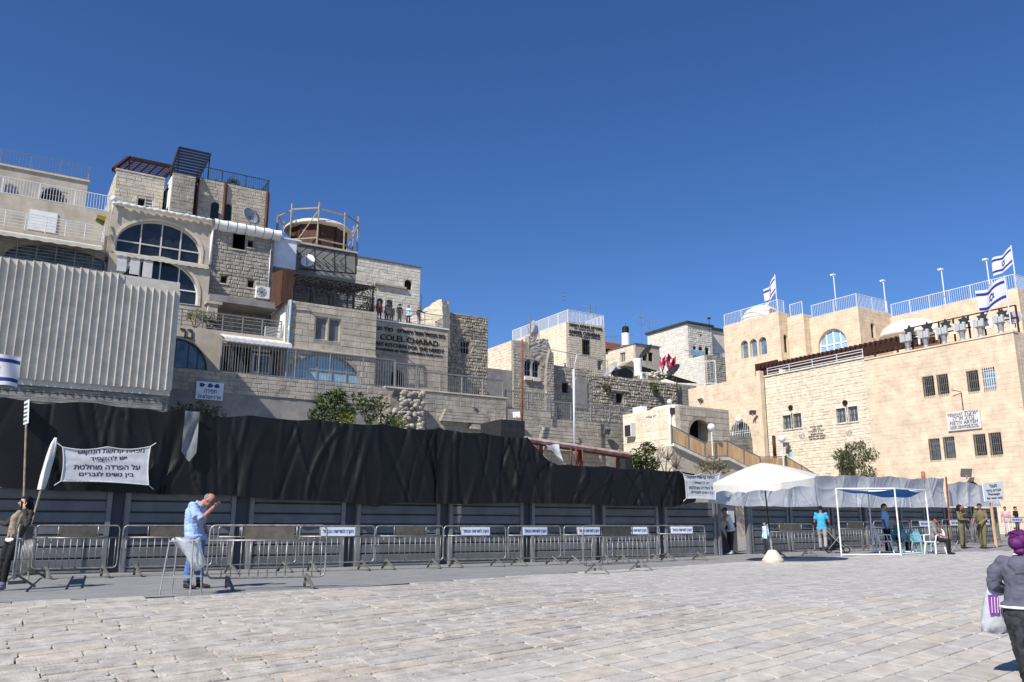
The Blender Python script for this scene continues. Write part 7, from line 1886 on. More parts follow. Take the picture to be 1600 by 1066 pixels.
# ================================================================ PEOPLE
from mathutils import noise as mnoise
V = Vector
def etube(pts, rad, lat=V((1, 0, 0)), n=14, sub=4):
    """closed loft of ellipses (lateral, depth radii) along a path"""
    P_ = []; R_ = []
    for i in range(len(pts) - 1):
        for k in range(sub):
            f = k / sub; P_.append(V(pts[i]).lerp(V(pts[i + 1]), f)); s = f * f * (3 - 2 * f); R_.append(tuple(a + (b - a) * s for a, b in zip(rad[i], rad[i + 1])))
    P_.append(V(pts[-1])); R_.append(rad[-1]); mb = MB(); k = len(P_)
    for i, p in enumerate(P_):
        t = (P_[min(i + 1, k - 1)] - P_[max(i - 1, 0)]).normalized(); l = lat - t * lat.dot(t)
        if l.length < .2: l = V((0, 1, 0)) - t * t.y
        l.normalize(); d = t.cross(l)
        for j in range(n): a = 2 * math.pi * j / n; mb.v.append(tuple(p + l * R_[i][0] * math.cos(a) + d * R_[i][1] * math.sin(a)))
    mb.f = [(i * n + j, i * n + (j + 1) % n, (i + 1) * n + (j + 1) % n, (i + 1) * n + j) for i in range(k - 1) for j in range(n)] + [tuple(range(n))[::-1], tuple((k - 1) * n + j for j in range(n))]
    mb.m = [0] * len(mb.f)
    return mb
def ellipsoid(c, r, rot=None, n=18, m=12):
    mb = MB(); mb.sphere((0, 0, 0), r, n, m); c = V(c)
    mb.v = [tuple(c + (rot @ V(p) if rot else V(p))) for p in mb.v]
    return mb
STAND = dict(pel=(0, 0, .94), wai=(0, 0, 1.10), che=(0, -.01, 1.29), nek=(0, .015, 1.46), hed=(0, -.015, 1.61), shL=(.185, .01, 1.41), elL=(.235, .03, 1.13), haL=(.245, -.05, .88), shR=(-.185, .01, 1.41), elR=(-.235, .03, 1.13), haR=(-.245, -.05, .88),
             hiL=(.095, 0, .90), knL=(.10, -.02, .49), anL=(.105, .02, .09), hiR=(-.095, 0, .90), knR=(-.10, -.02, .49), anR=(-.105, .02, .09), tilt=0., turn=0.)
SIT = dict(STAND, pel=(0, 0, .50), wai=(0, -.0, .66), che=(0, -.03, .85), nek=(0, -.04, 1.02), hed=(0, -.08, 1.16), shL=(.185, -.03, .97), elL=(.24, -.1, .70), haL=(.15, -.32, .60), shR=(-.185, -.03, .97), elR=(-.24, -.1, .70), haR=(-.15, -.32, .60),
           hiL=(.1, -.02, .48), knL=(.13, -.44, .48), anL=(.13, -.42, .09), hiR=(-.1, -.02, .48), knR=(-.13, -.44, .48), anR=(-.13, -.42, .09))
def finger_tubes(mb, wrist, dirv, lat, curl, mi, s=1.0):
    nrm = lat.cross(dirv).normalized() * curl
    base = wrist + dirv * .085 * s
    for k in range(4):
        L_ = (.062, .072, .068, .052)[k] * s; b = base + lat * ((k - 1.5) * .019 * s)
        p1 = b + (dirv * .8 + nrm * .35).normalized() * L_ * .5; p2 = p1 + (dirv * .35 + nrm * .9).normalized() * L_ * .5
        mb.tube([b - dirv * .015, b, p1, p2], [.0095 * s, .0095 * s, .0085 * s, .0065 * s], 6, mi)
    b = wrist + dirv * .03 * s - lat * .034 * s; p1 = b + (dirv * .6 - lat * .6 + nrm * .4).normalized() * .035 * s; p2 = p1 + (dirv * .9 + nrm * .5).normalized() * .03 * s
    mb.tube([b, p1, p2], [.011 * s, .010 * s, .007 * s], 6, mi)
def human(label, loc, rz, pose, cl, h=1.72, vox=.016, hair='short', group=None, prims=(), width=1.0, hide_hands=()):
    """one continuous body grown from lofted limbs; cl: shirt, sleeve, legs, shoe, skin, hair material"""
    J = {k: (V(v) if isinstance(v, tuple) else v) for k, v in pose.items()}
    t = thing('person', label, 'person', tuple(loc), rz, group)
    S = h / 1.72; W = width
    skin, shirt, legs, shoe = cl['skin'], cl['shirt'], cl['legs'], cl['shoe']
    pr = []
    dn = (J['pel'] - J['wai']).normalized()
    hem = cl.get('hem', .10); he_w = cl.get('hem_w', 1.0)
    pr.append((shirt, etube([J['pel'] + dn * hem, J['pel'], J['wai'], J['che'], J['che'].lerp(J['nek'], .62), J['nek'] + V((0, 0, -.005))],
                            [(.165 * W * he_w, .115 * W * he_w), (.168 * W, .118 * W), (.150 * W, .112 * W), (.172 * W, .122 * W), (.165 * W, .098), (.062, .06)])))
    pr.append((legs, etube([J['pel'] + dn * .14, J['pel'] + dn * .0, J['pel'] - dn * .05], [(.13 * W, .1 * W), (.155 * W, .105 * W), (.14 * W, .095 * W)])))
    for s in 'LR':
        sh, el, ha = J['sh' + s], J['el' + s], J['ha' + s]
        slv = cl.get('sleeve', 'long'); wr = el.lerp(ha, 1.0)
        r0, r1, r2 = (.066, .050, .036) if slv == 'long' else (.055, .042, .030)
        pr.append((shirt if slv == 'long' else skin, etube([sh, sh.lerp(el, .5), el, el.lerp(ha, .55), ha], [(r0 * .7, r0 * .7), (r0 * .92, r0 * .92), (r1, r1), (r1 * .88, r1 * .88), (r2, r2)])))
        if slv == 'short': pr.append((shirt, etube([sh, sh.lerp(el, .5), sh.lerp(el, cl.get('slen', .8))], [(.045, .045), (.066, .066), (.066, .066)])))
        pr.append((shirt, ellipsoid(sh, (.07, .07, .068))))
        d = (ha - el).normalized(); lat = d.cross(V((0, 1, 0.2))).normalized()
        pr.append((skin, etube([ha - d * .01, ha + d * .04, ha + d * .095], [(.028, .02), (.04, .018), (.036, .014)], lat)))
        hi, kn, an = J['hi' + s], J['kn' + s], J['an' + s]
        lw = cl.get('legw', 1.0)
        pr.append((legs, etube([hi, hi.lerp(kn, .5), kn, kn.lerp(an, .4), an + (an - kn).normalized() * .01], [(.098 * W * lw, .1 * W * lw), (.082 * lw, .085 * lw), (.062 * lw, .064 * lw), (.06 * lw, .064 * lw), (.048 * lw, .05 * lw)])))
        fd = V((J.get('toe', .1) * (1 if s == 'L' else -1), -1, 0)).normalized()
        pr.append((shoe, etube([an + V((0, .05, -.05)) , an + V((0, .0, -.045)), an + fd * .10 + V((0, 0, -.058)), an + fd * .19 + V((0, 0, -.066))], [(.032, .036), (.042, .046), (.046, .033), (.03, .022)])))
        pr.append((shoe, etube([an + V((0, .01, .04)), an + V((0, 0, -.06))], [(.045, .048), (.042, .05)])))
    rot = Matrix.Rotation(J['turn'], 3, 'Z') @ Matrix.Rotation(J['tilt'], 3, 'X')
    hc = J['hed']
    pr.append((skin, etube([J['nek'] + V((0, .0, -.06)), J['nek'], hc + rot @ V((0, .02, -.05))], [(.062, .062), (.054, .056), (.055, .06)])))
    pr.append((skin, ellipsoid(hc + rot @ V((0, .012, .02)), (.077, .096, .098), rot)))
    pr.append((skin, ellipsoid(hc + rot @ V((0, -.022, -.045)), (.056, .066, .07), rot)))
    pr.append((skin, etube([hc + rot @ V((0, -.086, .012)), hc + rot @ V((0, -.112, -.025)), hc + rot @ V((0, -.085, -.036))], [(.009, .012), (.015, .014), (.013, .01)])))
    for sx in (-1, 1): pr.append((skin, ellipsoid(hc + rot @ V((sx * .079, .012, -.008)), (.011, .02, .032), rot, 8, 6)))
    for m_, mb in prims: pr.append((m_, mb))
    mats = []
    for m_, _ in pr:
        if m_ not in mats: mats.append(m_)
    allm = MB(); pts = []; ids = []; pid = []
    for ip, (m_, mb) in enumerate(pr):
        allm.add(mb.v, mb.f)
        mi = mats.index(m_)
        for v in mb.v: pts.append(v); ids.append(mi); pid.append(ip)
    me = allm.mesh('tmp', skin)
    o = bpy.data.objects.new('tmp', me); COL.objects.link(o)
    md = o.modifiers.new('r', 'REMESH'); md.mode = 'VOXEL'; md.voxel_size = vox / S
    ms = o.modifiers.new('s', 'SMOOTH'); ms.factor = .5; ms.iterations = 3
    bpy.context.view_layer.update()
    em = bpy.data.meshes.new_from_object(o.evaluated_get(bpy.context.evaluated_depsgraph_get()))
    bpy.data.objects.remove(o); bpy.data.meshes.remove(me)
    kd = kdtree.KDTree(len(pts))
    for i, p in enumerate(pts): kd.insert(p, i)
    kd.balance()
    seated = abs(J['hiL'].z - J['knL'].z) < .2
    hem_p = J['pel'] + dn * hem; trunk = {0, 1} | {i for i, (m_, mb) in enumerate(pr) if m_ == legs}
    out = MB(); out.v = [tuple(v.co) for v in em.vertices]
    for p in em.polygons:
        k0 = kd.find(p.center)[1]; mi = ids[k0]
        if pid[k0] in trunk and not seated:
            tt = (p.center - hem_p).dot(dn)
            if abs(tt) < .2: mi = mats.index(shirt) if tt < 0 else mats.index(legs)
        out.f.append(tuple(p.vertices)); out.m.append(mi)
    bpy.data.meshes.remove(em)
    nb = len(out.f)
    for s in 'LR':
        if s in hide_hands: continue
        ha = J['ha' + s]; d = (ha - J['el' + s]).normalized(); lat = d.cross(V((0, 1, 0.2))).normalized()
        finger_tubes(out, ha, d, lat if s == 'L' else -lat, 1, mats.index(skin))
    if vox < .013:
        cloth = [0.] * len(out.v); nrm = [V((0, 0, 0)) for _ in out.v]
        for f_, mi in zip(out.f[:nb], out.m[:nb]):
            a_, b_, c_ = V(out.v[f_[0]]), V(out.v[f_[1]]), V(out.v[f_[2]]); n_ = (b_ - a_).cross(c_ - a_)
            for i in f_:
                nrm[i] += n_
                if mats[mi] != skin and mats[mi] != shoe: cloth[i] = 1.
        for i, c_ in enumerate(cloth):
            if c_ and nrm[i].length > 0:
                p_ = V(out.v[i]); k_ = mnoise.noise(V((p_.x * 9, p_.y * 9, p_.z * 17 + 3 * p_.x))); k2 = mnoise.noise(p_ * 26)
                out.v[i] = tuple(p_ + nrm[i].normalized() * ((.016 * (1 - 2 * abs(k_)) - .010) * (.45 if h < 1.65 else .45) + .002 * k2))
    out.v = [(x * S, y * S, z * S) for x, y, z in out.v]
    out.build('body', mats, t, smooth=True, local=True)
    # eyes, brows, mouth
    f = MB()
    for sx in (-1, 1):
        f.sphere(tuple(hc + rot @ V((sx * .03, -.084, .012))), (.012, .006, .006), 8, 5); f.sphere(tuple(hc + rot @ V((sx * .03, -.086, .03))), (.018, .006, .004), 8, 4)
    f.sphere(tuple(hc + rot @ V((0, -.087, -.062))), (.022, .005, .005), 8, 4)
    f.v = [(x * S, y * S, z * S) for x, y, z in f.v]; f.build('face_features', 'hair_brown', t, local=True)
    hm = cl.get('hair', 'hair_black')
    def shell_(r, off, cut, name, m_, back=0.0, ext=None):
        q = MB(); N, M = 22, 14
        for i in range(M + 1):
            th = math.pi * i / M
            for j in range(N):
                a = 2 * math.pi * j / N; p = V((math.sin(th) * math.cos(a), math.sin(th) * math.sin(a), math.cos(th))); q.v.append(p)
        fs_ = [(i * N + j, (i + 1) * N + j, (i + 1) * N + (j + 1) % N, i * N + (j + 1) % N) for i in range(M) for j in range(N)]
        keep = []
        for f_ in fs_:
            c_ = sum((q.v[i] for i in f_), V((0, 0, 0))) / 4
            if cut(c_): keep.append(f_)
        rr = random.Random(3); q.v = [tuple((hc + rot @ (V((p.x * r[0], p.y * r[1], p.z * r[2])) * (1 + .03 * rr.uniform(-1, 1)) + V(off))) * S) for p in q.v]; q.f = keep; q.m = [0] * len(keep)
        q.build(name, m_, t, smooth=True, local=True)
    if hair == 'short': shell_((.086, .106, .104), (0, .016, .026), lambda c: c.z > .25 or (c.y > -.15 and c.z > -.45), 'hair', hm)
    elif hair == 'thin': shell_((.083, .102, .1), (0, .018, .018), lambda c: c.y > .25 and -.5 < c.z < .35, 'hair', hm)
    elif hair == 'long':
        shell_((.092, .112, .11), (0, .02, .024), lambda c: c.z > .35 or c.y > -.1, 'hair', hm)
        q = etube([hc + rot @ V((0, .06, .04)), hc + rot @ V((.0, .09, -.09)), hc + rot @ V((0, .085, -.22)), hc + rot @ V((0, .07, -.33))], [(.085, .06), (.1, .055), (.09, .045), (.04, .02)]); q.v = [tuple(V(p) * S) for p in q.v]; q.build('hair', hm, t, smooth=True, local=True)
        for sx in (-1, 1):
            q = etube([hc + rot @ V((sx * .075, .01, .06)), hc + rot @ V((sx * .088, 0, -.06)), hc + rot @ V((sx * .085, -.01, -.2))], [(.022, .045), (.024, .045), (.012, .02)]); q.v = [tuple(V(p) * S) for p in q.v]; q.build('hair', hm, t, smooth=True, local=True)
    elif hair in ('kippah', 'cap', 'hat', 'bun'):
        shell_((.086, .106, .104), (0, .016, .024), lambda c: (c.z > .3 or (c.y > -.1 and c.z > -.4)), 'hair', hm)
        if hair == 'kippah': shell_((.09, .1, .112), (0, .035, .027), lambda c: c.z > .72, 'kippah', 'black_cloth_wear')
        if hair == 'bun': q = ellipsoid(hc + rot @ V((0, .12, .03)), (.05, .045, .05)); q.v = [tuple(V(p) * S) for p in q.v]; q.build('hair', hm, t, smooth=True, local=True)
        if hair in ('cap', 'hat'):
            shell_((.094, .113, .115), (0, .014, .03), lambda c: c.z > .2, hair, cl.get('hat', 'black_cloth_wear'))
            q = MB(); N = 20
            rr_ = .16 if hair == 'hat' else .09
            ring = []
            for i in range(N):
                a = 2 * math.pi * i / N; k = 1 if hair == 'hat' else (1.0 if math.sin(a) < -.2 else .0)
                ex = .07 if hair == 'hat' else .085 * max(0, -math.sin(a)) ** .5
                ring.append(((.09 + ex * (1 if hair == 'hat' else .25)) * math.cos(a), .014 + (.11 + ex) * math.sin(a), .055))
            q.v = [tuple((hc + rot @ V(p)) * S) for p in ring] + [tuple((hc + rot @ (V(p) + V((0, 0, .012)))) * S) for p in ring]
            q.f = [tuple(range(N))[::-1], tuple(range(N, 2 * N))] + [(i, (i + 1) % N, N + (i + 1) % N, N + i) for i in range(N)]; q.m = [0] * len(q.f); q.build('brim', cl.get('hat', 'black_cloth_wear'), t, local=True)
    elif hair == 'scarf':
        shell_((.115, .128, .122), (0, .03, .03), lambda c: c.y > -.45 or c.z > .3, 'head_scarf', 'scarf_purple')
        for k, (o_, r_) in enumerate((((.03, .13, -.03), (.085, .06, .075)), ((-.04, .14, .02), (.06, .05, .06)), ((.0, .09, -.11), (.07, .06, .05)))):
            q = ellipsoid(hc + rot @ V(o_), r_); q.v = [tuple(V(p) * S) for p in q.v]; q.build('scarf_fold', 'scarf_purple', t, smooth=True, local=True)
        for k in range(4):
            a0 = -1.2 + k * .8; q = MB(); q.tube([tuple((hc + rot @ V((.118 * math.cos(a0 + .5 * u) * math.cos(u * 1.3), .03 + .13 * math.sin(u * 1.3), .03 + .118 * math.sin(a0 + .5 * u) * math.cos(u * 1.3) + .02))) * S) for u in [i / 10 * 1.1 for i in range(11)]], .008, 5); q.build('scarf_fold', 'scarf_purple', t, smooth=True, local=True)
    t['S'] = S
    return t
def add(t, mb, name, m, smooth=True):
    S = t['S']; mb.v = [tuple(V(p) * S) for p in mb.v]; return mb.build(name, m, t, smooth=smooth, local=True)
def bx_(c, s, rot=None):
    mb = MB(); mb.box((-s[0], -s[1], -s[2]), s)
    mb.v = [tuple(V(c) + (rot @ V(p) if rot else V(p))) for p in mb.v]; return mb
def G(px, py): return onG(px, py)
PE = lambda **k: dict(STAND, **k)

# leaning woman at the left edge
p = G(12, 921)
w = human('woman on the phone leaning back in a dark jacket and beige blouse', p, HV - .55, PE(pel=(0, .0, .93), wai=(.02, .06, 1.08), che=(.03, .10, 1.26), nek=(.05, .14, 1.42), hed=(.04, .10, 1.56), shL=(.22, .12, 1.36), elL=(.33, .02, 1.12), haL=(.17, .02, 1.46), shR=(-.14, .12, 1.37), elR=(-.36, .02, 1.16), haR=(-.58, -.06, 1.22),
      hiL=(.09, 0, .89), knL=(.10, -.12, .5), anL=(.12, -.16, .09), hiR=(-.09, 0, .89), knR=(-.1, -.1, .5), anR=(-.06, -.14, .09), turn=-.25, tilt=-.05),
      dict(skin='skin_pale', shirt='jacket_dark', legs='trousers_black', shoe='shoe_grey', hem=.02, hair='hair_black'), 1.66, .012, 'long',
      prims=[('blouse_tan', etube([(.0, -.02, .93), (.02, -.03, 1.1), (.03, -.01, 1.27), (.05, .05, 1.4)], [(.10, .11), (.085, .1), (.075, .11), (.045, .07)]))])
add(w, etube([(0, .0, .84), (0, 0, .86), (0, .0, .90), (0, .0, .925)], [(.172, .125), (.18, .132), (.178, .13), (.16, .11)], n=28), 'shirt_hem', 'shirt_white')
add(w, bx_((.125, .0, 1.51), (.008, .025, .055)), 'phone', 'pole_black', False)
q = MB(); q.box((-.075 + .04, .012 - .0, 1.565), (.075 + .04, .02, 1.592)); q.v = [tuple(V((.04, .1, 1.56)) + Matrix.Rotation(-.25, 3, 'Z') @ (V(v_) - V((.04, .1, 1.56)))) for v_ in q.v]; add(w, q, 'sunglasses', 'pole_black', False)
# bowed bald man
p = G(300, 919)
w = human('bald man in a light blue shirt and jeans bowing his head over a phone', p, HV + 1.5, PE(pel=(0, .04, .95), wai=(0, .07, 1.1), che=(0, .05, 1.3), nek=(0, -.06, 1.44), hed=(0, -.19, 1.50), tilt=.8, shR=(-.2, .02, 1.41), elR=(-.25, -.18, 1.17), haR=(-.08, -.31, 1.38), shL=(.2, .0, 1.41), elL=(.24, .02, 1.12), haL=(.2, -.12, .92),
      anL=(.10, -.08, .09), knL=(.1, -.05, .5), anR=(-.1, .06, .09), knR=(-.1, .02, .5)),
      dict(skin='skin_red', shirt='shirt_blue', sleeve='short', slen=1.02, legs='jeans', shoe='shoe_brown', hem=.17, hem_w=1.05, legw=1.15, hair='hair_grey'), 1.78, .012, 'thin', width=1.3,
      prims=[('shirt_blue', etube([(0, .03, 1.38), (0, -.02, 1.47)], [(.09, .08), (.085, .075)])), ('shirt_blue', etube([(-.2, .02, 1.42), (-.255, -.1, 1.2)], [(.085, .085), (.08, .08)]))])
add(w, bx_((-.085, -.31, 1.46), (.012, .03, .06), Matrix.Rotation(.5, 3, 'X')), 'phone', 'pole_black', False)
# youth at the gate
p = G(1143, 866)
w = human('youth in a white shirt leaning into the open gate, bag at his hip', p, HV - 1.35, PE(pel=(0, .06, .93), wai=(0, .02, 1.08), che=(0, -.06, 1.27), nek=(0, -.12, 1.43), hed=(0, -.2, 1.57), tilt=.2, shL=(.18, -.1, 1.38), elL=(.22, -.28, 1.2), haL=(.16, -.45, 1.32), shR=(-.18, -.1, 1.38), elR=(-.22, -.27, 1.2), haR=(-.16, -.44, 1.3), knL=(.1, .0, .49), anL=(.1, -.06, .09), anR=(-.1, .1, .09)),
      dict(skin='skin', shirt='shirt_white', sleeve='short', legs='trousers_dark', shoe='shoe_white', hem=.08), 1.74, .016, 'cap')
add(w, ellipsoid((-.2, .1, .92), (.09, .2, .17)), 'shoulder_bag', 'trousers_dark')
# boy
human('small boy with a skullcap and pale blue shirt beside the parasol', G(1198, 866), HV - 1.3, PE(), dict(skin='skin', shirt='shirt_light', legs='trousers_navy', shoe='shoe_black', hem=.12, hair='hair_brown'), 1.18, .014, 'kippah', width=.92)
# man with the stroller
p = G(1287, 861)
human('man in a turquoise shirt seen from behind, pushing a stroller', p, HV + 2.75, PE(haL=(.24, -.3, 1.0), elL=(.26, -.05, 1.1), haR=(-.24, -.3, 1.0), elR=(-.28, -.04, 1.12), anL=(.1, -.16, .09), knL=(.1, -.12, .5), anR=(-.1, .14, .11), knR=(-.1, .0, .5)),
      dict(skin='skin_tan', shirt='shirt_turq', sleeve='short', slen=.6, legs='trousers_grey', shoe='shoe_black', hem=.1, legw=1.12), 1.74, .016, 'short', width=1.05)
# man standing in the pipe frame
human('man in a sky blue shirt standing inside the white pipe frame', G(1388, 863), HV + .95, PE(haL=(.22, -.08, .86), anL=(.11, -.06, .09)), dict(skin='skin_dark', shirt='shirt_sky', sleeve='short', slen=.9, legs='trousers_black', shoe='shoe_black', hem=.1, legw=1.12), 1.76, .016, 'short', width=1.06)
# seated man in a cap
p = G(1462, 866)
human('man in a dark cap sitting on the white chair, hand to his face', p, HV + 1.0, dict(SIT, elL=(.2, -.22, .72), haL=(.06, -.18, 1.04), tilt=.25), dict(skin='skin_tan', shirt='grey_wear', sleeve='short', legs='trousers_black', shoe='shoe_black', hem=.04), 1.72, .016, 'cap')
# person sitting in the dark behind the standing man
plastic_chair('teal plastic chair under the person in dark clothes', cz_(1406, 863), HV + .5, 'plastic_teal')
human('person in dark teal clothes sitting behind the standing man', G(1406, 863), HV + .5, SIT, dict(skin='skin_tan', shirt='teal_wear', legs='trousers_black', shoe='shoe_black', hem=.04), 1.66, .018, 'short')
# soldiers
def rifle(par, a, b):
    q = MB(); a, b = V(a), V(b); q.bar(a, b, .022, .03); m_ = a.lerp(b, .35); q.bar(a.lerp(b, .12), a.lerp(b, .55), .035, .06); q.bar(m_, m_ + V((0, -.05, -.16)), .025, .05); q.bar(a, a.lerp(b, .14) , .03, .1); add(par, q, 'rifle', 'pole_black', False)
w = human('soldier with long dark hair, hand raised to the brow', G(1506, 857), HV + .75, PE(haL=(.03, -.16, 1.60), elL=(.27, -.17, 1.36), haR=(.02, -.2, 1.14), elR=(-.25, -.06, 1.14), tilt=.15), dict(skin='skin_tan', shirt='khaki', sleeve='short', slen=.9, legs='khaki', shoe='shoe_black', hem=.04, legw=1.2), 1.70, .016, 'long', prims=[('khaki_dark', etube([(0, 0, .97), (0, 0, 1.02)], [(.165, .118), (.165, .118)]))])
rifle(w, (-.05, -.2, 1.1), (.2, -.22, .55))
w = human('soldier carrying an olive backpack, turned to the long-haired one', G(1538, 857), HV - 1.0, PE(haR=(-.2, -.25, .95), elR=(-.25, -.02, 1.13), haL=(.16, -.28, 1.0), elL=(.25, -.03, 1.13), tilt=.1, knL=(.1, -.06, .5), anL=(.1, -.1, .09), anR=(-.12, .1, .09)), dict(skin='skin_tan', shirt='khaki', sleeve='short', slen=.8, legs='khaki', shoe='shoe_brown', hem=.04, legw=1.2, hair='hair_brown'), 1.74, .016, 'bun', prims=[('khaki_dark', etube([(0, 0, .97), (0, 0, 1.02)], [(.165, .118), (.165, .118)]))])
q = etube([(0, .2, 1.0), (0, .21, 1.2), (0, .19, 1.42)], [(.13, .09), (.15, .1), (.11, .07)]); add(w, q, 'backpack', 'olive_wear')
rifle(w, (.05, -.22, 1.05), (-.1, -.3, .5))
# near woman with the purple scarf
rw = ray(1600, 900); rw = rw / math.sqrt((rw.x ** 2 + rw.y ** 2)) ; fwd = V((math.sin(YAW), math.cos(YAW)))
k_ = 8.3 / (rw.x * fwd.x + rw.y * fwd.y); p = V((rw.x * k_, rw.y * k_, 0)); p.z = gz(p.x, p.y)
hh = (CZ - p.z) + .0
WS = hh / 1.76
w = human('woman seen from behind in a purple head scarf and grey hooded jacket', p, HV + 2.5, PE(elL=(.33, -.04, 1.12), haL=(.22, -.26, 1.0), elR=(-.33, .0, 1.12), haR=(-.30, -.22, 1.02), che=(0, .01, 1.28), nek=(0, -.02, 1.45), hed=(0, -.06, 1.59), tilt=.15, shL=(.185, .0, 1.38), shR=(-.185, .0, 1.38)),
      dict(skin='skin', shirt='hoodie', legs='skirt_print', shoe='shoe_black', hem=.08, hem_w=1.22, legw=1.35), 1.72 * WS, .011, 'scarf', width=1.42,
      prims=[('skirt_print', etube([(0, 0, .9), (0, 0, .76), (0, -.01, .45), (0, -.02, .16)], [(.25, .18), (.27, .2), (.225, .19), (.18, .17)])),
             ('hoodie', etube([(.19, .0, 1.38), (.30, -.01, 1.25), (.33, -.04, 1.1), (.22, -.24, 1.01)], [(.05, .055), (.085, .088), (.08, .082), (.052, .052)])), ('hoodie', etube([(-.19, .0, 1.38), (-.30, 0, 1.25), (-.33, .0, 1.1), (-.3, -.2, 1.03)], [(.05, .055), (.085, .088), (.08, .082), (.052, .052)])),
             ('hoodie', ellipsoid((.2, 0, 1.36), (.09, .088, .085))), ('hoodie', ellipsoid((-.2, 0, 1.36), (.09, .088, .085))), ('hoodie', etube([(0, .08, 1.42), (0, .15, 1.34), (0, .17, 1.24)], [(.12, .05), (.14, .055), (.07, .03)]))])
add(w, etube([(0, 0, .845), (0, 0, .853), (0, 0, .868), (0, 0, .874)], [(.288, .208), (.298, .214), (.294, .211), (.284, .206)], n=40), 'jacket_trim', 'hoodie_trim')
add(w, etube([(0, -.01, 1.435), (0, -.015, 1.455), (0, -.02, 1.475)], [(.10, .092), (.094, .088), (.078, .074)], n=24), 'collar', 'hoodie_trim')
# her shopping bag, hanging from the hand on the photograph's left
hd_ = Matrix.Rotation(HV + 2.5, 3, 'Z') @ (V((.27, -.26, .98)) * WS) ; bp = p + hd_
sb = thing('shopping_bag', 'white plastic shopping bag with a purple square held by the scarfed woman', 'bag', (bp.x - camr.x * .12 - camf.x * .05, bp.y - camr.y * .12 - camf.y * .05, bp.z - .36), HV - .15)
q = MB(); N = 24; pf_ = [(.0, .015, .0), (.15, .05, .02), (.15, .06, .10), (.135, .055, .24), (.11, .045, .34), (.08, .035, .42), (.05, .02, .5), (.03, .015, .55)]
for k, (a, b, z_) in enumerate(pf_):
    for i in range(N):
        th = 2 * math.pi * i / N; wv = 1 + .07 * math.sin(th * 6 + k * 1.3); q.v.append((max(a, .05) * math.copysign(abs(math.cos(th)) ** .6, math.cos(th)) * wv + .04 * (z_ / .6), b * math.sin(th) * wv, z_ + .012 * math.sin(th * 5 + k)))
q.f = [(k * N + i, k * N + (i + 1) % N, (k + 1) * N + (i + 1) % N, (k + 1) * N + i) for k in range(len(pf_) - 1) for i in range(N)] + [tuple(range(N))]; q.m = [0] * len(q.f)
q.build('bag_body', 'plastic_bag', sb, smooth=True, local=True)
q = MB()
for i in range(6):
    for j in range(6): q.v.append((-.085 + .095 * i / 5, -.07 - .004 * math.sin(i * 2), .17 + .19 * j / 5))
q.f = [(i * 6 + j, (i + 1) * 6 + j, (i + 1) * 6 + j + 1, i * 6 + j + 1) for i in range(5) for j in range(5)]; q.m = [0] * len(q.f); q.build('printed_square', 'purple_print', sb, local=True)
q = MB()
for k in range(3): q.bar((-.065 + .027 * k, -.077, .19), (-.055 + .027 * k, -.077, .34), .008, .004)
q.build('printed_lines', 'plastic_white', sb, local=True)
# visitors on the lettered house terrace
zt_ = zG
tv = [(592, 'red_wear', 'trousers_black', 'short', 'skin', 'visitor in a dark red jacket at the left of the railed terrace', .4), (604, 'black_cloth_wear', 'trousers_black', 'short', 'skin', 'visitor in black second from the left on the railed terrace', -.5), (611.5, 'olive_wear', 'trousers_dark', 'short', 'skin_tan', 'visitor in dark olive behind the second on the railed terrace', .2),
      (624, 'black_cloth_wear', 'trousers_black', 'hat', 'skin', 'visitor in a broad black hat and coat on the railed terrace', .6), (638, 'shirt_light', 'trousers_navy', 'short', 'skin', 'visitor in a white shirt on the railed terrace', -.2), (654.5, 'jacket_dark', 'trousers_grey', 'short', 'skin', 'visitor pointing to the right on the railed terrace', .9)]
for i, (px, sh_, lg, hr_, sk, lb, tn) in enumerate(tv):
    yy = cG + (.62 if i != 2 else 1.3); x_ = onY(px, 505, yy).x
    ps = PE() if i != 5 else PE(elL=(.4, -.15, 1.3), haL=(.62, -.3, 1.42))
    human(lb, (x_, yy, zt_ + .1), HV + tn, ps, dict(skin=sk, shirt=sh_, legs=lg, shoe='shoe_black', hem=.1 if i != 3 else .45, hem_w=1.0), 1.78, .028, hr_, 'visitors on the terrace')
yy = 80.5
human('small child on the rubble wall terrace beside the dark-robed figure', (onY(867, 570, yy).x, yy, zk[0] - .25), HV + .5, PE(), dict(skin='skin', shirt='shirt_light', legs='trousers_dark', shoe='shoe_black'), 1.35, .03, 'short')
human('figure in a long dark robe on the rubble wall terrace', (onY(883, 570, yy).x, yy, zk[0] - .25), HV + 1.4, PE(), dict(skin='skin', shirt='black_cloth_wear', legs='trousers_black', shoe='shoe_black', hem=.5, hem_w=1.2), 1.75, .03, 'short', width=1.1)
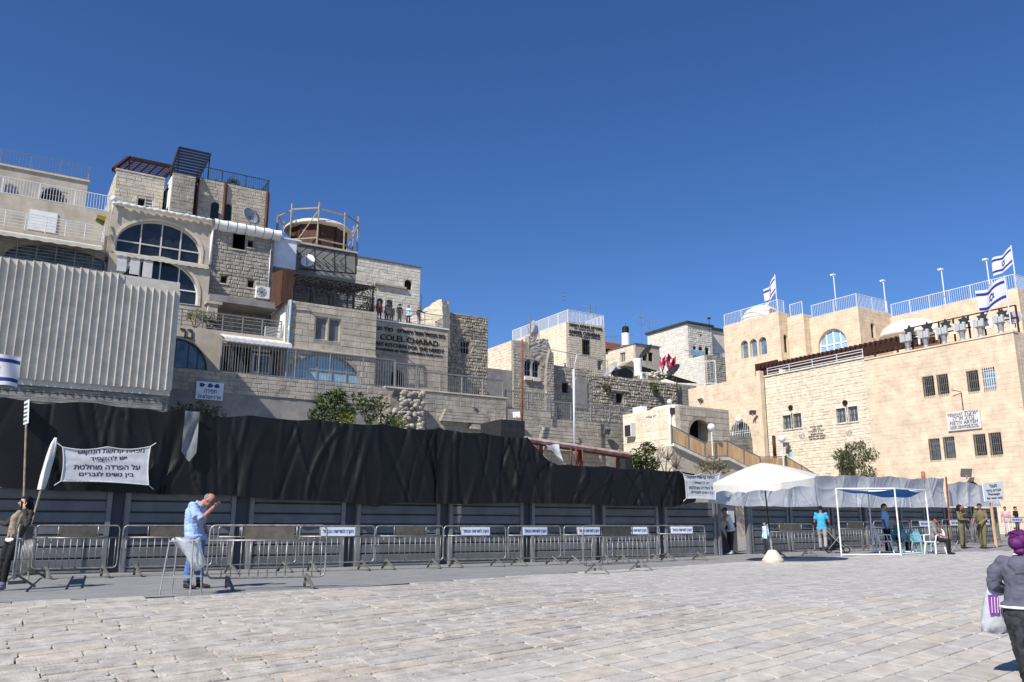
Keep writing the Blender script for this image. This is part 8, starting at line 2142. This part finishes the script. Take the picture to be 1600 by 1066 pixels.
# passers-by at the right edge
for px, py, sh_, lg, lb, tn in ((1576, 842, 'pink_wear', 'shirt_white', 'passer-by in a pink shirt behind the barrier at the right edge', -.8), (1592, 840, 'black_cloth_wear', 'trousers_dark', 'passer-by in black behind the barrier at the right edge', .6)):
    pp = onY(px, py, 28); human(lb, (pp.x, 28, gz(pp.x, 28)), HV + tn, PE(), dict(skin='skin', shirt=sh_, sleeve='short', legs=lg, shoe='shoe_black'), 1.72, .02, 'short')

# stroller
p = G(1309, 864); sv = thing('baby_stroller', 'dark baby stroller pushed by the man in turquoise', 'stroller', tuple(p), HV + 1.2)
for sx in (-.26, .26):
    for sy in (-.32, .3):
        m = MB(); n = 14; m.tube([(sx, sy + .11 * math.cos(2 * math.pi * i / n), .12 + .11 * math.sin(2 * math.pi * i / n)) for i in range(n)], .02, 6, closed=True); m.build('wheel', 'pole_black', sv, local=True, smooth=True)
    m = MB(); m.tube([(sx, -.32, .14), (sx, .1, .55), (sx, .48, 1.02)], .014, 6); m.tube([(sx, .3, .14), (sx, -.1, .6)], .014, 6); m.build('side_frame', 'galvanised', sv, local=True)
m = MB(); m.tube([(-.26, .48, 1.02), (.26, .48, 1.02)], .018, 6); m.build('handle', 'pole_black', sv, local=True)
q = etube([(0, -.28, .42), (0, .02, .42), (0, .22, .6), (0, .3, .85)], [(.2, .04), (.22, .06), (.22, .06), (.2, .04)]); q.build('seat', 'trousers_dark', sv, local=True, smooth=True)
q = MB(); N = 12
for i in range(N + 1):
    for j in range(7): a = math.pi * i / N; b = j / 6 * 1.5; q.v.append((.24 * math.cos(a), .25 - .34 * math.sin(b), .72 + .3 * math.cos(b) * (.6 + .4 * math.sin(a))))
q.f = [(i * 7 + j, (i + 1) * 7 + j, (i + 1) * 7 + j + 1, i * 7 + j + 1) for i in range(N) for j in range(6)]; q.m = [0] * len(q.f); q.build('hood', 'trousers_dark', sv, local=True, smooth=True)
q = ellipsoid((0, .0, .28), (.2, .24, .1)); q.build('basket', 'black_cloth_wear', sv, local=True, smooth=True)
